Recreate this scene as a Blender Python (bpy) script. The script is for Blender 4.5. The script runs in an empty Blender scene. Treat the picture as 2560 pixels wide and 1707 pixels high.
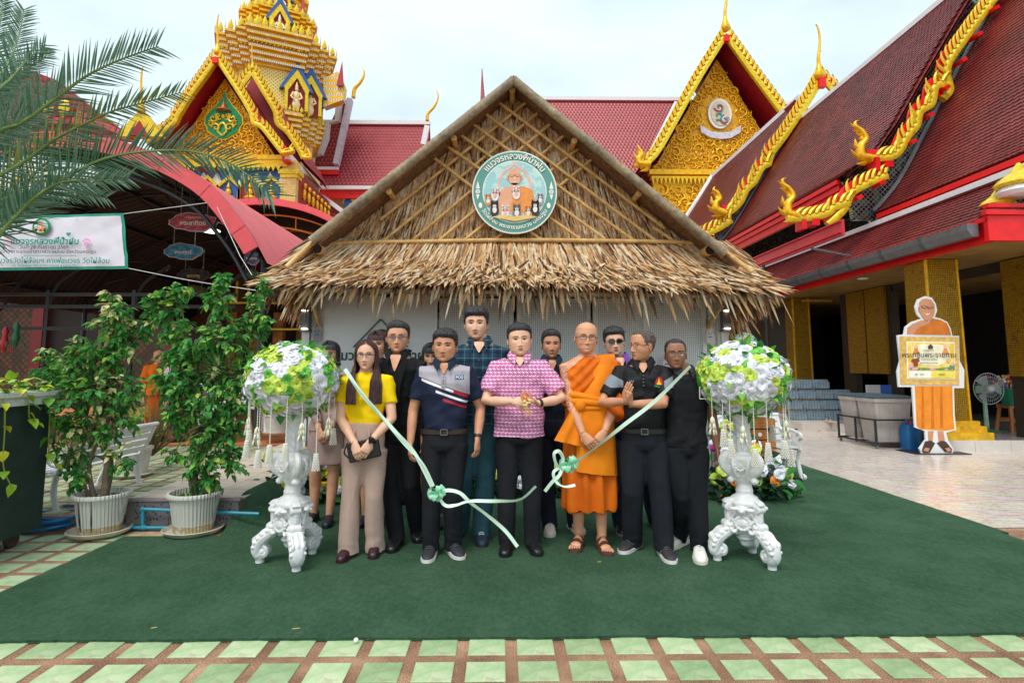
import bpy, math, random, bmesh
import numpy as np
from mathutils import Vector, Matrix, noise as mnoise
random.seed(7); rng = np.random.default_rng(7)
PI = math.pi
S = bpy.context.scene; COL = S.collection
# ---------------------------------------------------------------- camera, sky, sun, exposure
FPX, PPX, PPY, VPX, HOR, CAMH = 1430.0, 1280.0, 770.0, 1258.0, 915.0, 1.42
PITCH = math.atan((HOR - PPY) / FPX); YAW = math.atan((PPX - VPX) / FPX)
cam = bpy.data.objects.new('camera', bpy.data.cameras.new('camera')); COL.objects.link(cam); S.camera = cam
cam.location = (0, 0, CAMH); cam.rotation_euler = (PI / 2 + PITCH, 0, -YAW)
cam.data.sensor_width = 36; cam.data.lens = 36 * FPX / 2560; cam.data.shift_y = -(853.5 - PPY) / 2560
cam.data.clip_start = .05; cam.data.clip_end = 2000
SUN_EL, SUN_AZ = math.radians(58), math.radians(205)      # high sun behind thin cloud, behind the camera's left shoulder
W = bpy.data.worlds.new('World'); S.world = W; W.use_nodes = True
nt = W.node_tree; nt.nodes.clear()
sky = nt.nodes.new('ShaderNodeTexSky'); sky.sky_type = 'NISHITA'; sky.sun_disc = False
sky.sun_elevation = SUN_EL; sky.sun_rotation = SUN_AZ; sky.air_density = 1.0; sky.dust_density = .6; sky.ozone_density = 1.5
tc = nt.nodes.new('ShaderNodeTexCoord'); mp = nt.nodes.new('ShaderNodeMapping'); mp.inputs['Scale'].default_value = (1, 1, 2.6)
nz = nt.nodes.new('ShaderNodeTexNoise'); nz.inputs['Scale'].default_value = 2.0; nz.inputs['Detail'].default_value = 7; nz.inputs['Roughness'].default_value = .55
rp = nt.nodes.new('ShaderNodeValToRGB'); rp.color_ramp.elements[0].position = .30; rp.color_ramp.elements[1].position = .62
rp.color_ramp.elements[0].color = (.68, .68, .68, 1); rp.color_ramp.elements[1].color = (1, 1, 1, 1)
mx = nt.nodes.new('ShaderNodeMix'); mx.data_type = 'RGBA'; mx.inputs['B'].default_value = (6.4, 7.55, 7.8, 1)
bg = nt.nodes.new('ShaderNodeBackground'); bg.inputs['Strength'].default_value = .10
wo = nt.nodes.new('ShaderNodeOutputWorld'); L = nt.links.new
L(tc.outputs['Generated'], mp.inputs['Vector']); L(mp.outputs['Vector'], nz.inputs['Vector']); L(nz.outputs['Fac'], rp.inputs['Fac'])
L(rp.outputs['Color'], mx.inputs['Factor']); L(sky.outputs['Color'], mx.inputs['A']); L(mx.outputs['Result'], bg.inputs['Color']); L(bg.outputs['Background'], wo.inputs['Surface'])
sl = bpy.data.lights.new('sun', 'SUN'); sl.energy = 1.5; sl.angle = math.radians(25); sl.color = (1, .93, .83)
so = bpy.data.objects.new('sun', sl); COL.objects.link(so)
_d = Vector((math.sin(SUN_AZ) * math.cos(SUN_EL), math.cos(SUN_AZ) * math.cos(SUN_EL), math.sin(SUN_EL)))
so.rotation_euler = (-_d).to_track_quat('-Z', 'Y').to_euler(); so.location = (0, 0, 40)
S.view_settings.view_transform = 'Standard'; S.view_settings.look = 'None'; S.view_settings.exposure = .60; S.view_settings.gamma = 1
S.view_settings.use_curve_mapping = False
S.cycles.max_bounces = 6; S.cycles.diffuse_bounces = 4; S.cycles.transparent_max_bounces = 8
# ---------------------------------------------------------------- pixels of the photograph -> points at a real distance
_fw = np.array([math.sin(YAW) * math.cos(PITCH), math.cos(YAW) * math.cos(PITCH), math.sin(PITCH)])
_rt = np.array([math.cos(YAW), -math.sin(YAW), 0.0]); _up = np.cross(_rt, _fw)
def ray(px, py):
    return _fw + _rt * (px - PPX) / FPX + _up * (PPY - py) / FPX
def at(px, py, Y):
    d = ray(px, py); return Vector(d * (Y / d[1])) + Vector((0, 0, CAMH))
def G(px, py, z=0.0):
    d = ray(px, py); t = (z - CAMH) / d[2]; return Vector((d[0] * t, d[1] * t, z))
# ---------------------------------------------------------------- materials
def c(r, g=None, b=None):
    if isinstance(r, (tuple, list)): r, g, b = r
    f = lambda u: (u / 255 / 12.92) if u <= 10 else ((u / 255 + .055) / 1.055) ** 2.4
    return (f(r), f(g), f(b), 1)
class E:
    """a shader value that can be written as arithmetic"""
    def __init__(s, t, k): s.t, s.k = t, k
    def _m(s, op, b=None, cc=None):
        n = s.t.nodes.new('ShaderNodeMath'); n.operation = op
        for i, v in enumerate((s, b, cc)):
            if v is None: continue
            if isinstance(v, E): s.t.links.new(v.k, n.inputs[i])
            else: n.inputs[i].default_value = v
        return E(s.t, n.outputs[0])
    def __add__(s, b): return s._m('ADD', b)
    __radd__ = __add__
    def __sub__(s, b): return s._m('SUBTRACT', b)
    def __rsub__(s, b): return (s * -1) + b
    def __mul__(s, b): return s._m('MULTIPLY', b)
    __rmul__ = __mul__
    def __truediv__(s, b): return s._m('DIVIDE', b)
    def __gt__(s, b): return s._m('GREATER_THAN', b)
    def __lt__(s, b): return s._m('LESS_THAN', b)
    def fr(s): return s._m('FRACT')
    def fl(s): return s._m('FLOOR')
    def sin(s): return s._m('SINE')
    def abs(s): return s._m('ABSOLUTE')
    def sqrt(s): return s._m('SQRT')
    def mx(s, b): return s._m('MAXIMUM', b)
    def mn(s, b): return s._m('MINIMUM', b)
    def clamp(s): return s.mx(0.0).mn(1.0)
    def inside(s, a, b): return (s > a) * (s < b)
class Gx:
    def __init__(s, m):
        s.t = m.node_tree; s.n = s.t.nodes
        s.tc = s.n.new('ShaderNodeTexCoord'); s.vec = s.tc.outputs['Object']
        sp = s.n.new('ShaderNodeSeparateXYZ'); s.t.links.new(s.vec, sp.inputs[0])
        s.x, s.y, s.z = (E(s.t, o) for o in sp.outputs)
    def noise(s, scale, detail=4, sc=(1, 1, 1), rough=.6):
        n = s.n.new('ShaderNodeTexNoise'); n.inputs['Scale'].default_value = scale; n.inputs['Detail'].default_value = detail; n.inputs['Roughness'].default_value = rough
        if sc != (1, 1, 1):
            q = s.n.new('ShaderNodeMapping'); q.inputs['Scale'].default_value = sc; s.t.links.new(s.vec, q.inputs['Vector']); s.t.links.new(q.outputs[0], n.inputs['Vector'])
        else: s.t.links.new(s.vec, n.inputs['Vector'])
        return E(s.t, n.outputs['Fac'])
    def vor(s, scale, out='Distance', feature='F1', sc=(1, 1, 1)):
        n = s.n.new('ShaderNodeTexVoronoi'); n.inputs['Scale'].default_value = scale; n.feature = feature
        q = s.n.new('ShaderNodeMapping'); q.inputs['Scale'].default_value = sc; s.t.links.new(s.vec, q.inputs['Vector']); s.t.links.new(q.outputs[0], n.inputs['Vector'])
        return E(s.t, n.outputs[out])
    def rnd(s):
        return E(s.t, s.n.new('ShaderNodeObjectInfo').outputs['Random'])
    def mix(s, f, a, b, mode='MIX'):
        n = s.n.new('ShaderNodeMix'); n.data_type = 'RGBA'; n.blend_type = mode
        for key, v in (('Factor', f), ('A', a), ('B', b)):
            if isinstance(v, E): s.t.links.new(v.k, n.inputs[key])
            elif key == 'Factor': n.inputs[key].default_value = v
            else: n.inputs[key].default_value = v
        return E(s.t, n.outputs['Result'])
    def ramp(s, f, stops):
        n = s.n.new('ShaderNodeValToRGB'); r = n.color_ramp
        while len(r.elements) < len(stops): r.elements.new(.5)
        for e, (p, col) in zip(r.elements, stops): e.position = p; e.color = col
        s.t.links.new(f.k, n.inputs[0]); return E(s.t, n.outputs[0])
MATS = {}
def M(name, col, rough=.6, metal=0.0, var=.12, vs=6.0, bump=0.0, bs=60.0, rv=0.0, f=None, hf=None, spec=.5, emit=0, trans=0, alpha=None, sheen=0, bd=.02, sss=0, tl=0):
    """procedural material: base colour with noise variation (or f(g) -> colour), bump from noise (or hf(g) -> height)"""
    if name in MATS: return MATS[name]
    m = bpy.data.materials.new(name); m.use_nodes = True; MATS[name] = m
    b = m.node_tree.nodes['Principled BSDF']; g = Gx(m); lk = m.node_tree.links.new
    b.inputs['Roughness'].default_value = rough; b.inputs['Metallic'].default_value = metal; b.inputs['Specular IOR Level'].default_value = spec
    if f: k = f(g)
    else:
        n = g.noise(vs, 4)
        lo = tuple(v * (1 - var * 1.6) for v in col[:3]) + (1,); hi = tuple(min(1, v * (1 + var * 1.4)) for v in col[:3]) + (1,)
        k = g.ramp(n, [(.28, lo), (.72, hi)])
    if rv:
        q = g.rnd() * (2 * rv) + (1 - rv); h = g.n.new('ShaderNodeHueSaturation'); lk(k.k, h.inputs['Color']); lk(q.k, h.inputs['Value']); k = E(m.node_tree, h.outputs[0])
    lk(k.k, b.inputs['Base Color'])
    if emit: lk(k.k, b.inputs['Emission Color']); b.inputs['Emission Strength'].default_value = emit
    if bump:
        bn = g.n.new('ShaderNodeBump'); bn.inputs['Strength'].default_value = bump; bn.inputs['Distance'].default_value = bd
        hh = hf(g) if hf else g.noise(bs, 5)
        lk(hh.k, bn.inputs['Height']); lk(bn.outputs[0], b.inputs['Normal'])
    if trans: b.inputs['Transmission Weight'].default_value = trans
    if sss: b.inputs['Subsurface Weight'].default_value = sss; b.inputs['Subsurface Scale'].default_value = .02; b.inputs['Subsurface Radius'].default_value = (1, .35, .2)
    if sheen: b.inputs['Sheen Weight'].default_value = sheen
    if tl:
        tr = g.n.new('ShaderNodeBsdfTranslucent'); lk(k.k, tr.inputs['Color']); ms = g.n.new('ShaderNodeMixShader'); ms.inputs[0].default_value = tl; lk(b.outputs[0], ms.inputs[1]); lk(tr.outputs[0], ms.inputs[2]); lk(ms.outputs[0], g.n['Material Output'].inputs['Surface'])
    if alpha is not None:
        if callable(alpha): lk(alpha(g).k, b.inputs['Alpha'])
        else: b.inputs['Alpha'].default_value = alpha
    return m
# ---------------------------------------------------------------- meshes
def rotz(a): return Matrix.Rotation(a, 4, 'Z')
def TR(x, y, z): return Matrix.Translation((x, y, z))
def frame(o, x, y, z): return Matrix(((x[0], y[0], z[0], o[0]), (x[1], y[1], z[1], o[1]), (x[2], y[2], z[2], o[2]), (0, 0, 0, 1)))
def aim(o, d, up=(0, 0, 1)):
    """frame at o whose Z runs along d"""
    z = Vector(d).normalized(); u = Vector(up)
    if abs(z.dot(u.normalized())) > .98: u = Vector((0, 1, 0))
    x = u.cross(z).normalized(); y = z.cross(x); return frame(Vector(o), x, y, z)
class MB:
    def __init__(s): s.v, s.f, s.m = [], [], []; s.n = 0
    def add(s, v, f, mi=0, T=None):
        v = np.asarray(v, float).reshape(-1, 3)
        if T is not None: A = np.array(T); v = v @ A[:3, :3].T + A[:3, 3]
        k = s.n; s.v.append(v); s.n += len(v)
        s.f += [tuple(i + k for i in q) for q in f]
        s.m += list(mi) if isinstance(mi, (list, np.ndarray)) else [mi] * len(f)
        return s
    def box(s, cn, sz, mi=0, T=None, taper=1.0):
        x, y, z = (q / 2 for q in sz); t = taper
        v = [(-x, -y, -z), (x, -y, -z), (x, y, -z), (-x, y, -z), (-x * t, -y * t, z), (x * t, -y * t, z), (x * t, y * t, z), (-x * t, y * t, z)]
        v = [(a + cn[0], b + cn[1], d + cn[2]) for a, b, d in v]
        return s.add(v, [(3, 2, 1, 0), (4, 5, 6, 7), (0, 1, 5, 4), (1, 2, 6, 5), (2, 3, 7, 6), (3, 0, 4, 7)], mi, T)
    def bar(s, a, b, w, h, mi=0, up=(0, 0, 1)):
        a, b = Vector(a), Vector(b); T = aim(a, b - a, up); return s.box((0, 0, (b - a).length / 2), (w, h, (b - a).length), mi, T)
    def loft(s, rings, mi=0, caps=True, closed=True, T=None):
        rings = [np.asarray(r, float) for r in rings]; n = len(rings[0]); f = []
        for i in range(len(rings) - 1):
            for j in range(n if closed else n - 1):
                k = (j + 1) % n; f.append((i * n + j, i * n + k, (i + 1) * n + k, (i + 1) * n + j))
        if caps and closed:
            f.append(tuple(range(n - 1, -1, -1))); q = (len(rings) - 1) * n; f.append(tuple(q + j for j in range(n)))
        return s.add(np.concatenate(rings), f, mi, T)
    def tube(s, pts, r, n=8, mi=0, caps=True, T=None, flat=1.0, up=None):
        P = np.array([tuple(p) for p in pts], float); k = len(P)
        R = np.full(k, r, float) if np.isscalar(r) else np.asarray(r, float)
        tn = np.gradient(P, axis=0); tn /= np.linalg.norm(tn, axis=1)[:, None] + 1e-12
        u = np.array(up if up is not None else ((0, 0, 1) if abs(tn[0][2]) < .9 else (1, 0, 0)), float); rings = []
        a = np.linspace(0, 2 * PI, n, endpoint=False)
        for i in range(k):
            u = u - tn[i] * (u @ tn[i]); u /= np.linalg.norm(u) + 1e-12; w = np.cross(tn[i], u)
            rings.append(P[i] + R[i] * (np.cos(a)[:, None] * u * flat + np.sin(a)[:, None] * w))
        return s.loft(rings, mi, caps, True, T)
    def lathe(s, prof, n=16, T=None, mi=0, caps=True):
        a = np.linspace(0, 2 * PI, n, endpoint=False)
        return s.loft([np.stack([r * np.cos(a), r * np.sin(a), np.full(n, z)], 1) for r, z in prof], mi, caps, True, T)
    def ball(s, cn, r, n=10, mi=0, T=None):
        r = (r, r, r) if np.isscalar(r) else r; h = max(4, n // 2 + 1)
        a = np.linspace(0, 2 * PI, n, endpoint=False); rings = []
        for t in np.linspace(.06, PI - .06, h): rings.append(np.stack([cn[0] + r[0] * np.sin(t) * np.cos(a), cn[1] + r[1] * np.sin(t) * np.sin(a), cn[2] - r[2] * np.cos(t) * np.ones(n)], 1))
        return s.loft(rings, mi, True, True, T)
    def prism(s, poly, d, mi=0, T=None, side=None):
        """polygon in XZ facing -Y, thickness d towards +Y"""
        n = len(poly); v = [(x, 0, z) for x, z in poly] + [(x, d, z) for x, z in poly]
        A = sum(poly[i][0] * poly[(i + 1) % n][1] - poly[(i + 1) % n][0] * poly[i][1] for i in range(n))
        o = list(range(n)) if A > 0 else list(range(n - 1, -1, -1))
        f = [tuple(o), tuple(n + i for i in reversed(o))]; f += [(o[i], n + o[i], n + o[(i + 1) % n], o[(i + 1) % n])[::-1] for i in range(n)]
        f = [f[0], f[1]] + [q[::-1] for q in f[2:]]
        return s.add(v, f, [mi, mi] + [mi if side is None else side] * n, T)
    def sheet(s, v, nu, nv, mi=0, T=None, wrap=False):
        f = []
        for i in range(nu - 1):
            for j in range(nv if wrap else nv - 1):
                k = (j + 1) % nv; f.append((i * nv + j, i * nv + k, (i + 1) * nv + k, (i + 1) * nv + j))
        return s.add(v, f, mi, T)
    def join(s, o, T=None, mi=None):
        if not o.n: return s
        return s.add(np.concatenate(o.v), o.f, o.m if mi is None else mi, T)
    def verts(s): return np.concatenate(s.v)
    def mesh(s, name, mats, smooth=35, off=(0, 0, 0)):
        me = bpy.data.meshes.new(name); v = s.verts() - np.array(off)
        me.from_pydata(v.tolist(), [], s.f)
        for m in (mats if isinstance(mats, (list, tuple)) else [mats]): me.materials.append(m)
        me.polygons.foreach_set('material_index', np.array(s.m, dtype=np.int32))
        if smooth is None: pass
        else:
            me.polygons.foreach_set('use_smooth', np.ones(len(s.f), bool))
            if smooth < 180: me.set_sharp_from_angle(angle=math.radians(smooth))
        me.update(); return me
    def build(s, name, mats, parent=None, smooth=35, world=True, base=None):
        if parent is not None: off = wloc(parent) if world else (0, 0, 0)
        else:
            v = s.verts(); off = base if base is not None else ((v[:, 0].min() + v[:, 0].max()) / 2, (v[:, 1].min() + v[:, 1].max()) / 2, v[:, 2].min())
        o = link(name, s.mesh(name, mats, smooth, off), parent)
        if parent is None: o.location = off
        return o
def link(name, data, parent=None, T=None):
    o = bpy.data.objects.new(name, data); COL.objects.link(o)
    if parent is not None: o.parent = parent
    if T is not None: o.matrix_local = T
    return o
def wloc(o):
    p = Vector((0, 0, 0))
    while o is not None: p = p + o.location; o = o.parent
    return tuple(p)
def tag(o, label, cat, group=None, kind=None):
    o['label'] = label; o['category'] = cat
    if group: o['group'] = group
    if kind: o['kind'] = kind
    return o
def thing(name, label, cat, loc=(0, 0, 0), rz=0.0, group=None):
    o = bpy.data.objects.new(name, None); COL.objects.link(o); o.location = loc; o.rotation_euler = (0, 0, rz); o.empty_display_size = .1
    return tag(o, label, cat, group)
def struct(o): o['kind'] = 'structure'; return o
def stuff(o): o['kind'] = 'stuff'; return o
def dup(root, loc=None, rz=None, label=None, group=None):
    r = root.copy(); COL.objects.link(r)
    if loc is not None: r.location = loc
    if rz is not None: r.rotation_euler = (0, 0, rz)
    if label: r['label'] = label
    if group: r['group'] = group
    for ch in list(root.children):
        k = ch.copy(); COL.objects.link(k); k.parent = r
        for g in ch.children:
            d = g.copy(); COL.objects.link(d); d.parent = k
    return r
def pieces(name, protos, mats, items, parent, limit=300, smooth=60, rest=None):
    """items = [(proto index, local matrix)]: the first `limit` as objects sharing mesh data, the rest joined into one part"""
    ms = [p.mesh(name, mats, smooth) for p in protos]
    for k, T in items[:limit]: link(name, ms[k], parent, T)
    if len(items) > limit:
        q = MB()
        for k, T in items[limit:]: q.join(protos[k], T)
        o = q.build(rest or name + '_mass', mats, parent, smooth, world=False); stuff(o)
def text(body, size, T, mat, parent, name='lettering', depth=.003, bold=0.0, align='CENTER', bend=None, xs=1.0):
    """flat lettering in XZ facing -Y; bend=(radius, sign) wraps it along a circle"""
    cu = bpy.data.curves.new(name, 'FONT'); cu.body = body; cu.size = size; cu.extrude = depth; cu.align_x = align; cu.align_y = 'CENTER'; cu.resolution_u = 3; cu.offset = bold
    o = bpy.data.objects.new('tmp', cu); COL.objects.link(o)
    me = bpy.data.meshes.new_from_object(o.evaluated_get(bpy.context.evaluated_depsgraph_get())); bpy.data.objects.remove(o); bpy.data.curves.remove(cu)
    v = np.empty(len(me.vertices) * 3); me.vertices.foreach_get('co', v); v = v.reshape(-1, 3)
    x, z, y = v[:, 0] * xs, v[:, 1].copy(), -v[:, 2]
    if bend:
        R, sg = bend; a = x / R
        if sg > 0: x, z = (R + z) * np.sin(a), (R + z) * np.cos(a)
        else: x, z = (R - z) * np.sin(a), -(R - z) * np.cos(a)
    w = np.stack([x, y, z], 1); A = np.array(T); w = w @ A[:3, :3].T + A[:3, 3] - np.array(wloc(parent))
    me.vertices.foreach_set('co', w.ravel()); me.materials.clear(); me.materials.append(mat); me.update()
    return link(name, me, parent)
def remesh(mb, vox, smooth=3, name='tmp'):
    """voxel union of the shells in mb -> (verts, faces)"""
    me = mb.mesh(name, [], None); o = bpy.data.objects.new('tmp', me); COL.objects.link(o)
    r = o.modifiers.new('r', 'REMESH'); r.mode = 'VOXEL'; r.voxel_size = vox
    if smooth: q = o.modifiers.new('s', 'SMOOTH'); q.factor = .5; q.iterations = smooth
    m2 = bpy.data.meshes.new_from_object(o.evaluated_get(bpy.context.evaluated_depsgraph_get()))
    v = np.empty(len(m2.vertices) * 3); m2.vertices.foreach_get('co', v); f = [tuple(p.vertices) for p in m2.polygons]
    nn = np.empty(len(m2.vertices) * 3); m2.vertex_normals.foreach_get('vector', nn)
    bpy.data.objects.remove(o); bpy.data.meshes.remove(me); bpy.data.meshes.remove(m2)
    return v.reshape(-1, 3), f, nn.reshape(-1, 3)
def bez(pts, n=24):
    """Catmull-Rom through points"""
    P = np.array([tuple(p) for p in pts], float); P = np.vstack([2 * P[0] - P[1], P, 2 * P[-1] - P[-2]]); out = []
    k = len(P) - 3; per = max(2, n // k)
    for i in range(k):
        p0, p1, p2, p3 = P[i:i + 4]
        for t in np.linspace(0, 1, per, endpoint=False):
            out.append(.5 * ((2 * p1) + (-p0 + p2) * t + (2 * p0 - 5 * p1 + 4 * p2 - p3) * t * t + (-p0 + 3 * p1 - 3 * p2 + p3) * t ** 3))
    out.append(P[-2]); return np.array(out)
def circ(n, rx, rz=None, a0=0.0): rz = rz or rx; return [(rx * math.cos(a0 + 2 * PI * i / n), rz * math.sin(a0 + 2 * PI * i / n)) for i in range(n)]
# ---------------------------------------------------------------- shared materials
GROUT = M('pebble_concrete', c(150, 112, 88), .85, bump=.6, bs=220, f=lambda g: g.ramp(g.noise(160, 3) * .65 + g.noise(3, 3) * .35, [(.36, c(84, 58, 46)), (.5, c(158, 114, 88)), (.64, c(222, 184, 148))]))
GTILE = M('green_tile', c(150, 205, 140), .35, rv=.10, bump=.15, bs=30, f=lambda g: g.mix((g.noise(2.2, 6) > .60) * .35, g.ramp(g.noise(7, 5) * .7 + g.noise(45, 3) * .3 + (g.rnd() - .5) * .16, [(.28, c(134, 162, 116)), (.5, c(166, 190, 144)), (.72, c(200, 208, 174))]), c(150, 138, 112)))
GTILE2 = M('green_tile_dusty', c(150, 185, 140), .5, rv=.14, f=lambda g: g.ramp(g.noise(9, 5), [(.3, c(188, 190, 176)), (.5, c(168, 188, 154)), (.66, c(138, 176, 124))]))
WHITE = M('white_paint', c(232, 232, 230), .45, var=.04, bump=.05)
BLACKM = M('black_metal', c(34, 36, 40), .45, var=.15)
STEEL = M('grey_steel', c(120, 124, 128), .4, .6, var=.1)
GOLDP = M('gold_paint', c(236, 178, 24), .38, .25, var=.22, vs=9)
RED = M('red_lacquer', c(232, 10, 18), .4, var=.1)
WIRE = M('pale_cord', c(205, 205, 200), .7)
# ---------------------------------------------------------------- ground
g = MB(); g.sheet([(x, y, 0) for x in (-150, 150) for y in (-60, 400)], 2, 2)
ground = struct(g.build('ground', GROUT, None, None, base=(0, 0, 0)))
tb = MB(); p = [(-.0925, -.0865), (.0925, -.0865), (.0925, .0865), (-.0925, .0865)]
q = [(x * (1 - .005 / .09), y * (1 - .005 / .09)) for x, y in p]
tb.loft([[(x, y, .001) for x, y in p], [(x, y, .005) for x, y in p], [(x, y, .007) for x, y in q]], caps=True)
it = []
for k in range(-2, 3):
    for i in range(-17, 18):
        if k <= 1 or abs(i) > 11: it.append((0, TR(.1655 + i * .245, 2.8285 + k * .238, 0) @ rotz(random.uniform(-.006, .006))))
pieces('tile', [tb], [GTILE], it, ground, 300, 20)
it = []
for k in range(1, 10):
    for i in range(-22, -12):
        x, y = .1655 + i * .245, 2.8285 + k * .238
        if x < -3.18 and y < 5.12 and (k > 2 or i < -17): it.append((0, TR(x, y, 0) @ rotz(random.uniform(-.01, .01))))
for k in range(8, 10):
    for i in range(-12, -9): it.append((0, TR(.1655 + i * .245, 2.8285 + k * .238, 0)))
for k in range(5, 8):
    for i in range(18, 24): it.append((0, TR(.1655 + i * .245, 2.8285 + k * .238, 0)))
pieces('tile', [tb], [GTILE2], it, ground, 300, 20)
# kerb strip of sandy concrete at the carpet's left corner
kb = MB(); kb.sheet([(-3.2, 5.0, .006), (-3.2, 5.17, .006), (-2.2, 4.86, .006), (-2.2, 5.17, .006)], 2, 2)
struct(kb.build('kerb_strip', M('sandy_concrete', c(186, 160, 128), .85, var=.2, vs=14), ground, None))
# ---------------------------------------------------------------- marble floor on the right (pale stone-print tiles)
def stoneprint(g):
    a = g.noise(5, 6, (1, 3.2, 1)); b = g.vor(6, 'Color', 'F1', (1, 2.4, 1)); d = g.noise(26, 4, (1, 2, 1))
    k = g.ramp(a * .6 + d * .4, [(.33, c(150, 120, 108)), (.45, c(214, 190, 172)), (.55, c(228, 220, 214)), (.68, c(226, 190, 160))])
    return g.mix(.12, k, b)
MARB = M('stone_print_tile', c(215, 200, 190), .22, rv=.05, f=stoneprint)
mf = MB(); mf.sheet([(x, y, .004) for x in (4.2, 60) for y in (5.14, 60)], 2, 2)
marble = struct(mf.build('marble_floor', M('marble_grout', c(190, 180, 170), .7), None, None, base=(4.2, 5.14, .004)))
mt = MB(); mt.box((0, 0, .004), (.597, .597, .006))
it = [(0, TR(.3 + i * .6, .3 + j * .6, 0)) for j in range(0, 19) for i in range(0, 14) if -1 < i * .6 < 1.5 + j * 1.0]
pieces('tile', [mt], [MARB], it, marble, 300, 20)
bk = MB(); bk.sheet([(x, y, .008) for x in (-2.3, 4.2) for y in (9.0, 40)], 2, 2)
struct(bk.build('back_court', M('court_concrete', c(150, 140, 130), .7), None, None))
# ---------------------------------------------------------------- raised walkway and lower tiled terrace on the left
WALK = M('walk_stone', c(190, 170, 150), .5, rv=.06, bump=.2, bs=40, f=lambda g: g.mix(.3, g.ramp(g.noise(5, 6, (1, 2.6, 1)), [(.3, c(172, 156, 148)), (.46, c(226, 206, 188)), (.6, c(240, 226, 210)), (.72, c(232, 190, 160))]), g.ramp(g.vor(5, 'Distance', 'F1', (1, 2, 1)), [(.1, c(120, 108, 104)), (.5, c(214, 200, 186))])))
RISER = M('riser_tile', c(90, 84, 88), .5, rv=.1, f=lambda g: g.mix((g.vor(30, 'Distance') < .32), c(112, 106, 112), c(58, 54, 60)))
wk = MB(); wk.box((-2.80, 13.2, .125), (.98, 16, .25))
walk = struct(wk.build('walkway', M('walk_base', c(120, 112, 106), .8), None, None)); wb = wloc(walk)
ws = MB(); ws.box((0, 0, .003), (.331, .392, .008))
pieces('tile', [ws], [WALK], [(0, TR(-2.47 - i * .338 - wb[0], 5.43 + j * .4 - wb[1], .25)) for i in range(3) for j in range(34)], walk, 300, 20)
rt_ = MB(); rt_.box((0, 0, 0), (.296, .012, .236))
pieces('riser_tile', [rt_], [RISER], [(0, TR(-2.46 - i * .3 - wb[0], 5.193 - wb[1], .125)) for i in range(3)], walk, 300, 20)
ns = MB(); ns.box((-2.81, 5.2, .26), (1.03, .05, .022)); struct(ns.build('nosing', M('nosing_grey', c(140, 130, 132), .5), walk, 30))
tk = MB(); tk.box((-9.66, 13.2, .06), (12.66, 16, .12)); terr = struct(tk.build('tiled_terrace', GROUT, None, None)); wb = wloc(terr)
pieces('tile', [tb], [GTILE2], [(0, TR(-3.50 - i * .245 - wb[0], 5.36 + j * .238 - wb[1], .118)) for j in range(18) for i in range(16)], terr, 288, 20)
tc_ = MB(); tc_.sheet([(x, y, .124) for x in (-15.9, -3.34) for y in (9.7, 21)], 2, 2)
struct(tc_.build('terracotta_floor', M('terracotta', c(206, 128, 84), .5, var=.16, vs=5), terr, None))
# ---------------------------------------------------------------- green artificial turf laid in two lengths
TURF = M('turf', c(40, 92, 66), .95, bump=1.0, bs=420, bd=.03, spec=.15, f=lambda g: g.ramp(g.noise(520, 2) * .6 + g.noise(2.2, 5) * .22 + g.noise(40, 3, (1, .6, 1)) * .18, [(.36, c(52, 92, 64)), (.5, c(84, 127, 96)), (.64, c(128, 164, 134))]))
def carpet(x0, x1, y0, y1, seed, label):
    r = random.Random(seed); nx, ny = int((x1 - x0) / .06), int((y1 - y0) / .06); v = []
    for i in range(nx + 1):
        for j in range(ny + 1):
            x, y = x0 + (x1 - x0) * i / nx, y0 + (y1 - y0) * j / ny
            w = .012 * mnoise.noise((x * 1.3, y * 1.1, seed)); rp_ = max(0, min(1, (-2.02 - x) / .34)) * max(0, min(1, (y - 4.97) / .45)) if seed == 9 else 0; rp_ = .262 * rp_ * rp_ * (3 - 2 * rp_)
            w += .004 * mnoise.noise((x * 6, y * 6, seed))
            if j == 0: y += .016 * mnoise.noise((x * 2.1, 3, seed)) + r.uniform(-.004, .004)
            if i in (0, nx): x += .016 * mnoise.noise((1, y * 2.3, seed))
            edge = min(i, nx - i, j, ny - j)
            v.append((x, y, .020 + w * .45 * min(1, edge / 4) + rp_ + (.006 * mnoise.noise((x * 1.7, 5, seed)) if j == 0 else 0)))
    m = MB(); m.sheet(v, nx + 1, ny + 1)
    rim = [i * (ny + 1) for i in range(nx + 1)] + [nx * (ny + 1) + j for j in range(1, ny + 1)] + [i * (ny + 1) + ny for i in range(nx - 1, -1, -1)] + [j for j in range(ny - 1, 0, -1)]
    k = m.n; n = len(rim); m.add([(v[q][0], v[q][1], .004) for q in rim], [])
    m.f += [(rim[i], k + i, k + (i + 1) % n, rim[(i + 1) % n]) for i in range(n)]; m.m += [0] * n
    o = m.build('turf_carpet', TURF, None, 60); tag(o, label, 'carpet', 'lengths of artificial turf'); 
    f = MB(); 
    for _ in range(int((x1 - x0) * 260)):      # frayed tufts along the front edge
        x = r.uniform(x0, x1); y = y0 + .016 * mnoise.noise((x * 2.1, 3, seed)); h = r.uniform(.006, .018)
        f.add([(x - .002, y, .012), (x + .002, y, .012), (x + r.uniform(-.006, .006), y - r.uniform(.002, .014), .012 + h)], [(0, 1, 2)])
    stuff(f.build('turf_fringe', TURF, o, None)); return o
carpet(-3.13, 4.22, 3.135, 4.955, 3, 'wide length of dark green artificial turf in front, where the group stands')
carpet(-2.36, 4.28, 4.945, 9.1, 9, 'length of dark green artificial turf running back to the thatched hut')
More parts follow.
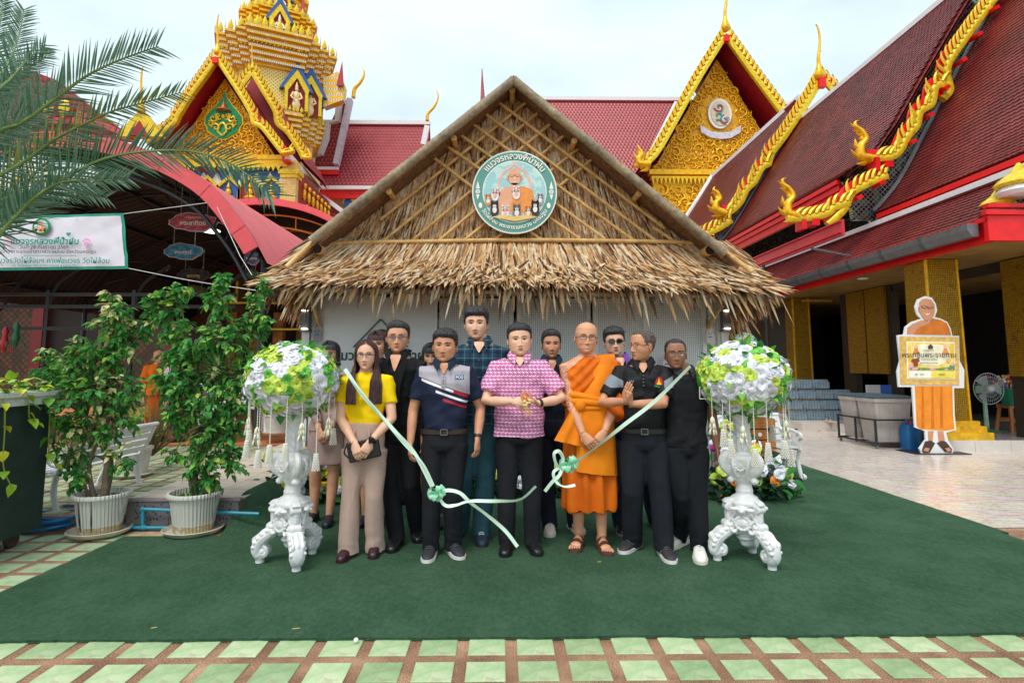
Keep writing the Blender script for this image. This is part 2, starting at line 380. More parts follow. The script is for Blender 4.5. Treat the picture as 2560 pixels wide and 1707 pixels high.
# bits of litter lying on the turf
LIT = M('dry_straw', c(216, 200, 120), .8)
for (px, py, a, l, lab) in ((385, 1569, .1, .03, 'short dry straw on the turf left of the centre front edge'), (740, 1571, -.05, .04, 'pale straw lying on the turf below the left white stand'), (1498, 1404, .3, .035, 'pale straw on the turf in front of the orange robed monk')):
    P = G(px, py, .022); s = MB(); s.bar((-l / 2, 0, 0), (l / 2, 0, .004), .003, .003); o = s.build('straw', LIT, None, None, base=(0, 0, 0)); o.location = P; o.rotation_euler = (0, 0, a); tag(o, lab, 'straw')
P = G(890, 1606, .01); s = MB(); s.ball((0, 0, .012), .013, 10); o = s.build('pebble', WHITE, None); o.location = P; tag(o, 'small white ball lying at the front edge of the green turf', 'pebble')
# ---------------------------------------------------------------- thatched hut
TAN = [M('thatch_' + n, c(*k), .8, var=.25, vs=18, bump=.2, bs=90, spec=.2, tl=.15) for n, k in (('straw', (216, 184, 144)), ('honey', (202, 160, 112)), ('brown', (158, 116, 84)), ('pale', (230, 208, 180)), ('dark', (96, 66, 46)))]
BAM = M('bamboo', c(196, 146, 78), .5, f=lambda g: g.ramp(g.noise(3, 4, (2, 2, 2)) * .6 + g.noise(30, 3) * .4, [(.3, c(164, 120, 66)), (.52, c(214, 170, 104)), (.7, c(230, 196, 134))]), bump=.15)
BAMG = M('weathered_bamboo', c(150, 132, 104), .6, f=lambda g: g.ramp(g.noise(3, 5) * .6 + g.noise(24, 3) * .4, [(.3, c(92, 84, 74)), (.5, c(146, 130, 106)), (.7, c(190, 166, 128))]), bump=.3)
UNDER = M('thatch_underside', c(120, 84, 54), .9, var=.4, vs=20, bump=.8, bs=50)
MESHP = M('perforated_sheet', c(190, 190, 200), .5, f=lambda g: g.mix(((((g.x / .024).fr() - .5) * ((g.x / .024).fr() - .5) + ((g.z / .024).fr() - .5) * ((g.z / .024).fr() - .5)) < .07), c(240, 240, 244), c(140, 142, 152)))
FRAME = M('hut_white_frame', c(240, 241, 241), .45, var=.03)
hut = thing('thatched_hut', 'small hut with palm thatch roof, bamboo lattice gable and white mesh doors', 'hut', (.15, 7.1, 0))
YW = 7.1
def bamboo(mb, a, b, r, seg=.42, mi=0, n=10, hollow=False):
    a, b = Vector(a), Vector(b); l = (b - a).length; k = max(2, int(l / seg)); P, R = [], []
    for i in range(k):
        for t, s in ((0.0, 1.10), (.03, 1.0), (.5, .97), (.97, 1.0)):
            P.append(a.lerp(b, (i + t) / k)); R.append(r * s)
    P.append(b); R.append(r * 1.1); mb.tube(P, R, n, mi, caps=not hollow)
# thatch leaves: 5 shades x 3 shapes
LP = []
for s in range(5):
    for shp in range(3):
        m = MB(); L_ = 1.0; v = []
        for t, w in ((0, .35), (.25, .8), (.55, 1.0), (.8, .65), (1.0, .05)):
            cu = (.10, .22, -.12)[shp] * t * t; tw = (.2, -.5, .6)[shp] * t
            for sx in (-1, 0, 1): v.append((sx * w * .5 * math.cos(tw), cu - .12 * (1 - abs(sx)) * w + sx * .3 * math.sin(tw) * w * .5, -t))
        m.sheet(v, 5, 3, s); LP.append(m)
def leafT(p, down, out, w, l, yaw=0.0):
    """leaf hanging from p along `down`, face towards `out`"""
    d = Vector(down).normalized(); o = Vector(out); o = (o - d * o.dot(d)).normalized(); x = o.cross(d).normalized()
    q = Matrix.Rotation(yaw, 3, o); d = q @ d; x = q @ x
    return frame(Vector(p), x * w, -o * w, -d * l)
WSH = [0, 0, 0, 1, 1, 1, 2, 2, 3, 3, 4]
def shade(): return random.choice(WSH) * 3 + random.randrange(3)
HL = []
hx0, hy0 = hut.location[0], hut.location[1]
def hloc(p): return (p[0] - hx0, p[1] - hy0, p[2])
# gable triangle behind the lattice
YG = 6.56
apex = at(1285, 232, YG); bl, br = at(806, 604, YG), at(1788, 612, YG)
g = MB(); g.prism([(bl.x - .1, bl.z - .05), (br.x + .1, br.z - .05), (apex.x, apex.z + .05)], .05, T=TR(0, YG + .02, 0)); g.build('gable_backing', UNDER, hut, None)
back = []
z = bl.z - .15
while z < apex.z:
    t = max(0, (z - bl.z) / (apex.z - bl.z)); xa, xb = bl.x + (apex.x - bl.x) * t - .06, br.x + (apex.x - br.x) * t + .06; x = xa
    while x < xb:
        u = (x - apex.x) / 2.4
        back.append((shade(), leafT(hloc((x, YG - .005 - .02 * random.random(), min(z + .28, apex.z - (apex.z - bl.z) * abs(x - apex.x) / ((apex.x - bl.x) if x < apex.x else (br.x - apex.x)) - .05) + .04 * random.random())), (0, 0, -1), (0, -1, .15), random.uniform(.014, .030), random.uniform(.26, .42), random.gauss(u * .55, .16)))); x += random.uniform(.008, .017)
    z += .13
# skirt roof: from the beam down to the front eave, with hipped corners
def skirt(u, t, o=0):
    """u along the eave 0..1, t 0 at the beam, 1 at the eave edge"""
    a = Vector((bl.x - .12, YG - .06, bl.z + .02)).lerp(Vector((br.x + .12, YG - .06, br.z + .02)), u)
    e0, e1 = at(655, 708, 6.0), at(1950, 728, 6.0); b = e0.lerp(e1, u); b.z -= .035 * math.sin(PI * u) * -1
    p = a.lerp(b, t); p.z -= .07 * math.sin(PI * t); return p + Vector((0, -o * .5, o * .8))
v = [tuple(skirt(i / 20, j / 4, -.03)) for i in range(21) for j in range(5)]
g = MB(); g.sheet(v, 21, 5); g.sheet([(x, y + .03, z - .05) for x, y, z in v], 21, 5); g.build('skirt_backing', UNDER, hut, 60)
for r_ in range(10):
    t = r_ / 10 + .02
    n = int(470 - r_ * 3)
    for i in range(n):
        u = (i + random.random()) / n; p = skirt(u, t + random.uniform(-.03, .03), .015 + .02 * random.random()); d = skirt(u, t + .12) - skirt(u, t)
        mess = .12 if t < .4 else .34
        d = d.normalized() + Vector((random.gauss((u - .5) * .9, mess), random.gauss(0, mess * .5) - (.12 if t > .35 else 0), random.gauss(0, mess * .4) + (.10 if t > .35 else 0)))
        HL.append((t, (shade(), leafT(hloc(p), d, Vector((0, -.8, .6)) + Vector((random.gauss(0, .3), 0, random.gauss(0, .2))), random.uniform(.015, .034), random.uniform(.16, .30) if t > .35 else random.uniform(.28, .42), 0))))
fr = []
for i in range(300):       # the long tips hanging off the front eave
    u = (i + random.random()) / 300; p = skirt(u, random.uniform(.86, .99), random.uniform(-.02, .03))
    l = random.choice((.16, .2, .22, .26, .3, .38)) * random.uniform(.8, 1.2)
    d = Vector((random.gauss((u - .5) * .95, .14), random.uniform(-.25, .05), -1))
    fr.append((shade() if random.random() < .9 else 12, leafT(hloc(p), d, (random.gauss(0, .4), -1, .2), random.uniform(.018, .040), l, 0)))
pieces('thatch_leaf', LP, TAN, fr, hut, 300, 180)
allv = back + [q for _, q in sorted(HL, key=lambda k: k[0])]
q = MB()
for k, T in allv: q.join(LP[k], T)
stuff(q.build('thatch', TAN, hut, 180, world=False))
# main roof slopes with ragged edges
ridge0, ridge1 = at(1284, 196, 6.25), Vector((at(1284, 196, 6.25).x, 11.5, at(1284, 196, 6.25).z))
el, er = at(640, 705, 6.1), at(1962, 742, 6.1)
roof = MB(); edge = []
for e in (el, er):
    v = []
    for j in range(7):
        y = 6.22 + j * .88
        for i in range(9):
            t = i / 8; p = Vector((ridge0.x, y, ridge0.z + .02)).lerp(Vector((e.x, y, e.z)), t); p.z -= .025 * math.sin(PI * t); v.append(tuple(p))
    roof.sheet(v, 7, 9); roof.sheet([(x, y, z - .09) for x, y, z in v], 7, 9)
    for k in range(9 - 1): 
        a, b = v[k], v[k + 1]; roof.add([a, b, (b[0], b[1], b[2] - .09), (a[0], a[1], a[2] - .09)], [(0, 1, 2, 3)])
    for k in range(44):   # leaves over the barge and down the sides
        t = random.random() ** .8; p = Vector((ridge0.x, 6.2 + random.random() * .35, ridge0.z + .03)).lerp(Vector((e.x, 6.2 + random.random() * .35, e.z)), t); p.z -= .025 * math.sin(PI * t) + .03
        d = Vector((e.x - ridge0.x, random.uniform(-.25, .05), e.z - ridge0.z - .12))
        edge.append((shade(), leafT(hloc(p), d, (0, -.3, 1), random.uniform(.03, .05), random.uniform(.10, .18), random.gauss(0, .08))))
    for k in range(330):   # side eave hanging down behind
        y = random.uniform(6.3, 9.5); p = Vector((e.x * random.uniform(.88, .98), y, e.z + random.uniform(-.06, .05)))
        edge.append((shade() if random.random() < .6 else 7, leafT(hloc(p), (random.gauss(0, .15) + (.25 if e.x > 0 else -.25), random.gauss(-.2, .2), -1), (math.copysign(1, e.x) * .5, -1, .2), random.uniform(.025, .045), random.uniform(.13, .26) if y < 6.9 else random.uniform(.25, .45), 0)))
roof.build('roof_slope', UNDER, hut, 60)
q = MB()
for k, T in edge: q.join(LP[k], T)
stuff(q.build('roof_thatch', TAN, hut, 180, world=False))
# bamboo: barge poles, purlin ends, rafters, beam, lattice
A_ = at(1284, 205, 6.16)
for e in (at(779, 602, 6.12), at(1813, 634, 6.12)):
    m = MB(); bamboo(m, A_ + Vector((0, 0, .02)), e, .052, .55); m.build('barge_pole', BAMG, hut, 50)
for a, b in (((800, 590), (716, 668)), ((1790, 612), (1880, 680))):
    m = MB(); bamboo(m, at(*a, 6.24), at(*b, 6.06), .028); m.build('rafter', BAM, hut, 50)
for px, py in ((1281, 226), (1134, 345), (972, 478), (1436, 352), (1597, 484)):
    m = MB(); e = at(px, py, 6.24); bamboo(m, e, e + Vector((0, .8, 0)), .033, .4); m.build('purlin_end', BAM, hut, 50)
for px, py in ((793, 622), (1775, 625)):
    m = MB(); e = at(px, py, 6.2); k = m.tube([e, e + Vector((0, .02, 0)), e + Vector((0, .9, 0))], [.052, .056, .056], 14, 0, False); m.tube([e + Vector((0, .002, 0)), e + Vector((0, .12, 0))], .042, 14, 1)
    m.build('purlin_end', [BAM, M('bamboo_hollow', c(30, 22, 16), .9)], hut, 50)
Z3 = lambda x, y: (950 + x / 2.613, 150 + y / 2.613)
for a, b in (((0, 1045), (970, 265)), ((20, 1185), (1045, 335)), ((205, 1185), (1135, 400)), ((385, 1180), (1225, 475)), ((555, 1175), (1330, 550)), ((755, 1170), (1420, 620)),
             ((760, 265), (1860, 1100)), ((660, 330), (1800, 1180)), ((580, 400), (1650, 1175)), ((505, 475), (1470, 1170)), ((420, 550), (1300, 1165)), ((340, 630), (1045, 1170)), ((-120, 1010), (60, 870)), ((1780, 1090), (2010, 1240))):
    m = MB(); bamboo(m, at(*Z3(*a), YG - (.085 if a[1] > b[1] else .118)), at(*Z3(*b), YG - (.085 if a[1] > b[1] else .118)), .0195, .5, n=8); m.build('lattice_pole', BAM, hut, 50)
m = MB(); P = [at(x, y, YG - .13) for x, y in ((790, 612), (900, 606), (1050, 604), (1284, 600), (1500, 602), (1680, 605), (1800, 613))]; m.tube(bez(P, 40), .024, 8); m.build('beam', BAM, hut, 50)
m = MB(); bamboo(m, at(655, 722, 6.05), at(1950, 745, 6.05), .03); m.build('eave_beam', BAMG, hut, 50)
# walls: posts, header, doors with perforated sheets
zt = 2.5
def wx(px): return at(px, 800, YW).x
for px in (768, 1808):
    m = MB(); m.box((wx(px), YW, zt / 2), (.09, .09, zt)); m.build('post', FRAME, hut, 30)
m = MB(); m.box(((wx(768) + wx(1808)) / 2, YW + .02, 2.36), (wx(1808) - wx(768) - .09, .06, .14)); m.build('header', FRAME, hut, 30)
def door(x0, x1, mid=None):
    d = MB(); a, b = wx(x0), wx(x1); zb, ztop = .06, 2.26; w = .055
    for x in (a + w / 2, b - w / 2): d.box((x, YW + .01, (zb + ztop) / 2), (w, .05, ztop - zb))
    for z in (zb + w / 2, ztop - w / 2, .95): d.box(((a + b) / 2, YW + .012, z), (b - a - 2 * w, .044, w))
    if mid: d.box((wx(mid), YW + .012, 1.25), (.045, .043, 1.95))
    o = d.build('door', FRAME, hut, 30)
    s = MB(); s.box(((a + b) / 2, YW + .012, (zb + ztop) / 2), (b - a - .1, .006, ztop - zb - .1)); s.build('perforated_panel', MESHP, o, None)
    for z in (.5, 1.2, 1.95):
        h = MB(); h.box((a - .012, YW - .02, z), (.022, .03, .09)); h.build('hinge', STEEL, o, 30)
door(780, 818); door(822, 1092); door(1098, 1284); door(1292, 1476); door(1482, 1765, 1612); door(1769, 1802)
for sx in (wx(768), wx(1808)):
    m = MB(); m.box((sx, YW + 1.9, 1.2), (.05, 3.6, 2.3)); m.build('side_wall', MESHP, hut, None)
m = MB(); m.box((.15, YW + 3.8, 1.235), (5.0, .05, 2.40)); m.build('rear_wall', FRAME, hut, None); m = MB(); m.box((.15, YW + 1.95, 2.45), (5.1, 3.7, .03)); m.build('ceiling', M('hut_ceiling', c(120, 110, 96), .7), hut, None)
for a, b in (((771, 720), (799, 812)), ((1806, 760), (1770, 818))):
    m = MB(); bamboo(m, at(*a, 6.6), at(*b, 7.02), .026, .3); m.build('brace', BAM, hut, 50)
LAMPG = M('lamp_glow', (1, .85, .6, 1), .5, f=lambda g: g.mix(0.0, (1, .9, .72, 1), (1, 1, 1, 1)), emit=18)
for px, py in ((765, 800), (1814, 800)):
    p = at(px, py, YW - .1); m = MB(); m.box(p, (.1, .1, .22)); o = m.build('wall_lamp', M('lamp_grey', c(110, 112, 116), .4, .4), hut, 30)
    for s in (-1, 1):
        m = MB(); m.box((p.x, p.y, p.z + s * .128), (.115, .115, .03)); m.build('lamp_cap', STEEL, o, 30)
        m = MB(); m.box((p.x, p.y - .02, p.z + s * .110), (.06, .085, .008)); m.build('bulb', LAMPG, o, 30)
for px, py in ((848, 735), (972, 737)):
    p = at(px, py, YW - .12); m = MB(); m.box(p, (.09, .12, .06)); o = m.build('spotlight', BLACKM, None, 30); m = MB(); m.bar(p + Vector((0, .06, .03)), p + Vector((0, .12, .1)), .02, .02); m.build('bracket', BLACKM, o)
    tag(o, 'black flood lamp under the eave near the %s of the white poster' % ('left corner' if px < 900 else 'middle top'), 'lamp')
# ---------------------------------------------------------------- the round emblem (monk with cats), used on the sign, poster and banner
TEAL = M('teal_print', c(92, 158, 148), .45, var=.05); CREAM = M('cream_print', c(246, 244, 236), .5, var=.03); SKYP = M('pale_blue_print', c(170, 216, 220), .5, f=lambda g: g.mix((g.noise(9, 3) > .52), c(160, 210, 216), c(196, 228, 224)))
SKINP = M('skin_print', c(232, 172, 140), .5, var=.06); ROBEP = M('robe_print', c(236, 150, 70), .5, var=.1, vs=20); CATS = [M('cat_' + n, c(*k), .6, var=.12, vs=30) for n, k in (('orange', (226, 150, 86)), ('black', (52, 48, 56)), ('white', (238, 234, 232)), ('tabby', (128, 122, 124)), ('grey', (160, 160, 172)))]
PINKP = M('pink_print', c(236, 186, 178), .5); GOLDPR = M('gold_print', c(232, 196, 120), .5, var=.1)
def emblem(parent, cn, r, th=.03, full=True, ring=TEAL, title='แมวจรหลวงพี่น้ำฝน', foot='วัดไผ่ล้อม พระอารามหลวง นครปฐม', basename='disc'):
    K = max(r * .0045, .0012)
    def lay(name, polys, mat, k, smooth=None):
        m = MB()
        for p in polys: m.prism([(x * r, z * r) for x, z in p], K, T=TR(cn[0], cn[1] - k * K * 1.25, cn[2]))
        return m.build(name, mat, parent, smooth)
    m = MB(); n = 48 if full else 28
    m.prism([(x * r, z * r) for x, z in circ(n, 1)], th, T=TR(*cn)); m.build(basename, CREAM if full else ring, parent, 30)
    el_ = lambda x, z, a, b, k=18: [(x + p, z + q) for p, q in circ(k, a, b)]
    lay('emblem_ring', [circ(n, .97)], ring, 1); lay('emblem_field', [circ(n, .755)], CREAM, 2); lay('emblem_sky', [circ(n, .735)], SKYP, 3)
    arch = [(-.40, -.1), (-.40, .24), (-.28, .50), (-.10, .62), (0, .73), (.10, .62), (.28, .50), (.40, .24), (.40, -.1), (.34, -.1), (.34, .22), (.24, .45), (0, .64), (-.24, .45), (-.34, .22), (-.34, -.1)]
    lay('emblem_arch', [arch], PINKP, 4)
    lay('emblem_robe', [[(-.40, -.52), (-.36, -.02), (-.22, .12), (.20, .13), (.40, .04), (.46, -.2), (.42, -.52)]], SKINP, 4)
    lay('emblem_sash', [[(-.10, -.45), (-.02, .12), (.22, .13), (.42, .04), (.48, -.22), (.42, -.5)]], ROBEP, 5)
    lay('emblem_head', [el_(0, .36, .155, .21), [(-.08, .0), (-.08, .2), (.08, .2), (.08, .0)], el_(-.165, .34, .03, .055, 8), el_(.165, .34, .03, .055, 8)], SKINP, 6)
    dk = M('print_ink', c(96, 66, 60), .6)
    if full:
        lay('emblem_face', [el_(-.065, .385, .05, .032, 12), el_(.065, .385, .05, .032, 12), [(-.03, .39), (.03, .39), (.03, .40), (-.03, .40)]], dk, 7)
        lay('emblem_glasses', [el_(-.065, .385, .042, .025, 12), el_(.065, .385, .042, .025, 12)], SKINP, 8)
        lay('emblem_smile', [[(-.06, .245), (0, .215), (.06, .245), (0, .235)], [(-.018, .30), (.018, .30), (.012, .33), (-.012, .33)]], CREAM, 8)
    def cat(x, z, s, mat, mat2=None):
        lay('emblem_cat', [el_(x, z - .16 * s / .16, .8 * s, 1.1 * s, 12), el_(x, z, .72 * s, .62 * s, 14), [(x - .68 * s, z + .1 * s), (x - .62 * s, z + .98 * s), (x - .12 * s, z + .5 * s)], [(x + .68 * s, z + .1 * s), (x + .62 * s, z + .98 * s), (x + .12 * s, z + .5 * s)]], mat, 8)
        if full:
            lay('emblem_cat_face', [el_(x, z - .2 * s, .34 * s, .26 * s, 10), el_(x, z - .9 * s, .4 * s, .6 * s, 10)], mat2 or CATS[2], 9)
            lay('emblem_cat_eyes', [el_(x - .28 * s, z + .1 * s, .1 * s, .12 * s, 8), el_(x + .28 * s, z + .1 * s, .1 * s, .12 * s, 8), el_(x, z - .12 * s, .06 * s, .05 * s, 6)], dk, 10)
    for x, z, s, m_ in ((-.46, .0, .11, 2), (-.62, -.14, .10, 0), (.60, -.12, .10, 4), (.04, .04, .11, 2), (-.47, -.33, .13, 1), (.48, -.31, .13, 1), (-.22, -.42, .11, 2), (.05, -.40, .13, 3), (.32, -.42, .11, 0)):
        cat(x, z, s, CATS[m_], CATS[2] if m_ != 2 else PINKP)
    lay('emblem_scroll', [[(-.55, -.62), (-.3, -.57), (0, -.60), (.3, -.57), (.55, -.62), (.3, -.66), (0, -.72), (-.3, -.66)]], GOLDPR, 11)
    if title:
        T = TR(cn[0], cn[1] - 4 * K, cn[2]); s = .205 if full else .2
        text(title, s * r, T, CREAM, parent, 'lettering', K, .004 * r, bend=(.855 * r, 1)); text(foot, s * .62 * r, T, CREAM, parent, 'lettering', K, .002 * r, bend=(.855 * r, -1))
    if full:
        for s in (-1, 1):
            lay('emblem_flower', [el_(s * .865, .0, .055, .055, 12), [(s * .865 - .05, .07), (s * .865, .26), (s * .865 + .05, .07)], [(s * .865 - .045, -.07), (s * .865, -.2), (s * .865 + .045, -.07)], el_(s * .80, -.33, .045, .07, 10)], CREAM, 3)
            lay('emblem_flower_eye', [el_(s * .865, .0, .03, .03, 10)], SKYP, 4)
pc = at(1286.5, 480, YG - .2)
sign = thing('round_sign', 'large round teal sign of a monk with cats on the thatched gable', 'sign', (pc.x, pc.y, pc.z - .49))
emblem(sign, (pc.x, pc.y, pc.z), .485, .035)
# poster on the hut front
a, b = at(812, 738, YW - .06), at(1094, 738, YW - .06)
po = thing('poster', 'white poster with green roof outline and lettering on the hut front', 'poster', ((a.x + b.x) / 2, YW - .06, .3))
PAPER = M('poster_white', c(244, 243, 249), .4, var=.02); INKG = M('poster_green', c(38, 84, 58), .5)
m = MB(); m.box(((a.x + b.x) / 2, YW - .06, (a.z + .3) / 2), (b.x - a.x, .012, a.z - .3)); m.build('board', PAPER, po, 30)
yp = YW - .07
m = MB(); ap = at(952, 798, yp); l_, r_ = at(884, 868, yp), at(1020, 868, yp)
for e in (l_, r_): m.bar(ap, e, .012, .05, up=(0, 1, 0))
m.build('roof_outline', INKG, po, None)
pe = at(954, 848, yp); emblem(po, (pe.x, yp, pe.z), .125, .004, False, INKG, None)
tx = at(958, 890, yp); text('แมวจรหลวงพี่น้ำฝน', .155, TR(tx.x, yp, tx.z), INKG, po, 'lettering', .002, .004)
tx = at(958, 940, yp); text('วัดไผ่ล้อม นครปฐม', .09, TR(tx.x, yp, tx.z), INKG, po, 'lettering', .002, .002)
# cat cut-outs fixed at the braces
def catcut(px, py, Y, s, mat, label):
    p = at(px, py, Y); t = thing('cat_cutout', label, 'cutout', (p.x, Y, p.z - s))
    m = MB(); T = TR(p.x, Y, p.z); m.prism([(-.42 * s, -1 * s), (-.5 * s, -.2 * s), (-.38 * s, .2 * s), (-.46 * s, .85 * s), (-.16 * s, .55 * s), (.16 * s, .55 * s), (.46 * s, .85 * s), (.38 * s, .2 * s), (.5 * s, -.2 * s), (.42 * s, -1 * s)], .008, T=T); m.build('silhouette', mat, t, None)
    m = MB()
    for sx in (-1, 1): m.prism([(sx * .17 * s + x, .22 * s + z) for x, z in circ(8, .07 * s)], .002, T=TR(p.x, Y - .003, p.z))
    m.prism([(x, .05 * s + z) for x, z in circ(6, .05 * s)], .002, T=TR(p.x, Y - .003, p.z)); m.build('eye', M('print_ink', c(60, 50, 50)), t, None)
    m = MB()
    for sx in (-1, 1): m.prism([(sx * .40 * s, .35 * s), (sx * .42 * s, .72 * s), (sx * .22 * s, .52 * s)], .002, T=TR(p.x, Y - .003, p.z))
    m.build('inner_ear', PINKP, t, None)
    m = MB(); m.box((p.x, Y - .003, p.z - .22 * s), (.5 * s, .003, .09 * s)); m.build('collar', M('collar_blue', c(70, 80, 170)), t, None)
catcut(793, 832, 7.0, .105, CATS[4], 'grey cat cutout hanging on the hut post left of the poster')
catcut(1776, 838, 7.0, .105, CATS[2], 'white cat cutout with blue collar on the hut post at the right')
catcut(1668, 905, 7.0, .12, M('cat_pinkish', c(232, 214, 218), .6), 'pale pink eared cat cutout behind the man in black glasses')
# ---------------------------------------------------------------- temple materials
TILEM = M('maroon_tile', c(112, 34, 34), .35, var=.3, vs=3, bump=.5, bs=30, f=lambda g: g.ramp(g.noise(40, 2) * .5 + g.noise(1.2, 4) * .5, [(.3, c(74, 20, 24)), (.5, c(122, 36, 38)), (.72, c(162, 66, 58))]))
TILEF = M('maroon_tile_far', c(150, 34, 48), .4, bump=1, bd=.06, hf=lambda g: ((g.x * 4.2 + (g.z * 4.2).fl() * .5).fr() - .5).abs() + (g.z * 4.2).fr(), f=lambda g: g.ramp(((g.z * 4.2).fr()) * .5 + g.noise(2, 4) * .3 + ((g.x * 4.2 + (g.z * 4.2).fl() * .5).fr() - .5).abs() * .4, [(.2, c(96, 18, 30)), (.45, c(160, 40, 52)), (.75, c(186, 72, 78))]))
GOLD = M('gilded', c(244, 186, 20), .34, .35, f=lambda g: g.ramp(g.noise(6, 5) * .6 + g.noise(40, 3) * .4, [(.3, c(196, 118, 8)), (.5, c(244, 184, 16)), (.7, c(255, 216, 60))]))
GOLDY = M('yellow_gilt', c(250, 198, 36), .35, .2, var=.24, vs=12)
GREENL = M('green_line', c(60, 140, 90), .4)
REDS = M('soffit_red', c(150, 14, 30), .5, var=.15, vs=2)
BLUEM = M('mirror_mosaic', c(40, 46, 90), .12, .7, f=lambda g: g.mix(((((g.x + g.z) * 9).fr() - .5).abs().mx((((g.x - g.z) * 9).fr() - .5).abs()) > .42), g.mix((g.vor(9, 'Color') > .55), c(34, 40, 96), c(70, 130, 130)), c(190, 176, 130)))
GREYF = M('grey_flashing', c(140, 142, 146), .5)
WHT = M('white_ridge', c(232, 228, 232), .5, var=.05)
WOODY = M('soffit_wood', c(150, 116, 62), .6, var=.2, vs=3)
MOSG = M('gold_mosaic', c(190, 150, 24), .3, .45, bump=.4, hf=lambda g: (((g.z / .032).fr() - .5).abs()).mx((((g.x + g.y) / .032).fr() - .5).abs()) * -1, f=lambda g: g.mix(((((g.z / .032).fr() - .5).abs()).mx((((g.x + g.y) / .032).fr() - .5).abs()) > .40), g.mix((g.noise(5, 4) > .62) * .6, g.mix(g.vor(31, 'Color'), c(206, 162, 18), c(158, 118, 14)), c(126, 90, 36)), c(84, 60, 16)))
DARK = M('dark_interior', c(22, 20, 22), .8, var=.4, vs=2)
GREYT = M('grey_floor', c(150, 150, 156), .2, var=.08)
WALLT = M('white_step', c(214, 206, 200), .3, var=.06)
PEACH = M('peach_plaster', c(232, 196, 150), .6, var=.08)
BLUEP = M('temple_blue', c(40, 92, 170), .5, var=.2, vs=20)
def spiral(cn, r, a0, turns=1.6, sg=1, w=.22, Y=0, d=.1):
    P = []
    for t in np.linspace(0, 1, 16):
        a = a0 + sg * turns * 2 * PI * t; q = r * (1 - t) ** .8; P.append((cn[0] + q * math.cos(a), Y - d * (.35 + .65 * t), cn[1] + q * math.sin(a)))
    return P, [w * r * (1 - .55 * t) for t in np.linspace(0, 1, 16)]
def inpoly(x, z, poly):
    k = False; n = len(poly)
    for i in range(n):
        (x0, z0), (x1, z1) = poly[i], poly[(i + 1) % n]
        if (z0 > z) != (z1 > z) and x < (x1 - x0) * (z - z0) / (z1 - z0) + x0: k = not k
    return k
def relief(parent, poly, Y, r, mat, seed, name='carved_relief', holes=()):
    """carved kanok scrolls filling a polygon, standing proud of the panel"""
    R = random.Random(seed); m = MB(); xs = [p[0] for p in poly]; zs = [p[1] for p in poly]; cx = (min(xs) + max(xs)) / 2; pts = []
    for _ in range(6000):
        x, z = R.uniform(min(xs), max(xs)), R.uniform(min(zs), max(zs)); q = r * R.uniform(.6, 1.15)
        if not inpoly(x, z, poly) or any((x - hx) ** 2 + (z - hz) ** 2 < (hr + q * .6) ** 2 for hx, hz, hr in holes): continue
        if any((x - a) ** 2 + (z - b) ** 2 < (.72 * (q + k)) ** 2 for a, b, k in pts): continue
        pts.append((x, z, q))
    for x, z, q in pts:
        sg = 1 if x > cx else -1; P, W_ = spiral((x, z), q, R.uniform(0, 6.28), 1.3, sg, .24, Y, q * .55); m.tube(P, W_, 5)
        for k in range(3):
            a = R.uniform(0, 6.28); m.tube([(x + q * math.cos(a), Y - .02, z + q * math.sin(a)), (x + 1.25 * q * math.cos(a + .25), Y - q * .3, z + 1.25 * q * math.sin(a + .25)), (x + 1.55 * q * math.cos(a + .6), Y - .02, z + 1.55 * q * math.sin(a + .6))], [.17 * q, .15 * q, .02 * q], 4)
    return m.build(name, mat, parent, 80)
FIN = MB(); _v = []
for t, w, dx in ((0, .42, 0), (.3, .46, .02), (.6, .40, .10), (.85, .24, .26), (1.0, .03, .50)):
    for s, y in ((-.5, 0), (0, -.16), (.5, 0), (0, .16)): _v.append((dx + s * w, y, t))
FIN.sheet(_v, 5, 4, 0, None, True)
def verge(parent, P, w, fin, step, th=.12, side=1, mats=None, back=True, f0=.02, f1=.98, limit=300):
    """gilded naga verge along world points P (one vertical plane): band, red backing, rows of fins leaning up the slope"""
    P = [Vector(p) for p in P]; Q = [Vector(p) for p in bez(P, 10 * len(P))]
    m = MB(); rings = []
    for i, p in enumerate(Q):
        t = (Q[min(i + 1, len(Q) - 1)] - Q[max(i - 1, 0)]).normalized(); n = Vector((-t.z, 0, t.x)) * side
        rings.append([p + n * a * w + Vector((0, b * th, 0)) for a, b in ((-.5, -.35), (-.2, -.5), (.25, -.5), (.5, -.3), (.5, .5), (-.5, .5))])
    m.loft(rings); m.build('naga_verge', mats or GOLDY, parent, 60)
    if back:
        k = MB(); k.loft([[r[3] + Vector((0, .02, 0)), r[3] + (r[3] - r[0]) * (fin * .45 / w) + Vector((0, .03, 0)), r[3] + (r[3] - r[0]) * (fin * .45 / w) + Vector((0, .08, 0)), r[3] + Vector((0, .08, 0))] for r in rings]); k.build('verge_backing', RED, parent, None)
    L_ = [0]
    for a, b in zip(Q, Q[1:]): L_.append(L_[-1] + (b - a).length)
    items, s = [], L_[-1] * f0
    wl = Vector(wloc(parent))
    while s < L_[-1] * f1:
        i = max(j for j in range(len(L_)) if L_[j] <= s); i = min(i, len(Q) - 2); p = Q[i].lerp(Q[i + 1], (s - L_[i]) / max(1e-6, L_[i + 1] - L_[i])); t = (Q[i + 1] - Q[i]).normalized(); n = Vector((-t.z, 0, t.x)) * side
        up = (n * .8 - t * .6).normalized(); x = -(t - up * t.dot(up)).normalized()
        items.append((0, frame(p + n * w * .4 + Vector((0, -.45 * th, 0)) - wl, x * step * 1.25, Vector((0, .9 * step, 0)), up * fin))); s += step
    pieces('verge_fin', [FIN], [mats or GOLDY], items, parent, limit, 60)
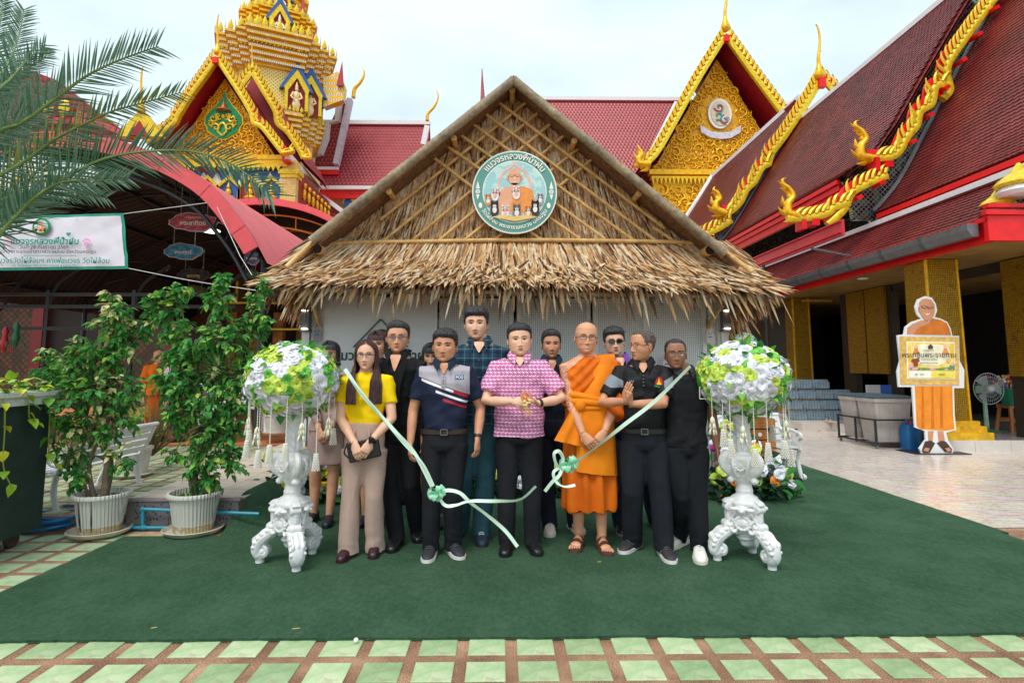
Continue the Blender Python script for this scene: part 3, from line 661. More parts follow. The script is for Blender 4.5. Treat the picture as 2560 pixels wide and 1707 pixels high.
def finial(parent, P, r0, mat=None, spikes=0, name='finial', lim=None, sp=.6):
    m = MB(); Q = bez(P, 8 * len(P)); n = len(Q); R = [r0 * (1 - i / (n - 1)) ** .75 + r0 * .06 for i in range(n)]
    m.tube(Q, R, 8, flat=.7)
    for k in range(spikes):
        i = int(n * (.05 + .8 * k / spikes)); p = Vector(Q[i]); t = (Vector(Q[i + 1]) - p).normalized(); o = Vector((-t.z, 0, t.x)) * (1 if sp > 0 else -1); l = R[i] * 1.5 + r0 * .16
        m.tube([p, p + o * l * .6 + t * l * .2, p + o * l * .8 + t * l * .9], [R[i] * .7, R[i] * .45, .004], 5)
    return m.build(name, mat or GOLD, parent, 70)
def chofa(parent, base, h, lean=0.0, curl=1, mat=None):
    """slender horn on a bulb"""
    b = Vector(base); m = MB(); m.lathe([(h * .036, 0), (h * .078, h * .035), (h * .086, h * .09), (h * .05, h * .18), (h * .034, h * .28)], 10, TR(*b))
    Q = bez([b + Vector((lean * h * t + curl * h * dx, 0, h * t)) for t, dx in ((.26, 0), (.4, .0), (.55, .05), (.7, .085), (.85, .07), (.95, .03), (1.0, -.02))], 40)
    m.tube(Q, [h * (.034 - .022 * (i / len(Q)) ** .7) for i in range(len(Q))], 7)
    bell = Vector(Q[int(len(Q) * .3)]) + Vector((curl * h * .05, 0, -.02 * h)); m.ball(bell, h * .012, 6)
    return m.build('horn_finial', mat or GOLD, parent, 60)
def tiled(parent, prof, y0, y1, sx, sy, mat, name='roof_tiles'):
    """courses of overlapping tiles on a slope given by (x, z) points, running along Y"""
    pr = bez([(x, 0, z) for x, z in prof], 12 * len(prof)); L_ = np.concatenate([[0], np.cumsum(np.linalg.norm(np.diff(pr, axis=0), axis=1))])
    ns, ny = int(L_[-1] / sx), int((y1 - y0) / sy); V, Fc = [], []; k = 0
    f = lambda s: np.array([np.interp(s, L_, pr[:, a]) for a in (0, 1, 2)])
    for i in range(ns):
        p, q = f(i * sx), f((i + 1.25) * sx); t = (q - p) / np.linalg.norm(q - p); n = np.array((-t[2], 0, t[0]))
        for j in range(ny):
            ya = y0 + (j + (.5 if i % 2 else 0)) * sy; h = .022 + .006 * random.random(); g_ = sy * .03
            a0 = p + n * h; mid = p - t * sx * .18 + n * h; b0 = q + n * .004
            V += [(a0[0], ya + g_, a0[2]), (mid[0], ya + sy / 2, mid[2]), (a0[0], ya + sy - g_, a0[2]), (b0[0], ya + sy - g_, b0[2]), (b0[0], ya + g_, b0[2])]
            z0 = p + n * -.005; V += [(z0[0], ya + g_, z0[2]), (mid[0] - n[0] * .03, ya + sy / 2, mid[2] - n[2] * .03), (z0[0], ya + sy - g_, z0[2])]
            Fc += [(k, k + 4, k + 3, k + 2, k + 1), (k, k + 1, k + 6, k + 5), (k + 1, k + 2, k + 7, k + 6)]; k += 8
    m = MB(); m.add(V, Fc); return stuff(m.build(name, mat, parent, None))
def slopebody(parent, prof, y0, y1, mat, name, drop=.06, mirror=None):
    m = MB(); r = [[(x, y, z - drop) for x, z in prof] for y in (y0, y1)]; r2 = [[(x, y, z - drop - .1) for x, z in prof] for y in (y0, y1)]
    m.loft(r, caps=False, closed=False); m.loft(r2, caps=False, closed=False)
    if mirror is not None:
        m.loft([[(2 * mirror - x, y, z) for x, y, z in q] for q in r], caps=False, closed=False)
    return m.build(name, mat, parent, None)
# ================================================================ hall on the right: stepped roofs running away along Y
XR = 11.0
hall = thing('temple_hall', 'temple hall with steep maroon tiled roofs, gold naga verges and gold mosaic columns', 'temple', (9.0, 10.0, 0))
R1 = [(8.1, 4.74), (8.35, 5.0), (8.75, 5.5), (9.4, 6.6), (10.3, 8.15), (XR + .1, 9.5)]
R2 = [(7.45, 5.60), (8.0, 5.98), (8.6, 6.78), (9.3, 7.9), (10.2, 9.3), (XR, 10.5)]
R3 = [(7.6, 6.35), (8.0, 6.85), (8.7, 7.8), (9.5, 8.98), (10.3, 10.2), (XR, 11.3)]
R4 = [(7.2, 3.62), (7.6, 3.98), (8.2, 4.5)]
for pr, y0, y1 in ((R1, 7.6, 12.1), (R2, 11.9, 20.3), (R3, 20.1, 29.0)):
    slopebody(hall, pr, y0, y1, TILEM, 'roof', mirror=XR)
slopebody(hall, R4, 8.4, 22, TILEM, 'skirt_roof')
tiled(hall, R1, 7.6, 12.08, .105, .12, TILEM); tiled(hall, R2, 12.0, 20.25, .105, .12, TILEM); tiled(hall, R4, 8.4, 18, .105, .12, TILEM); tiled(hall, R3, 20.2, 29.0, .14, .16, TILEM)
# gable walls of mirror mosaic above the lower roof
for pr, y in ((R2, 12.12), (R3, 20.35)):
    m = MB(); m.prism([(x + .12, z - .02) for x, z in pr] + [(2 * XR - pr[0][0], pr[0][1]), (2 * XR - pr[0][0], 4.6), (pr[0][0] + .2, 4.6)], .12, T=TR(0, y, 0)); m.build('mosaic_gable', BLUEM, hall, None)
# flashing where the lower roof meets the gable
for pr, y in ((R1, 12.06), (R2, 20.28)):
    m = MB(); m.tube([(x - .03, y, z + .05) for x, z in bez([(a, 0, b) for a, b in pr], 30)[:, [0, 2]]], .045, 6); m.build('flashing', GREYF, hall, 60)
# ridges and red eave bands
for pr, y0, y1, r in ((R1, 7.6, 12, .07), (R2, 11.9, 20.2, .07), (R3, 20.1, 29, .09)):
    m = MB(); m.box((pr[-1][0], (y0 + y1) / 2, pr[-1][1] + .02), (r * 2.2, y1 - y0, r * 2)); m.build('ridge', WHT, hall, 30)
m = MB(); m.tube([(x - .02, 29.05, z + .06) for x, z in R3], .12, 6); m.build('verge_trim', WHT, hall, 60)
for pr, y0, y1 in ((R1, 7.6, 12.0), (R2, 12.3, 20.2), (R3, 20.5, 29)):
    x, z = pr[0]; m = MB()
    for k, (dx, dz, w, h) in enumerate(((.02, -.10, .10, .10), (.07, -.22, .10, .14), (.13, -.38, .10, .18))): m.box((x + dx, (y0 + y1) / 2, z + dz), (w, y1 - y0 + .002 * k, h))
    m.build('eave_band', RED, hall, 30)
m = MB(); m.box((8.03, 15, 4.475), (.07, 13.6, .10)); m.build('white_band', WHT, hall, 30)
m = MB(); m.box((7.22, 15, 3.60), (.08, 13.5, .07)); m.box((7.30, 15, 3.42), (.08, 13.48, .30)); m.build('eave_fascia', RED, hall, 30)
m = MB(); m.box((11.0, 8.26, 3.46), (7.6, .08, .38)); m.box((11.0, 8.22, 3.69), (7.7, .10, .07)); m.box((11.0, 8.24, 3.80), (7.6, .10, .06)); m.build('front_fascia', RED, hall, 30)
m = MB(); m.box((9.9, 15, 3.30), (5.2, 13.4, .03)); m.build('soffit', WOODY, hall, None)
# gutter: lengths with joints
for k in range(11):
    y0 = 8.35 + k * 1.02; m = MB(); m.loft([[(7.16 - .0, y, 3.56), (6.99, y, 3.56), (6.99, y, 3.46), (7.06, y, 3.36), (7.16, y, 3.36)] for y in (y0, y0 + 1.0)]); o = m.build('gutter', STEEL, hall, 20)
    m = MB(); m.loft([[(7.17, y, 3.57), (6.98, y, 3.57), (6.98, y, 3.455), (7.055, y, 3.35), (7.17, y, 3.35)] for y in (y0 + .96, y0 + 1.03)]); m.build('gutter_joint', M('steel_joint', c(96, 100, 104), .5, .5), o, 20)
# gilded verges of the two front gables
Z5 = lambda x, y, Y: at(1960 + x / 2.613, y / 2.613, Y)
Z4 = lambda x, y, Y: at(1560 + x / 2.613, y / 2.613, Y)
verge(hall, [Z5(x, y, 11.75) for x, y in ((1440, -90), (1300, 90), (1180, 255), (1075, 410), (1062, 500), (1080, 590), (1035, 650))], .15, .30, .145, side=-1)
verge(hall, [Z5(x, y, 11.72) for x, y in ((1045, 552), (985, 575), (960, 680), (885, 735), (862, 825), (800, 900), (755, 985), (690, 1030), (545, 1040))], .15, .30, .145, side=-1, f1=.93)
verge(hall, [Z5(x, y, 11.68) for x, y in ((670, 1150), (560, 1195), (440, 1265), (395, 1360), (330, 1430), (285, 1470))], .15, .30, .15, side=-1, f1=.6)
verge(hall, [Z5(x, y, 11.66) for x, y in ((420, 1330), (330, 1355), (270, 1400), (150, 1425), (20, 1430))], .15, .28, .15, side=-1)
for dx, dy in ((0, 0), (-475, 375)):
    finial(hall, [Z5(x + dx, y + dy, 11.7) for x, y in ((560, 1040), (505, 1020), (500, 960), (530, 910), (505, 860), (470, 830), (465, 800), (490, 788))], .13, GOLD, 7)
    m = MB(); p = Z5(585 + dx, 1085 + dy, 11.75); m.box(p, (.10, .3, .30)); p = Z5(660 + dx, 1085 + dy, 11.75); m.box(p, (.16, .3, .14)); m.build('verge_bracket', RED, hall, 30)
for x, y in ((1355, 75), (1245, 245), (1145, 412), (1035, 590), (930, 765), (820, 940), (615, 1205), (470, 1300)):
    m = MB(); p = Z5(x, y, 11.72); m.box((0, 0, 0), (.13, .3, .08), T=TR(*p) @ Matrix.Rotation(-.5, 4, 'Y')); m.build('purlin_block', RED, hall, 30)
verge(hall, [Z4(x, y, 20.0) for x, y in ((1285, 515), (1215, 640), (1130, 770), (1040, 900), (965, 1000), (940, 1080))], .24, .42, .22, side=-1)
verge(hall, [Z4(x, y, 19.97) for x, y in ((950, 1070), (900, 1100), (850, 1190), (800, 1240), (760, 1320), (700, 1380), (640, 1395))], .22, .42, .22, side=-1)
verge(hall, [Z4(x, y, 19.97) for x, y in ((700, 1440), (620, 1490), (540, 1530), (430, 1600))], .22, .42, .22, side=-1)
verge(hall, [Z4(x, y, 20.0) for x, y in ((1290, 515), (1340, 560), (1420, 660))], .22, .40, .22, side=1)
finial(hall, [Z4(x, y, 19.9) for x, y in ((650, 1395), (605, 1370), (600, 1330), (625, 1300), (610, 1260), (585, 1240), (595, 1218))], .2, GOLD, 6)
b = Z4(1278, 520, 19.95); chofa(hall, b, 2.15, .0, .5)
m = MB(); p = Z4(1290, 545, 19.9); m.box(p, (.25, .2, .35)); m.build('apex_block', RED, hall, 30)
m = MB(); m.loft([[(x + .25, 20.05, z - .1), (x + .25, 20.9, z - .1)] for x, z in R3], closed=False, caps=False); m.loft([[(2 * XR - x - .25, 20.05, z - .1), (2 * XR - x - .25, 20.9, z - .1)] for x, z in R3], closed=False, caps=False); m.build('verge_soffit', REDS, hall, None)
# corner lotus finials in white and gold
for px, py, Y, s in ((2493, 506, 8.5, .30), (2550, 452, 8.2, .42)):
    p = at(px, py, Y); m = MB(); T = TR(p.x, p.y, p.z - s * .55)
    m.lathe([(s * .62, 0), (s * .72, s * .14), (s * .62, s * .30)], 10, T, 1); m.lathe([(s * .60, s * .30), (s * .78, s * .42), (s * .62, s * .62), (s * .3, s * .85), (s * .05, s * 1.2)], 10, T, 0); m.build('corner_lotus', [GOLDY, WHT], hall, 50)
# porch: platform, steps, columns, inner wall with dark openings
m = MB(); m.box((11.3, 15.7, .1), (8.24, 12.4, .2)); m.box((6.96, 17.2, .098), (.83, 9.2, .196)); m.build('terrace', WALLT, hall, 30)
m = MB(); m.sheet([(x, y, .205) for x in (7.2, 15.4) for y in (9.53, 21.8)], 2, 2); m.build('terrace_floor', GREYT, hall, None)
for k in range(9):
    m = MB(); m.box((7.48 + k * .6, 9.494, .1), (.592, .012, .188)); m.build('step_tile', WALLT, hall, 30)
def column(x, y, w, d=None, z0=.2):
    d = d or w
    m = MB(); m.box((x, y, 1.75), (w, d, 3.05), taper=.93); o = m.build('column', MOSG, hall, 30)
    m = MB()
    for k, (e, h, z) in enumerate(((.42, .12, .26), (.30, .10, .37), (.18, .08, .46))): m.box((x, y, z), (w + e, d + e, h))
    m.build('column_base', GOLDP, o, 30)
    m = MB()
    for sx in (-1, 1): m.bar((x + sx * w * .5, y - d * .5, .5), (x + sx * w * .465, y - d * .465, 3.27), .035, .035)
    m.build('corner_strip', GOLDP, o, 30)
column(7.64, 10.02, .58); column(8.1, 15.6, .46); column(8.1, 21.0, .46)
m = MB()
for y0, y1 in ((8.6, 9.95), (12.9, 13.2), (14.4, 14.9), (17.0, 22)): m.box((8.98, (y0 + y1) / 2, 1.75), (.16, y1 - y0, 3.08))
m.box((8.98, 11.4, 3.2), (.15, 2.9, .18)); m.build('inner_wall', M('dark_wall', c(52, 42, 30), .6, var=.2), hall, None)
for y0, y1 in ((13.05, 13.75), (13.8, 14.5), (9.4, 9.9)):
    m = MB(); m.box((8.86, (y0 + y1) / 2, 2.25), (.08, y1 - y0, 2.02)); m.build('mosaic_pilaster', MOSG, hall, 30)
m = MB(); m.box((8.45, 15.2, 3.17), (.8, .06, .05)); m.build('lintel', GOLDP, hall, 30)
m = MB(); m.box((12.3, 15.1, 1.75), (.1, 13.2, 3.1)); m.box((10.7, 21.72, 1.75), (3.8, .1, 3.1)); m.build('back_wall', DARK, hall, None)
for px, py in ((2158, 711), (2340, 632)):
    p = at(px, py, 12.0 if px < 2200 else 10.5); m = MB(); m.lathe([(.09, 0), (.11, .02)], 14, TR(p.x, p.y, 3.265)); m.build('downlight', WHITE, hall, 30)
# ================================================================ red edged awning between hut and hall
aw = thing('awning', 'lean-to awning with broad red metal edge beside the temple roofs', 'awning', (5.2, 14, 0))
m = MB(); m.box((6.30, 15, 3.98), (.05, 9.4, .30)); m.box((6.26, 15, 3.90), (.05, 9.38, .03)); m.box((6.26, 15, 4.10), (.05, 9.37, .02)); m.build('edge_channel', M('awning_red', c(205, 46, 58), .4), aw, 30)
m = MB(); m.box((4.75, 17, 3.85), (3.0, 5.4, .04)); m.build('sheet', M('awning_sheet', c(54, 52, 54), .6), aw, None)
for x, y in ((6.22, 13.4), (3.6, 14.5), (6.22, 18)): m = MB(); m.tube([(x, y, 0), (x, y, 3.83)], .035, 8); m.build('post', BLACKM, aw)
m = MB(); m.bar((6.22, 13.4, 3.2), (6.22, 14.2, 3.8), .04, .04); m.bar((6.4, 11.6, 3.85), (7.2, 11.6, 3.7), .04, .04); m.build('strut', STEEL, aw)
m = MB(); m.box((5.0, 19.6, 2), (4.4, .06, 4.0)); m.build('shade_net', M('shade_net', c(46, 44, 46), .9, var=.2), aw, None)
# ================================================================ generic far gable with carved pediment
def gable(parent, Y, inset, A, Lp, Rp, PA, PB, PC, fin, step, w, cornice=True, seed=1, em=None, r=.5):
    """A apex, Lp/Rp verge feet (pixels at Y); PA apex, PB, PC feet of the pediment (pixels at Y+inset)"""
    a, l, r_ = at(*A, Y), [at(*p, Y) for p in Lp], [at(*p, Y) for p in Rp]
    verge(parent, [a] + l, w, fin, step, .25, -1); verge(parent, [a] + r_, w, fin, step, .25, 1)
    pa, pb, pc = (at(*q, Y + inset) for q in (PA, PB, PC)); 
    tri = [(pb.x, pb.z), (pc.x, pc.z), (pa.x, pa.z)]; m = MB(); m.prism(tri, .3, T=TR(0, Y + inset, 0)); m.build('pediment', M('ochre_gilt', c(236, 164, 14), .45, .2, var=.25), parent, None)
    holes = []
    if em: e = at(*em[0], Y + inset); holes = [(e.x, e.z, em[1])]
    relief(parent, [(pb.x + .2, pb.z + .1), (pc.x - .2, pc.z + .1), (pa.x, pa.z - .3)], Y + inset, r, GOLD, seed, holes=holes)
    for q in (l, r_):      # red soffit from the verge back past the pediment
        m = MB(); pts = [a] + q; m.loft([[p + Vector((0, .1, -w * .3)), p + Vector((0, inset + 3, -w * .3))] for p in pts], closed=False, caps=False); m.build('verge_soffit', REDS, parent, None)
        m = MB(); m.loft([[p + Vector((0, .2, w * .2)), p + Vector((0, inset + 5, w * .2))] for p in pts], closed=False, caps=False); m.build('roof_slope', TILEF, parent, None)
    m = MB(); m.box((a.x, Y - .05, a.z - w * .9), (w * 1.1, .3, w * 1.2)); m.build('apex_block', RED, parent, 30)
    return a, pa, pb, pc
# ---------------------------------------------------------------- viharn with the big gold gable, right of centre
vih = thing('gold_gable_hall', 'distant temple hall with tall gilded gable and white crest behind the thatched hut', 'temple', (10, 33, 0))
a, pa, pb, pc = gable(vih, 32, 1.4, (1814, 88), [(1745, 200), (1690, 300), (1640, 385), (1600, 418)], [(1880, 180), (1950, 275), (2030, 390)], (1792, 148), (1632, 428), (1965, 428), .55, .36, .32, em=((1800, 292), 1.15), seed=4, r=.30)
chofa(vih, a + Vector((0, 0, .2)), 3.3, .02, .4)
finial(vih, [at(x, y, 31.9) for x, y in ((1625, 412), (1600, 410), (1597, 395), (1604, 385), (1598, 372), (1594, 362))], .3, GOLD, 5)
e = at(1800, 284, 33.2)
m = MB(); m.prism([(x, z) for x, z in circ(24, .72, .95)], .12, T=TR(e.x, e.y, e.z)); o = m.build('crest', WHITE, vih, 30)
m = MB(); m.prism(circ(20, .56, .78), .05, T=TR(e.x, e.y - .06, e.z)); m.build('crest_field', M('crest_cream', c(214, 196, 170), .5), o, None)
m = MB()
for k in range(7): P, R_ = spiral((e.x + random.uniform(-.35, .35), e.z + random.uniform(-.5, .5)), .3, random.uniform(0, 6), 1, 1, .22, e.y - .06, .06); m.tube(P, R_, 5, k % 3)
m.build('crest_figure', [M('crest_teal', c(90, 160, 160)), M('crest_red', c(190, 70, 60)), M('crest_white', c(230, 230, 230))], o, 60)
m = MB(); m.prism([(-1.25, -.75), (-.6, -1.15), (0, -1.22), (.6, -1.15), (1.25, -.75), (1.2, -1.2), (.6, -1.55), (0, -1.62), (-.6, -1.55), (-1.2, -1.2)], .1, T=TR(e.x, e.y - .05, e.z)); m.build('crest_ribbon', M('crest_ribbon', c(206, 200, 214), .5, var=.2, vs=8), o, None)
m = MB(); m.box(((pb.x + pc.x) / 2, 33.3, pb.z - .15), (pc.x - pb.x + .6, .5, .30)); m.box(((pb.x + pc.x) / 2, 33.25, pb.z - .5), (pc.x - pb.x + .4, .5, .12)); m.build('cornice', GOLD, vih, 30)
m = MB()
for k in range(34): x = pb.x - .1 + k * (pc.x - pb.x + .2) / 33; m.add([(x - .09, 33.0, pb.z - .55), (x + .09, 33.0, pb.z - .55), (x, 33.0, pb.z - .95), (x, 33.2, pb.z - .55)], [(0, 1, 2), (0, 2, 3), (1, 3, 2)])
m.build('pendant_row', GOLDY, vih, None)
m = MB(); m.box(((pb.x + pc.x) / 2, 33.6, pb.z / 2), (pc.x - pb.x, .4, pb.z - .5)); m.build('wall', GOLD, vih, None)
relief(vih, [(pb.x + .3, 6), (pb.x + 5.6, 6), (pb.x + 5.6, pb.z - 1.0), (pb.x + .3, pb.z - 1.0)], 33.38, .42, GOLD, 8)
def farroof(parent, x0, x1, yr, ye, Yr, Ye, band=True):
    a, b = at(x0, yr, Yr), at(x1, yr, Yr); q = at(x0, ye, Ye); xa, xb = a.x, b.x
    m = MB(); n = 6; pts = []
    for k in range(n + 1):
        t = k / n; pts.append((Yr + (Ye - Yr) * t, a.z + (q.z - a.z) * t - .35 * math.sin(PI * t)))
    m.loft([[(x, y, z) for y, z in pts] for x in (xa, xb)], closed=False, caps=False); m.loft([[(x, 2 * Yr - y, z) for y, z in pts] for x in (xa, xb)], closed=False, caps=False); m.build('roof_slope', TILEF, parent, None)
    m = MB(); m.box(((xa + xb) / 2, Yr, a.z + .12), (xb - xa, .4, .26)); m.build('ridge', WHT, parent, 30)
    if band:
        m = MB(); m.box(((xa + xb) / 2, Ye, q.z - .1), (xb - xa, .3, .2)); m.build('white_band', WHT, parent, 30); m = MB(); m.box(((xa + xb) / 2, Ye + .2, q.z - .45), (xb - xa, .3, .5)); m.build('eave_band', RED, parent, 30)
    m = MB(); m.box(((xa + xb) / 2, Ye + 1.2, q.z / 2), (xb - xa, .4, q.z - .6)); m.build('wall', PEACH, parent, None)
    return xa, xb, a.z, q.z
farroof(vih, 1330, 1700, 252, 480, 38, 33.6); farroof(vih, 1690, 2010, 262, 480, 38.4, 34.5)
m = MB(); m.tube([at(1690, 258, 33.9), at(1610, 415, 32.4)], .14, 6); m.build('verge_trim', WHT, vih, 60)
# ================================================================ left: shrine with gilded gables and tiered spire
Z2 = lambda x, y: (380 + x / 2.24, y / 2.24)
shr = thing('gilded_shrine', 'shrine with gilded gable bearing a green teardrop emblem, left of the hut', 'temple', (-11, 24, 0))
a, pa, pb, pc = gable(shr, 24, .9, Z2(365, 325), [Z2(*p) for p in ((300, 420), (220, 530), (150, 640), (125, 690), (60, 740), (-30, 800))], [Z2(*p) for p in ((440, 440), (510, 550), (560, 640), (575, 690), (620, 715), (680, 790), (735, 860))], Z2(408, 440), Z2(95, 900), Z2(700, 890), .36, .22, .22, em=(Z2(400, 670), .75), seed=6, r=.21)
chofa(shr, a + Vector((0, 0, .1)), 1.9, -.02, -.3)
b2 = at(*Z2(562, 400), 26.2)
verge(shr, [b2] + [at(*Z2(*p), 26.2) for p in ((620, 500), (690, 620), (705, 690), (760, 740), (820, 830), (850, 885))], .26, .38, .24, side=1); verge(shr, [b2] + [at(*Z2(*p), 26.2) for p in ((510, 470), (450, 560))], .26, .38, .24, side=-1)
m = MB(); q = [b2] + [at(*Z2(*p), 26.2) for p in ((620, 510), (690, 630), (770, 770), (850, 900))]; m.loft([[p + Vector((0, .15, -.05)), p + Vector((0, 4, -.05))] for p in q], closed=False, caps=False); m.build('roof_slope', TILEF, shr, None)
m = MB(); m.loft([[p + Vector((0, .1, -.25)), p + Vector((0, 4, -.25))] for p in q], closed=False, caps=False); m.build('verge_soffit', REDS, shr, None)
m = MB(); p0, p1, p2 = at(*Z2(562, 430), 27), at(*Z2(300, 900), 27), at(*Z2(840, 900), 27); m.prism([(p1.x, p1.z), (p2.x, p2.z), (p0.x, p0.z)], .2, T=TR(0, 27, 0)); m.build('inner_pediment', REDS, shr, None)
chofa(shr, b2 + Vector((0, 0, .05)), 1.3, -.05, -.2)
for P in ([(735, 862), (790, 850), (775, 830), (790, 800)], [(850, 885), (885, 885), (878, 850), (870, 830)]): finial(shr, [at(*Z2(*p), 23.9 if P[0][0] < 800 else 26.1) for p in P], .16, GOLD, 3)
# teardrop emblem
e = at(*Z2(402, 668), 24.78); tear = [(0, 1.28), (.12, .95), (.34, .62), (.55, .4), (.78, .1), (.80, -.22), (.70, -.34), (.66, -.55), (.45, -.70), (.2, -.86), (0, -.92)]; tear = tear + [(-x, z) for x, z in reversed(tear[1:-1])]
m = MB(); m.prism([(x * 1.1, z * 1.06) for x, z in tear], .1, T=TR(*e)); o = m.build('teardrop_emblem', GOLDY, shr, None)
m = MB(); m.prism(tear, .06, T=TR(e.x, e.y - .04, e.z)); m.build('emblem_field', M('emblem_green', c(14, 140, 84), .3, .2, var=.15, vs=9), o, None)
m = MB()
for sx in (-1, 1):
    for x, z, r, a0 in ((.42, .0, .22, 2), (.30, -.42, .2, 0), (.2, .1, .16, 4), (.55, -.25, .14, 1)): P, R_ = spiral((e.x + sx * x, e.z + z), r, a0 if sx > 0 else PI - a0, 1.2, sx, .26, e.y - .05, .06); m.tube(P, R_, 5)
    m.tube([(e.x, e.y - .07, e.z - .8), (e.x + sx * .2, e.y - .09, e.z - .6), (e.x + sx * .12, e.y - .09, e.z - .3), (e.x, e.y - .07, e.z - .2)], .05, 5)
m.ball((e.x, e.y - .05, e.z + .1), (.1, .08, .12), 8); m.build('emblem_scrolls', GOLDY, o, 60)
m = MB(); m.lathe([(.34, 0), (.30, .06), (.16, .12), (.12, .26), (.05, .40), (.01, .7)], 10, TR(e.x, e.y - .05, e.z + .35)); m.build('emblem_crown', M('crown_bronze', c(196, 130, 70), .4, .3), o, 50)
# cornice, lotus frieze with arched niches and little seated figures, corner pillars
def wpx(x, y, Y=24.9): return at(*Z2(x, y), Y)
lw, rw = wpx(20, 930), wpx(735, 930)
m = MB()
for k, (z0, h, d) in enumerate(((885, .20, .5), (905, .12, .42), (925, .20, .55))): p = wpx(0, z0); m.box(((lw.x + rw.x) / 2, 24.95, p.z), (rw.x - lw.x + d, d, h))
m.build('cornice', GOLD, shr, 30)
n = 26; m = MB()
for k in range(n): x = lw.x + (rw.x - lw.x) * (k + .5) / n; z = wpx(0, 935).z; m.add([(x - .12, 24.62, z), (x + .12, 24.62, z), (x, 24.62, z - .26), (x, 24.8, z)], [(0, 1, 2), (0, 2, 3), (1, 3, 2)])
m.build('pendant_row', GOLDY, shr, None)
m = MB(); z0, z1 = wpx(0, 1130).z, wpx(0, 945).z; m.box(((lw.x + rw.x) / 2, 25.1, (z0 + z1) / 2), (rw.x - lw.x, .3, z1 - z0)); m.build('frieze', M('frieze_gold', c(226, 180, 60), .45, .2, f=lambda g: g.mix((g.z > 9.45), g.mix((g.vor(5) < .3), c(236, 190, 50), c(206, 140, 26)), g.mix((((g.x * 1.7).fr() - .5).abs() * 1.1 < (g.z - 9.45) * .95), c(238, 232, 222), c(50, 96, 168)))), shr, None)
for k in range(6):
    x = lw.x + (rw.x - lw.x) * (k + .5) / 6; z = wpx(0, 1118).z
    m = MB(); m.prism([(x - .52, z), (x - .52, z + .62), (x, z + 1.12), (x + .52, z + .62), (x + .52, z), (x + .40, z), (x + .42, z + .56), (x, z + .94), (x - .42, z + .56), (x - .42, z)], .14, T=TR(0, 24.82, 0)); o = m.build('niche', GOLDY, shr, None)
    m = MB(); m.prism([(x - .42, z), (x + .42, z), (x + .42, z + .56), (x, z + .94), (x - .42, z + .56)], .02, T=TR(0, 24.93, 0)); m.build('niche_back', BLUEP if k % 2 else REDS, o, None)
    m = MB(); m.ball((x, 24.86, z + .11), (.27, .12, .11), 8); m.ball((x, 24.86, z + .32), (.15, .11, .20), 8); m.ball((x, 24.84, z + .58), (.085, .08, .10), 8); m.lathe([(.04, 0), (.01, .12)], 6, TR(x, 24.84, z + .66)); m.build('seated_figure', GOLD, o, 60)
p = wpx(772, 1050); m = MB(); m.box((p.x, 25.0, p.z - 2), (.62, .5, 6.4)); o = m.build('corner_pillar', M('pillar_mosaic', c(236, 214, 160), .5, f=lambda g: g.mix((g.vor(14) < .3), c(220, 180, 90), c(238, 222, 186))), shr, 30)
m = MB(); m.box((p.x, 25.0, wpx(0, 965).z), (.9, .7, .2)); m.box((p.x, 25.0, wpx(0, 985).z), (.75, .6, .2)); m.build('capital', GOLDY, o, 30)
# side wall going back from the corner pillar with red figures
m = MB(); m.box((p.x + .25, 27.3, 5.9), (.2, 4.4, 8.2)); m.build('side_wall', REDS, shr, None)
m = MB()
for k in range(14): y = 25.6 + k * .3; z = 9.2 - (k % 2) * .9; m.ball((p.x + .4, y, z), (.1, .12, .3), 6); m.ball((p.x + .42, y, z + .4), (.1, .1, .14), 6)
m.build('wall_figures', GOLD, shr, 60)
# receding eave of the shrine's side roof: white and red bands
for o_, (x0, y0), (x1, y1), w, mt, nm in ((0, (760, 875), (925, 1055), .16, WHT, 'white_band'), (1, (745, 880), (905, 1065), .22, RED, 'eave_band')):
    m = MB(); m.bar(at(*Z2(x0, y0), 24.2), at(*Z2(x1, y1), 30), .25, w * 1.6); m.build(nm, mt, shr, 30)
# ================================================================ spire (prang) of many redented tiers
spr = thing('tiered_spire', 'gilded many tiered spire with niches rising behind the shrine gable', 'spire', (-12.8, 32, 0))
CX, CY = at(690, 200, 32).x, 32.0
SPW = M('spire_bands', c(236, 186, 90), .45, .15, f=lambda g: g.mix((((g.z * 3.1).fr()) > .70), g.mix((((g.z * 3.1).fr()) > .86), g.mix((g.vor(3) < .33), c(238, 186, 40), c(242, 204, 140)), c(206, 110, 70)), g.mix((((g.x + g.y) * 7).fr() > .5), c(150, 160, 170), c(240, 222, 190))))
def redent(h, n=3, k=.16):
    P = []
    for q in range(4):
        s = [(h, h * (1 - k * n))]
        for i in range(1, n + 1): s += [(h - h * k * i, h * (1 - k * n) + h * k * (i - 1)), (h - h * k * i, h * (1 - k * n) + h * k * i)]
        a = q * PI / 2; P += [(x * math.cos(a) - y * math.sin(a), x * math.sin(a) + y * math.cos(a)) for x, y in s]
    return P
ROT = math.radians(24)
def tier(prof, mat, name, mi=None):
    m = MB(); rings = []
    for h, z in prof: rings.append([(CX + x * math.cos(ROT) - y * math.sin(ROT), CY + x * math.sin(ROT) + y * math.cos(ROT), z) for x, y in redent(h)])
    m.loft(rings); return m.build(name, mat, spr, 20)
def molding(h0, h1, z0, z1, n):
    out = []
    for k in range(n):
        za, zb = z0 + (z1 - z0) * k / n, z0 + (z1 - z0) * (k + 1) / n; h = h0 + (h1 - h0) * (k + .5) / n; e = .11 * (1 if k % 2 else -.6)
        out += [(h + e, za), (h + e, zb - .01)]
    return out
tier([(2.5, 0), (2.5, 12.4)], PEACH, 'spire_base'); tier([(2.05, 12.4), (2.05, 14.0)], PEACH, 'spire_pilasters'); tier(molding(2.3, 2.6, 13.9, 15.2, 9), SPW, 'spire_ledge')
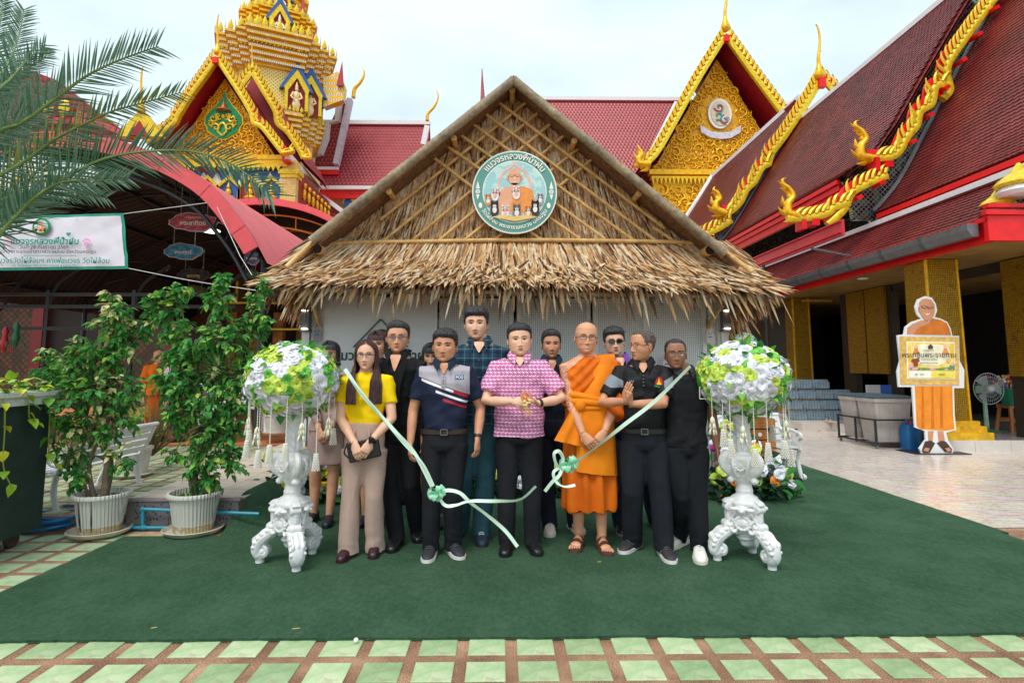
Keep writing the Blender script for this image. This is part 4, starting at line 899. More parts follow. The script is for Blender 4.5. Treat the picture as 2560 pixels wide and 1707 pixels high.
tier([(2.25, 15.2), (2.25, 17.6)], M('spire_body', c(244, 206, 110), .5, f=lambda g: g.mix((((g.z * 5 + g.x * 5).fr() - .5).abs() + ((g.z * 5 - g.x * 5).fr() - .5).abs() < .3), c(244, 214, 120), c(150, 120, 60))), 'spire_body')
tier(molding(2.45, 3.1, 17.5, 19.3, 12), SPW, 'spire_cornice'); tier(molding(2.05, 1.75, 19.3, 20.2, 6), SPW, 'spire_storey'); tier(molding(1.75, 2.0, 20.2, 21.2, 8), GOLD, 'spire_cornice')
tier(molding(1.5, 1.3, 21.2, 22.0, 6), SPW, 'spire_storey'); tier(molding(1.25, 1.5, 22.0, 22.8, 4), GOLD, 'spire_cornice'); tier(molding(1.15, 1.0, 22.8, 23.5, 3), SPW, 'spire_storey'); tier(molding(.9, 1.15, 23.5, 24.2, 4), GOLD, 'spire_cornice'); tier([(.8, 24.2), (.7, 25.5), (.4, 27), (.1, 29)], GOLD, 'spire_top')
sp = MB(); sp.add([(-.13, 0, 0), (.13, 0, 0), (.17, 0, .26), (0, -.06, .26), (-.17, 0, .26), (0, 0, .72)], [(0, 1, 2, 3), (0, 3, 4), (4, 3, 5), (3, 2, 5), (0, 4, 5, 2, 1)])
it = []; wl = Vector(wloc(spr))
for h, z, s in ((3.15, 19.28, .85), (2.0, 21.18, .75), (1.5, 22.78, .7), (2.9, 18.45, .45), (2.05, 20.15, .5), (1.35, 21.95, .5), (1.15, 24.18, .6), (2.65, 15.15, .45)):
    P = redent(h); 
    for i in range(len(P)):
        a, b = P[i], P[(i + 1) % len(P)]; l = math.dist(a, b); n = max(1, int(l / (.42 * s)))
        for k in range(n):
            x, y = a[0] + (b[0] - a[0]) * (k + .5) / n, a[1] + (b[1] - a[1]) * (k + .5) / n
            X, Y_ = x * math.cos(ROT) - y * math.sin(ROT), x * math.sin(ROT) + y * math.cos(ROT)
            if Y_ > 1.2: continue
            it.append((0, TR(CX + X - wl.x, CY + Y_ - wl.y, z - wl.z) @ rotz(math.atan2(b[1] - a[1], b[0] - a[0]) + ROT) @ Matrix.Scale(s, 4)))
pieces('antefix', [sp], [GOLDY], it, spr, 300, 30)
def niche(x, y, z, s, fig=WHT, yaw=0.0):
    T = TR(CX, CY, 0) @ rotz(ROT + yaw) @ TR(x, y, z) @ Matrix.Scale(s, 4)
    m = MB(); m.prism([(-.55, 0), (-.55, 1.0), (-.62, 1.1), (0, 2.1), (.62, 1.1), (.55, 1.0), (.55, 0), (.40, 0), (.40, .95), (0, 1.65), (-.40, .95), (-.40, 0)], .3, T=T); o = m.build('spire_niche', GOLDY, spr, None)
    m = MB(); m.prism([(-.66, 1.0), (0, 2.15), (.66, 1.0), (.8, 1.0), (0, 2.5), (-.8, 1.0)], .32, T=T @ TR(0, -.03, 0)); m.build('niche_gable', BLUEP, o, None)
    m = MB(); m.prism([(-.40, 0), (.40, 0), (.40, .95), (0, 1.65), (-.40, .95)], .04, T=T @ TR(0, .2, 0)); m.build('niche_back', REDS, o, None)
    m = MB(); m.ball((0, .08, .3), (.2, .12, .35), 8, T=T); m.ball((0, .06, .75), (.16, .1, .25), 8, T=T); m.ball((0, .05, 1.06), (.09, .09, .12), 8, T=T); m.lathe([(.09, 0), (.02, .3)], 6, T @ TR(0, .05, 1.15))
    for sx in (-1, 1): m.tube([(sx * .15, .05, .9), (sx * .26, .0, .65), (sx * .1, -.06, .5)], .05, 5, T=T)
    m.build('niche_figure', fig, o, 60)
niche(0, -2.25, 19.35, .95); niche(.1, -1.6, 21.25, .75)
for x in (1.0, 1.75): niche(x, -2.55 if x < 1.2 else -2.2, 15.3, 1.1, M('figure_cream', c(244, 214, 160), .5))
niche(0, -2.6, 15.3, 1.1, yaw=PI / 2); niche(.9, -2.4, 15.3, 1.1, yaw=PI / 2)
# red fretted ridge tips on the spire's right edge
m = MB(); q = [at(*Z2(*p), 31.2) for p in ((960, 440), (1040, 400), (1058, 430), (1078, 480), (1070, 560), (960, 600))]; m.prism([(p.x, p.z) for p in q], .5, T=TR(0, 31.2, 0)); m.build('spire_wing', SPW, spr, None)
for (x0, y0), (x1, y1) in (((1066, 340), (1062, 480)), ((922, 145), (915, 260)), ((850, -10), (845, 80))):
    m = MB(); m.add([at(*Z2(x0, y0), 31), at(*Z2(x1 - 30, y1), 31), at(*Z2(x1 + 12, y1), 31), at(*Z2(x1 - 8, y1 + 10), 31.6)], [(0, 1, 2), (0, 2, 3), (0, 3, 1)]); m.build('ridge_tip', M('tip_red', c(176, 40, 56), .5), spr, None)
# ================================================================ maroon roofed wing between spire and hut
wng = thing('maroon_roof_wing', 'maroon tiled temple wing with white ridge between the spire and the thatched hut', 'temple', (-8, 36, 0))
farroof(wng, 800, 1075, 312, 466, 36, 33.2); 
fz = at(900, 490, 33.4); m = MB(); m.box((fz.x + 2, 33.45, fz.z - .2), (6, .1, .9)); m.build('frieze', M('wing_frieze', c(200, 160, 60), .5, f=lambda g: g.mix(((g.x * 1.6).fr() - .5).abs() * 1.2 > (g.z - 11.0), g.mix((g.vor(4) < .3), c(238, 190, 50), c(60, 110, 170)), c(40, 84, 150))), wng, None)
q = [at(*Z2(*p), 34) for p in ((1062, 560), (1112, 560), (1046, 935), (905, 935), (965, 850), (945, 800))]
m = MB(); m.prism([(p.x, p.z) for p in q], .4, T=TR(0, 34, 0)); m.build('step_roof', TILEF, wng, None)
m = MB(); m.tube([at(*Z2(*p), 33.9) for p in ((1050, 560), (1040, 680), (985, 690), (975, 780), (945, 860), (900, 870), (890, 935))], .22, 6); m.build('step_trim', WHT, wng, 30)
m = MB(); m.bar(at(*Z2(1110, 560), 33.8), at(*Z2(1032, 925), 33.4), .3, .45); m.build('verge_trim', M('trim_mauve', c(196, 186, 200), .5, var=.15, vs=3), wng, 30)
m = MB(); m.bar(at(*Z2(890, 945), 33.6), at(*Z2(1045, 945), 33.6), .2, .16); m.build('white_band', WHT, wng, 30); m = MB(); m.bar(at(*Z2(880, 962), 33.7), at(*Z2(1045, 962), 33.7), .2, .4); m.build('eave_band', RED, wng, 30)
finial(wng, [at(*Z2(*p), 33.7) for p in ((1128, 548), (1135, 500), (1165, 465), (1185, 430), (1188, 400), (1178, 383))], .17, GOLD, 0, 'horn_finial')
m = MB(); m.bar(at(1068, 315, 33.5), at(1058, 362, 33.5), .3, .2); m.build('verge_trim', WHT, wng, 30)
finial(wng, [at(x, y, 33.4) for x, y in ((1068, 302), (1070, 285), (1085, 268), (1094, 250), (1095, 236), (1090, 226))], .14, GOLD, 0, 'horn_finial')
q = [at(*Z2(*p), 30) for p in ((925, 1085), (1070, 1190), (1010, 1225), (880, 1160))]
m = MB(); m.prism([(p.x, p.z) for p in q], .4, T=TR(0, 30, 0)); m.build('lower_roof', TILEF, wng, None)
m = MB(); m.bar(at(*Z2(918, 1075), 29.9), at(*Z2(1075, 1190), 29.9), .2, .22); m.bar(at(*Z2(918, 1075), 29.9), at(*Z2(880, 1160), 29.9), .2, .2); m.build('white_band', WHT, wng, 30)
sp_ = thing('needle_spire', 'slender red needle spire just left of the thatched roof peak', 'spire', (at(1206, 250, 45).x, 45, 0))
m = MB(); b, t = at(1207, 262, 45), at(1205, 172, 45); m.tube([(b.x, 45, 0), (b.x, 45, b.z - 1), b, b.lerp(t, .5), t], [.8, .5, .22, .12, .03], 8); m.build('needle', M('needle_red', c(170, 74, 84), .5, var=.3, vs=2), sp_, 60)
# far left roof behind the palm
lr = thing('far_left_roof_hall', 'maroon roofed temple hall half hidden behind the palm fronds', 'temple', (-19, 22, 0))
q = [at(x, y, 22) for x, y in ((-160, 330), (-80, 230), (65, 172), (140, 200), (230, 270), (330, 345))]
m = MB(); m.prism([(p.x, p.z) for p in q], .5, T=TR(0, 22, 0)); m.box((at(80, 300, 22).x, 24, 4), (7, 3, 8)); m.build('roof_slope', TILEF, lr, None)
m = MB(); m.bar(at(-160, 300, 21.8), at(240, 305, 21.8), .2, .25); m.bar(at(200, 285, 21.8), at(340, 350, 21.8), .2, .2); m.build('eave_band', M('band_pinkred', c(200, 70, 80), .5), lr, 30)
for x in (60, 120, 160): m = MB(); p = at(x, 270, 21.6); m.ball(p, (.22, .1, .4), 8); m.build('gilt_ornament', GOLDY, lr, 60)
p = at(352, 285, 21.5); chofa(lr, p, 1.9, -.03, -.2); m = MB(); m.prism([(p.x - .9, p.z - .9), (p.x + .9, p.z - .9), (p.x + .12, p.z + .1), (p.x - .12, p.z + .1)], .3, T=TR(0, 21.5, 0)); m.build('small_gable', GOLDY, lr, None); m = MB(); m.prism([(p.x - .35, p.z - .9), (p.x + .35, p.z - .9), (p.x, p.z - .3)], .1, T=TR(0, 21.42, 0)); m.build('gable_opening', REDS, lr, None)
# ================================================================ barrel vaulted canopy with pink edge
YC = 8.5
PINK = M('pink_sheet', c(222, 92, 100), .5, var=.08, vs=3, bump=.5, bd=.02, hf=lambda g: ((g.y * 9).fr() - .5).abs())
PINKF = M('pink_fascia', c(224, 84, 92), .45, var=.06)
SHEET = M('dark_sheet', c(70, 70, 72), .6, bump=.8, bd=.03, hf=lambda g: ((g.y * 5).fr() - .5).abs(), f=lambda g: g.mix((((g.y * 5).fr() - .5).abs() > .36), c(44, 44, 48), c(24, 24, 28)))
TRUSS = M('truss_steel', c(36, 44, 52), .5)
can = thing('vaulted_canopy', 'large dark vaulted metal canopy with pink edge at the left', 'canopy', (-6.6, 12, 0))
arch_px = [(-480, 690), (-400, 590), (-250, 450), (-60, 365), (110, 330), (270, 345), (380, 380), (456, 404 + 10), (527, 462), (585, 527), (630, 589), (668, 658)]
AR = [at(x, y, YC) for x, y in arch_px]; AQ = bez(AR, 60)
nrm = []
for i in range(len(AQ)): t = AQ[min(i + 1, len(AQ) - 1)] - AQ[max(i - 1, 0)]; t /= np.linalg.norm(t); nrm.append(np.array((t[2] * -1, 0, t[0])))
nrm = np.array(nrm); nrm *= np.sign(nrm[:, 2:3] + 1e-9)
Y1 = 19.5
m = MB(); m.loft([AQ + np.array((0, y - YC, 0)) for y in (YC, 12, 16, Y1)], caps=False, closed=False); m.build('outer_sheet', PINK, can, 180)
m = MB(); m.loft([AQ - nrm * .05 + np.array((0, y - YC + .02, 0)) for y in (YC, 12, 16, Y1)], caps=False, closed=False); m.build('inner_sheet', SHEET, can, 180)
for k in range(0, len(AQ) - 4, 4):
    m = MB(); s = slice(k, k + 5); a = AQ[s]; b = AQ[s] - nrm[s] * .24
    m.loft([np.stack([a[i] + (0, -.012, 0), b[i] + (0, -.012, 0), b[i] + (0, .05, 0), a[i] + (0, .05, 0)]) - (0, .008 * (k // 4 % 2), 0) for i in range(len(a))]); m.build('fascia_panel', PINKF, can, 20)
for y in (8.75, 11.3, 13.9, 16.5, 19.2):
    m = MB()
    for o_, r in ((.12, .032), (.46, .032)): m.tube(AQ - nrm * o_ + (0, y - YC, 0), r, 6)
    for i in range(0, len(AQ) - 3, 3): m.tube([AQ[i] - nrm[i] * .12 + (0, y - YC, 0), AQ[i + 2] - nrm[i + 2] * .46 + (0, y - YC, 0)], .016, 4)
    m.build('arch_truss', TRUSS, can, 60)
for i in range(3, len(AQ), 5): m = MB(); p = AQ[i] - nrm[i] * .085; m.box((p[0], 14, p[2]), (.06, 11, .05)); m.build('purlin', TRUSS, can, 30)
for x in (AQ[-1][0] - .15, AQ[0][0] + .15):
    for y in (8.75, 13.9, 19.2): m = MB(); m.tube([(x, y, .25), (x, y, 3.0)], .05, 8); m.build('post', TRUSS, can)
for px, py, Y in ((527, 580, 11.5), (730, 593, 20), (415, 485, 12), (520, 420, 11)):
    if px in (527, 730):
        p = at(px, py, Y); m = MB(); m.lathe([(.16, 0), (.18, .03), (.04, .10)], 14, TR(*p)); o = m.build('light_disc', M('lit_disc', (1, 1, 1, 1), .5, f=lambda g: g.mix(0.0, (1, 1, 1, 1), (1, 1, 1, 1)), emit=1.6), None, 60); tag(o, 'lit white ceiling light under the ' + ('big dark vaulted canopy' if px < 600 else 'smaller canopy behind'), 'light')
    else:
        p = at(px, py, Y); m = MB(); m.tube([p + Vector((0, 0, .4)), p], .012, 5); m.lathe([(.2, -.05), (.2, -.03), (.05, 0)], 12, TR(*p)); o = m.build('hanging_fan', BLACKM, None, 50); tag(o, 'dark round ceiling fixture hanging under the canopy %s' % ('near its edge' if px == 520 else 'above the red cloud sign'), 'fixture')
# dim shrine hall closing the canopy: gold lattice bays, red columns, dark bars
hl = thing('shrine_hall', 'dim shrine front with brown gold lattice bays and red columns under the canopy', 'temple', (-10, 18, 0))
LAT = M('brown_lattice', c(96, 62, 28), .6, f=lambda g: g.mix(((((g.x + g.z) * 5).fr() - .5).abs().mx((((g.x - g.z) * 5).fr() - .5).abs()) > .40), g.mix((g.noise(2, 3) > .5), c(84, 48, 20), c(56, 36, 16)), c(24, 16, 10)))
for k in range(9):
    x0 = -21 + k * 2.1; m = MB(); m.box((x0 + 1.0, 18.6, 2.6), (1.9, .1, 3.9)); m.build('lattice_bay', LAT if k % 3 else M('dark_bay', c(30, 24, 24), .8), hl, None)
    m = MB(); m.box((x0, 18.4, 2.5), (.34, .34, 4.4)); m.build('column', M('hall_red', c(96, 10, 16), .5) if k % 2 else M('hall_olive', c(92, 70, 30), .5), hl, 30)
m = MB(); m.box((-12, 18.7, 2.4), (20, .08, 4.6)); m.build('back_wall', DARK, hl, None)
m = MB(); m.box((-12, 17.9, 4.55), (20, .2, .5)); m.build('red_beam', M('hall_red', c(120, 14, 20)), hl, 30)
m = MB(); m.box((-3.6, 18.4, 3.0), (2.6, .2, .9)); m.build('sign_board', M('hall_board', c(150, 30, 34), .5, var=.3, vs=3), hl, 30)
for k in range(16): m = MB(); m.box((-7.4 + k * .3, 14.6, 3.3), (.05, .05, .55)); m.build('yellow_baluster', GOLDY, hl, None)
m = MB(); m.box((-5.2, 14.6, 3.02), (4.8, .06, .05)); m.box((-5.2, 14.6, 2.35), (4.8, .05, .05)); m.build('yellow_rail', GOLDY, hl, None)
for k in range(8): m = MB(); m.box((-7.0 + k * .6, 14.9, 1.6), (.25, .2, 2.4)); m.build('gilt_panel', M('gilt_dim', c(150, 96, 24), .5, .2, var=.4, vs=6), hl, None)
fr_ = thing('steel_frame', 'black steel frame with two long rails under the canopy behind the banner', 'frame', (-8.5, 10.5, .12))
for z in (2.72, 2.5, 2.1): m = MB(); m.box((-8.3, 10.5, z), (6.8, .06, .06)); m.build('rail', BLACKM, fr_, None)
for k in range(5): m = MB(); m.box((-11.4 + k * 1.55, 10.5, 1.45), (.06, .05, 2.7)); m.build('upright', BLACKM, fr_, None)
for k in range(5): m = MB(); m.tube(bez([(-11.4 + k * 1.55, 10.5, 2.4), (-11.25 + k * 1.55, 10.5, 2.9), (-10.8 + k * 1.55, 10.5, 3.25)], 12), .03, 5); m.build('curved_brace', BLACKM, fr_)
for px, py, mt, lab in ((12, 850, M('lantern_red', c(160, 20, 34), .4), 'red hanging lantern at the far left under the canopy'), (40, 838, M('lantern_green', c(20, 90, 62), .4), 'green hanging lantern beside the red one under the canopy')):
    p = at(px, py, 9.6); t = thing('lantern', lab, 'lantern', p); m = MB(); m.lathe([(.01, -.22), (.03, -.14), (.06, -.04), (.03, .07), (.05, .14), (.015, .22)], 8, TR(*p)); m.build('body', mt, t, 50)
    for k in range(6): a = k * PI / 3; m = MB(); m.tube([p + Vector((.06 * math.cos(a), .06 * math.sin(a), -.1)), p + Vector((.12 * math.cos(a), .12 * math.sin(a), -.12)), p + Vector((.12 * math.cos(a), .12 * math.sin(a), -.2))], .008, 5); m.build('tassel', mt, t)
# second smaller canopy behind
c2 = thing('rear_canopy', 'smaller pink edged canopy with orange arches between big canopy and hut', 'canopy', (-6.5, 16, 0))
A2 = np.array([tuple(at(650 + 371 * math.sin(a), 868 - 371 * math.cos(a), 15.0)) for a in np.linspace(-.8, .8, 30)])
m = MB(); m.loft([A2, A2 + (0, 9, 0)], caps=False, closed=False); m.build('outer_sheet', PINK, c2, 180)
m = MB(); m.loft([A2 - (0, 0, .05), A2 + (0, 9, -.05)], caps=False, closed=False); m.build('inner_sheet', SHEET, c2, 180)
m = MB(); m.loft([[a + (0, -.03, .02), a + (0, -.03, -.16), a + (0, .04, -.16), a + (0, .04, .02)] for a in A2]); m.build('fascia', PINKF, c2, 30)
ORG = M('orange_pipe', c(216, 140, 40), .4)
for k, y in enumerate((15.6, 17.5, 19.5)):
    for o_ in (.28, .62): m = MB(); m.tube(A2 + (0, y - 15, -o_), .03, 5); m.build('orange_arch', ORG, c2)
    for i in range(3, 28, 5): m = MB(); m.tube([A2[i] + (0, y - 15, -.28), A2[i] + (0, y - 15, -.62)], .02, 5); m.build('orange_strut', ORG, c2)
# ---------------------------------------------------------------- cloud shaped signs hanging under the canopy
def cloud(px0, px1, py0, py1, Y, col, rim, body, label, tcol=CREAM, sub=None, s=.3):
    a, b = at(px0, py1, Y), at(px1, py0, Y); cx, cz = (a.x + b.x) / 2, (a.z + b.z) / 2; w, h = (b.x - a.x) / 2, (b.z - a.z) / 2
    t = thing('cloud_sign', label, 'sign', (cx, Y, a.z)); P = []
    for i in range(72):
        an = 2 * PI * i / 72; q = 1 - .09 * abs(math.sin(an * 5.5)) ** .6; e = abs(math.cos(an)) ** .6
        P.append((math.copysign(abs(math.cos(an)) ** .9, math.cos(an)) * w * q, math.copysign(abs(math.sin(an)) ** 1.25, math.sin(an)) * h * (q + .1 * math.sin(an * 4))))
    m = MB(); m.prism(P, .03, T=TR(cx, Y, cz)); m.build('board', rim, t, None)
    m = MB(); m.prism([(x * .95, z * .90) for x, z in P], .004, T=TR(cx, Y - .006, cz)); m.build('face', col, t, None)
    if body: text(body, h * s * 2, TR(cx, Y - .012, cz - h * .12), tcol, t, 'lettering', .002, .002)
    if sub: text(sub, h * .3, TR(cx, Y - .012, cz + h * .45), tcol, t, 'lettering', .002, .0)
    m = MB()
    for sx in (-.5, .5): m.tube([(cx + sx * w, Y + .015, cz + h * .7), (cx + sx * w, Y + .015, cz + h + .45)], .005, 4)
    m.build('wire', WIRE, t)
cm = lambda n, k, k2: M('cloud_' + n, c(*k), .5, f=lambda g: g.mix((g.noise(7, 4, (1, 1, 3)) > .52), c(*k), c(*k2)))
RIMW = M('cloud_rim', c(200, 196, 200), .5)
cloud(415, 551, 531, 580, 10.0, cm('red', (176, 52, 70), (214, 90, 104)), RIMW, 'พระอาทิตย์', 'red cloud sign lettered in white hanging under the canopy', sub='เทพนพเคราะห์')
cloud(404, 513, 607, 650, 11.5, cm('blue', (52, 126, 166), (90, 166, 200)), RIMW, 'พระศุกร์', 'blue cloud sign hanging under the canopy below the red one')
cloud(438, 530, 670, 705, 13.0, cm('dark', (36, 36, 40), (66, 64, 66)), M('cloud_rim_dim', c(90, 88, 88)), 'พระราหู', 'black cloud sign hanging below the blue one under the canopy', GOLDPR)
cloud(608, 652, 624, 664, 10.5, cm('purple', (92, 70, 124), (128, 104, 156)), RIMW, 'พระเสาร์', 'purple cloud sign partly behind the canopy edge near the hut roof', s=.2)
cloud(600, 650, 672, 698, 12.5, cm('green', (62, 92, 52), (98, 124, 74)), M('cloud_rim_dim', c(90, 88, 88)), None, 'dull green cloud sign just left of the hut eave')
cloud(452, 520, 712, 742, 14.0, cm('olive', (84, 84, 44), (110, 108, 60)), M('cloud_rim_dim', c(90, 88, 88)), None, 'olive cloud sign lowest of those under the canopy')
cloud(-60, 266, 388, 497, 8.2, cm('white', (206, 214, 226), (240, 240, 244)), RIMW, 'วัดไผ่ล้อม', 'big white cloud sign with gold lettering behind the palm fronds', GOLD, s=.34)
# ---------------------------------------------------------------- banner
bn = thing('banner', 'white event banner with green border and cat emblem strung under the canopy', 'banner', at(90, 672, 7.4))
YB = 7.4
q = [at(-150, 546, YB), at(308, 533, YB), at(322, 672, YB), at(-150, 678, YB)]
def bsheet(ins, off):
    v = []
    for i in range(41):
        for j in range(13):
            u, w_ = ins + (1 - 2 * ins) * i / 40, ins * 3 + (1 - 6 * ins) * j / 12; p = q[0].lerp(q[1], u).lerp(q[3].lerp(q[2], u), w_)
            f = .018 * mnoise.noise((u * 9 + w_ * 5, w_ * 2.5, 4)) + .012 * mnoise.noise((u * 24, w_ * 6, 9)); v.append((p.x, p.y + f - off, p.z))
    return v
m = MB(); m.sheet(bsheet(0, 0), 41, 13); m.build('border', M('banner_teal', c(24, 150, 128), .5), bn, 180)
m = MB(); m.sheet(bsheet(.016, .006), 41, 13); m.build('sheet', M('banner_white', c(226, 222, 236), .5, var=.03), bn, 180)
YT = YB - .045; e = at(103, 567, YT); emblem(bn, (e.x, YT, e.z), .115, .004, False, M('emblem_green', c(60, 150, 120)), None)
BTL = M('banner_teal_ink', c(26, 150, 128), .5); BBK = M('banner_ink', c(70, 68, 78), .5)
for px, py, s, mt, body, b in ((112, 604, .112, BTL, 'แมวจรหลวงพี่น้ำฝน', .003), (110, 618, .07, BBK, 'วันที่ 28 กันยายน 2569', .0), (82, 629, .062, BBK, '(หลวงพี่น้ำฝน) ผู้รักษาการแทนเจ้าอาวาสวัดไผ่ล้อม จังหวัดนครปฐม', 0), (90, 652, .092, BTL, 'ศูนย์พักพิงแมวจรวัดไผ่ล้อมฯ คาเฟ่แมวจร วัดไผ่ล้อม', .001), (112, 664, .052, BTL, 'ณ วัดไผ่ล้อม พระอารามหลวง จ.นครปฐม', 0)):
    p = at(px, py, YT); text(body, s, TR(p.x, YT, p.z), mt, bn, 'lettering', .001, b)
m = MB(); p0, p1 = at(60, 639, YT), at(190, 639, YT); m.bar(p0, p1, .004, .006); m.build('rule_line', BTL, bn)
m = MB(); p = at(171, 586, YT); m.prism([(x * .03, z * .03) for x, z in ((0, -1), (1, .1), (.9, .7), (.5, .95), (0, .6), (-.5, .95), (-.9, .7), (-1, .1))], .002, T=TR(*p)); m.build('heart', BTL, bn, None)
for px, py in ((216, 606), (22, 606)):
    m = MB(); p = at(px, py, YT)
    for x, z, r in ((0, -.02, .03), (-.04, .02, .014), (-.015, .04, .014), (.015, .04, .014), (.04, .02, .014)): m.prism([(x + u, z + w_) for u, w_ in circ(12, r)], .002, T=TR(*p))
    m.build('paw_print', M('paw_pink', c(236, 150, 206), .5), bn, None)
for px, py in ((72, 533 + 0), (187, 541)): m = MB(); m.lathe([(.012, 0), (.012, .004)], 8, TR(*at(px, py, YB - .04))); m.build('eyelet', STEEL, bn)
m = MB(); m.tube([at(309, 535, YB), at(430, 519, 7.9), at(533, 505, 8.6)], .006, 5); m.build('cord', WIRE, bn)
m = MB(); m.tube(bez([at(322, 671, YB), at(480, 702, 7.0), at(640, 726, 6.3)], 12), .005, 5); m.build('cord', WIRE, bn)
o = MB(); o.tube([at(540, 512, 8.55), at(600, 640, 7.5), at(630, 688, 6.6)], .005, 5); o = o.build('rope', WIRE, None); tag(o, 'thin pale rope running down from the canopy truss to the hut eave', 'rope')
# ---------------------------------------------------------------- leaves
LG = [M('leaf_' + n, c(*k), .5, var=.25, vs=30, spec=.35, tl=.3) for n, k in (('deep', (58, 128, 62)), ('mid', (78, 160, 72)), ('fresh', (134, 194, 80)), ('lime', (184, 208, 84)), ('cream', (226, 220, 160)))]
def leafproto(mi, w=.42, droop=.25):
    m = MB(); v = []
    for t, k in ((0, .06), (.2, .75), (.45, 1.0), (.75, .62), (1, .02)):
        for s in (-1, 0, 1): v.append((s * k * w * .5, t, -droop * t * t + (0.10 * k if s else 0)))
    m.sheet(v, 5, 3, mi); return m
LEAF = [leafproto(i, .58, d) for i in range(5) for d in (.15, .45)]
def leafm(p, d, l, roll=0.0):
    y = Vector(d).normalized(); x = y.cross(Vector((0, 0, 1)))
    x = x.normalized() if x.length > .05 else Vector((1, 0, 0)); z = x.cross(y); x, z = x * math.cos(roll) + z * math.sin(roll), z * math.cos(roll) - x * math.sin(roll); return frame(Vector(p), x * l, y * l, z * l)
BARK = M('grey_bark', c(118, 102, 88), .85, bump=.6, bs=70, var=.25, vs=14)
def pot_tree(base, blobs, n, label, stems, cracked, seed, lsize=.062, cream=.12):
    R = random.Random(seed); t = thing('potted_tree', label, 'tree', base); b = Vector(base)
    POT = M('pot_white', c(214, 212, 204), .5, f=lambda g: g.mix(((g.z < .09) * (g.noise(14, 4) > .45)), c(216, 214, 206), c(184, 166, 128)), bump=.7, bd=.006, hf=lambda g: (g.x / (g.y * g.y + .02).sqrt() * 46).sin())
    m = MB(); m.lathe([(.150, .03), (.155, .05), (.195, .315), (.218, .318), (.222, .335), (.216, .350), (.196, .350), (.186, .30), (.10, .29), (.01, .29)], 40, T=TR(*b)); po = m.build('pot', POT, t, 40)
    m = MB(); m.lathe([(.18, .006), (.215, .02), (.240, .052), (.232, .056), (.206, .03), (.01, .024)], 36, T=TR(*b)); m.build('saucer', M('saucer_grey', c(196, 188, 170), .6, var=.2), t, 40)
    m = MB(); m.lathe([(.187, .298), (.17, .306), (.01, .312)], 24, T=TR(*b)); m.build('soil', M('soil', c(66, 52, 42), .95, bump=1, bs=60, var=.4), t, 60)
    if cracked:
        for a, w in ((-1.95, .006), (-1.35, .004)):
            m = MB(); m.loft([[(b.x + r * math.cos(a + s * wz / r), b.y + r * math.sin(a + s * wz / r), b.z + z) for s in (-1, 1)] for z, r, wz in ((.06, .159, w * .6), (.14, .172, w * 1.6), (.22, .184, w), (.31, .1965, w * .5))], caps=False, closed=False); m.build('crack', M('crack_dark', c(28, 34, 30), .9), po, None)
        peb = MB(); peb.ball((0, 0, 0), (1, .8, .6), 7); it = []
        for _ in range(60): a, r = R.uniform(0, 6.28), .17 * R.random() ** .5; it.append((0, TR(r * math.cos(a), r * math.sin(a), .312) @ rotz(R.random() * 6) @ Matrix.Scale(R.uniform(.008, .015), 4)))
        pieces('stone', [peb], [M('pale_pebble', c(206, 196, 180), .7, rv=.15)], it, t, 300)
    else:
        it = []
        for _ in range(40): a, r = R.uniform(0, 6.28), .165 * R.random() ** .5; it.append((R.choice((2, 3, 5)), leafm((r * math.cos(a), r * math.sin(a), .31), (R.gauss(0, .6), R.gauss(0, .6), 1), R.uniform(.02, .05))))
        pieces('weed_leaf', LEAF, LG, it, t, 300)
    B = [(at(px, py, b.y + dy), 1.18 * rx / FPX * b.y, 1.15 * ry / FPX * b.y) for px, py, rx, ry, dy in blobs]
    tr = MB(); tops = []
    for x, y, r in stems:
        tgt = R.choice(B)[0]; p0 = b + Vector((x, y, .29)); p1 = p0 + Vector((x * .8, y * .5, .30)); p2 = p1.lerp(tgt, .45) + Vector((R.gauss(0, .04), R.gauss(0, .04), .05)); tr.tube(bez([p0, p1, p2], 14), [r * (1 - .045 * i) for i in range(14 // 2 * 2 + 1)][:len(bez([p0, p1, p2], 14))], 7); tops.append(p2)
    it = []
    for c0, rx, rz in B:
        o = min(tops, key=lambda q: (q - c0).length); tr.tube(bez([o, o.lerp(c0, .5) + Vector((R.gauss(0, .04), 0, .04)), c0], 10), [.011 - .0008 * i for i in range(len(bez([o, o, c0], 10)))], 5)
        k = int(n * 1.7 * rx * rz / sum(q[1] * q[2] for q in B) / 9) + 2
        for _ in range(k):
            d = Vector((R.gauss(0, 1), R.gauss(0, 1), R.gauss(0, 1))).normalized() * R.random() ** .4; e = c0 + Vector((d.x * rx, d.y * rx * .8, d.z * rz)); s = c0.lerp(e, .2)
            mid = s.lerp(e, .6) + Vector((0, 0, .04)); tr.tube([s, mid, e], [.0045, .0035, .0015], 4)
            out = (e - c0).normalized(); cr = R.random() < cream; yl = R.random()
            for j in range(9):
                u = .3 + .75 * j / 9; p = s.lerp(mid, u / .6) if u < .6 else mid.lerp(e, (u - .6) / .4)
                sd = Vector((R.gauss(0, .8), R.gauss(0, .8), R.uniform(-1.0, .05))) + out * .5
                sh = 4 if cr and R.random() < .6 else R.choices((0, 1, 2, 3), (4, 5, 2 + (1.5 if d.z > .3 else 0), .5))[0]
                it.append((e.y + R.gauss(0, .03), sh * 2 + R.randrange(2), leafm(p - b, sd, lsize * R.uniform(.7, 1.25), R.gauss(0, .5))))
    tr.build('trunk', BARK, t, 60); it.sort(key=lambda q: q[0])
    pieces('leaf', LEAF, LG, [(k, T) for _, k, T in it], t, 300, 180, 'foliage')
G1 = G(249, 1338, .0); G2 = G(483, 1335, .0)
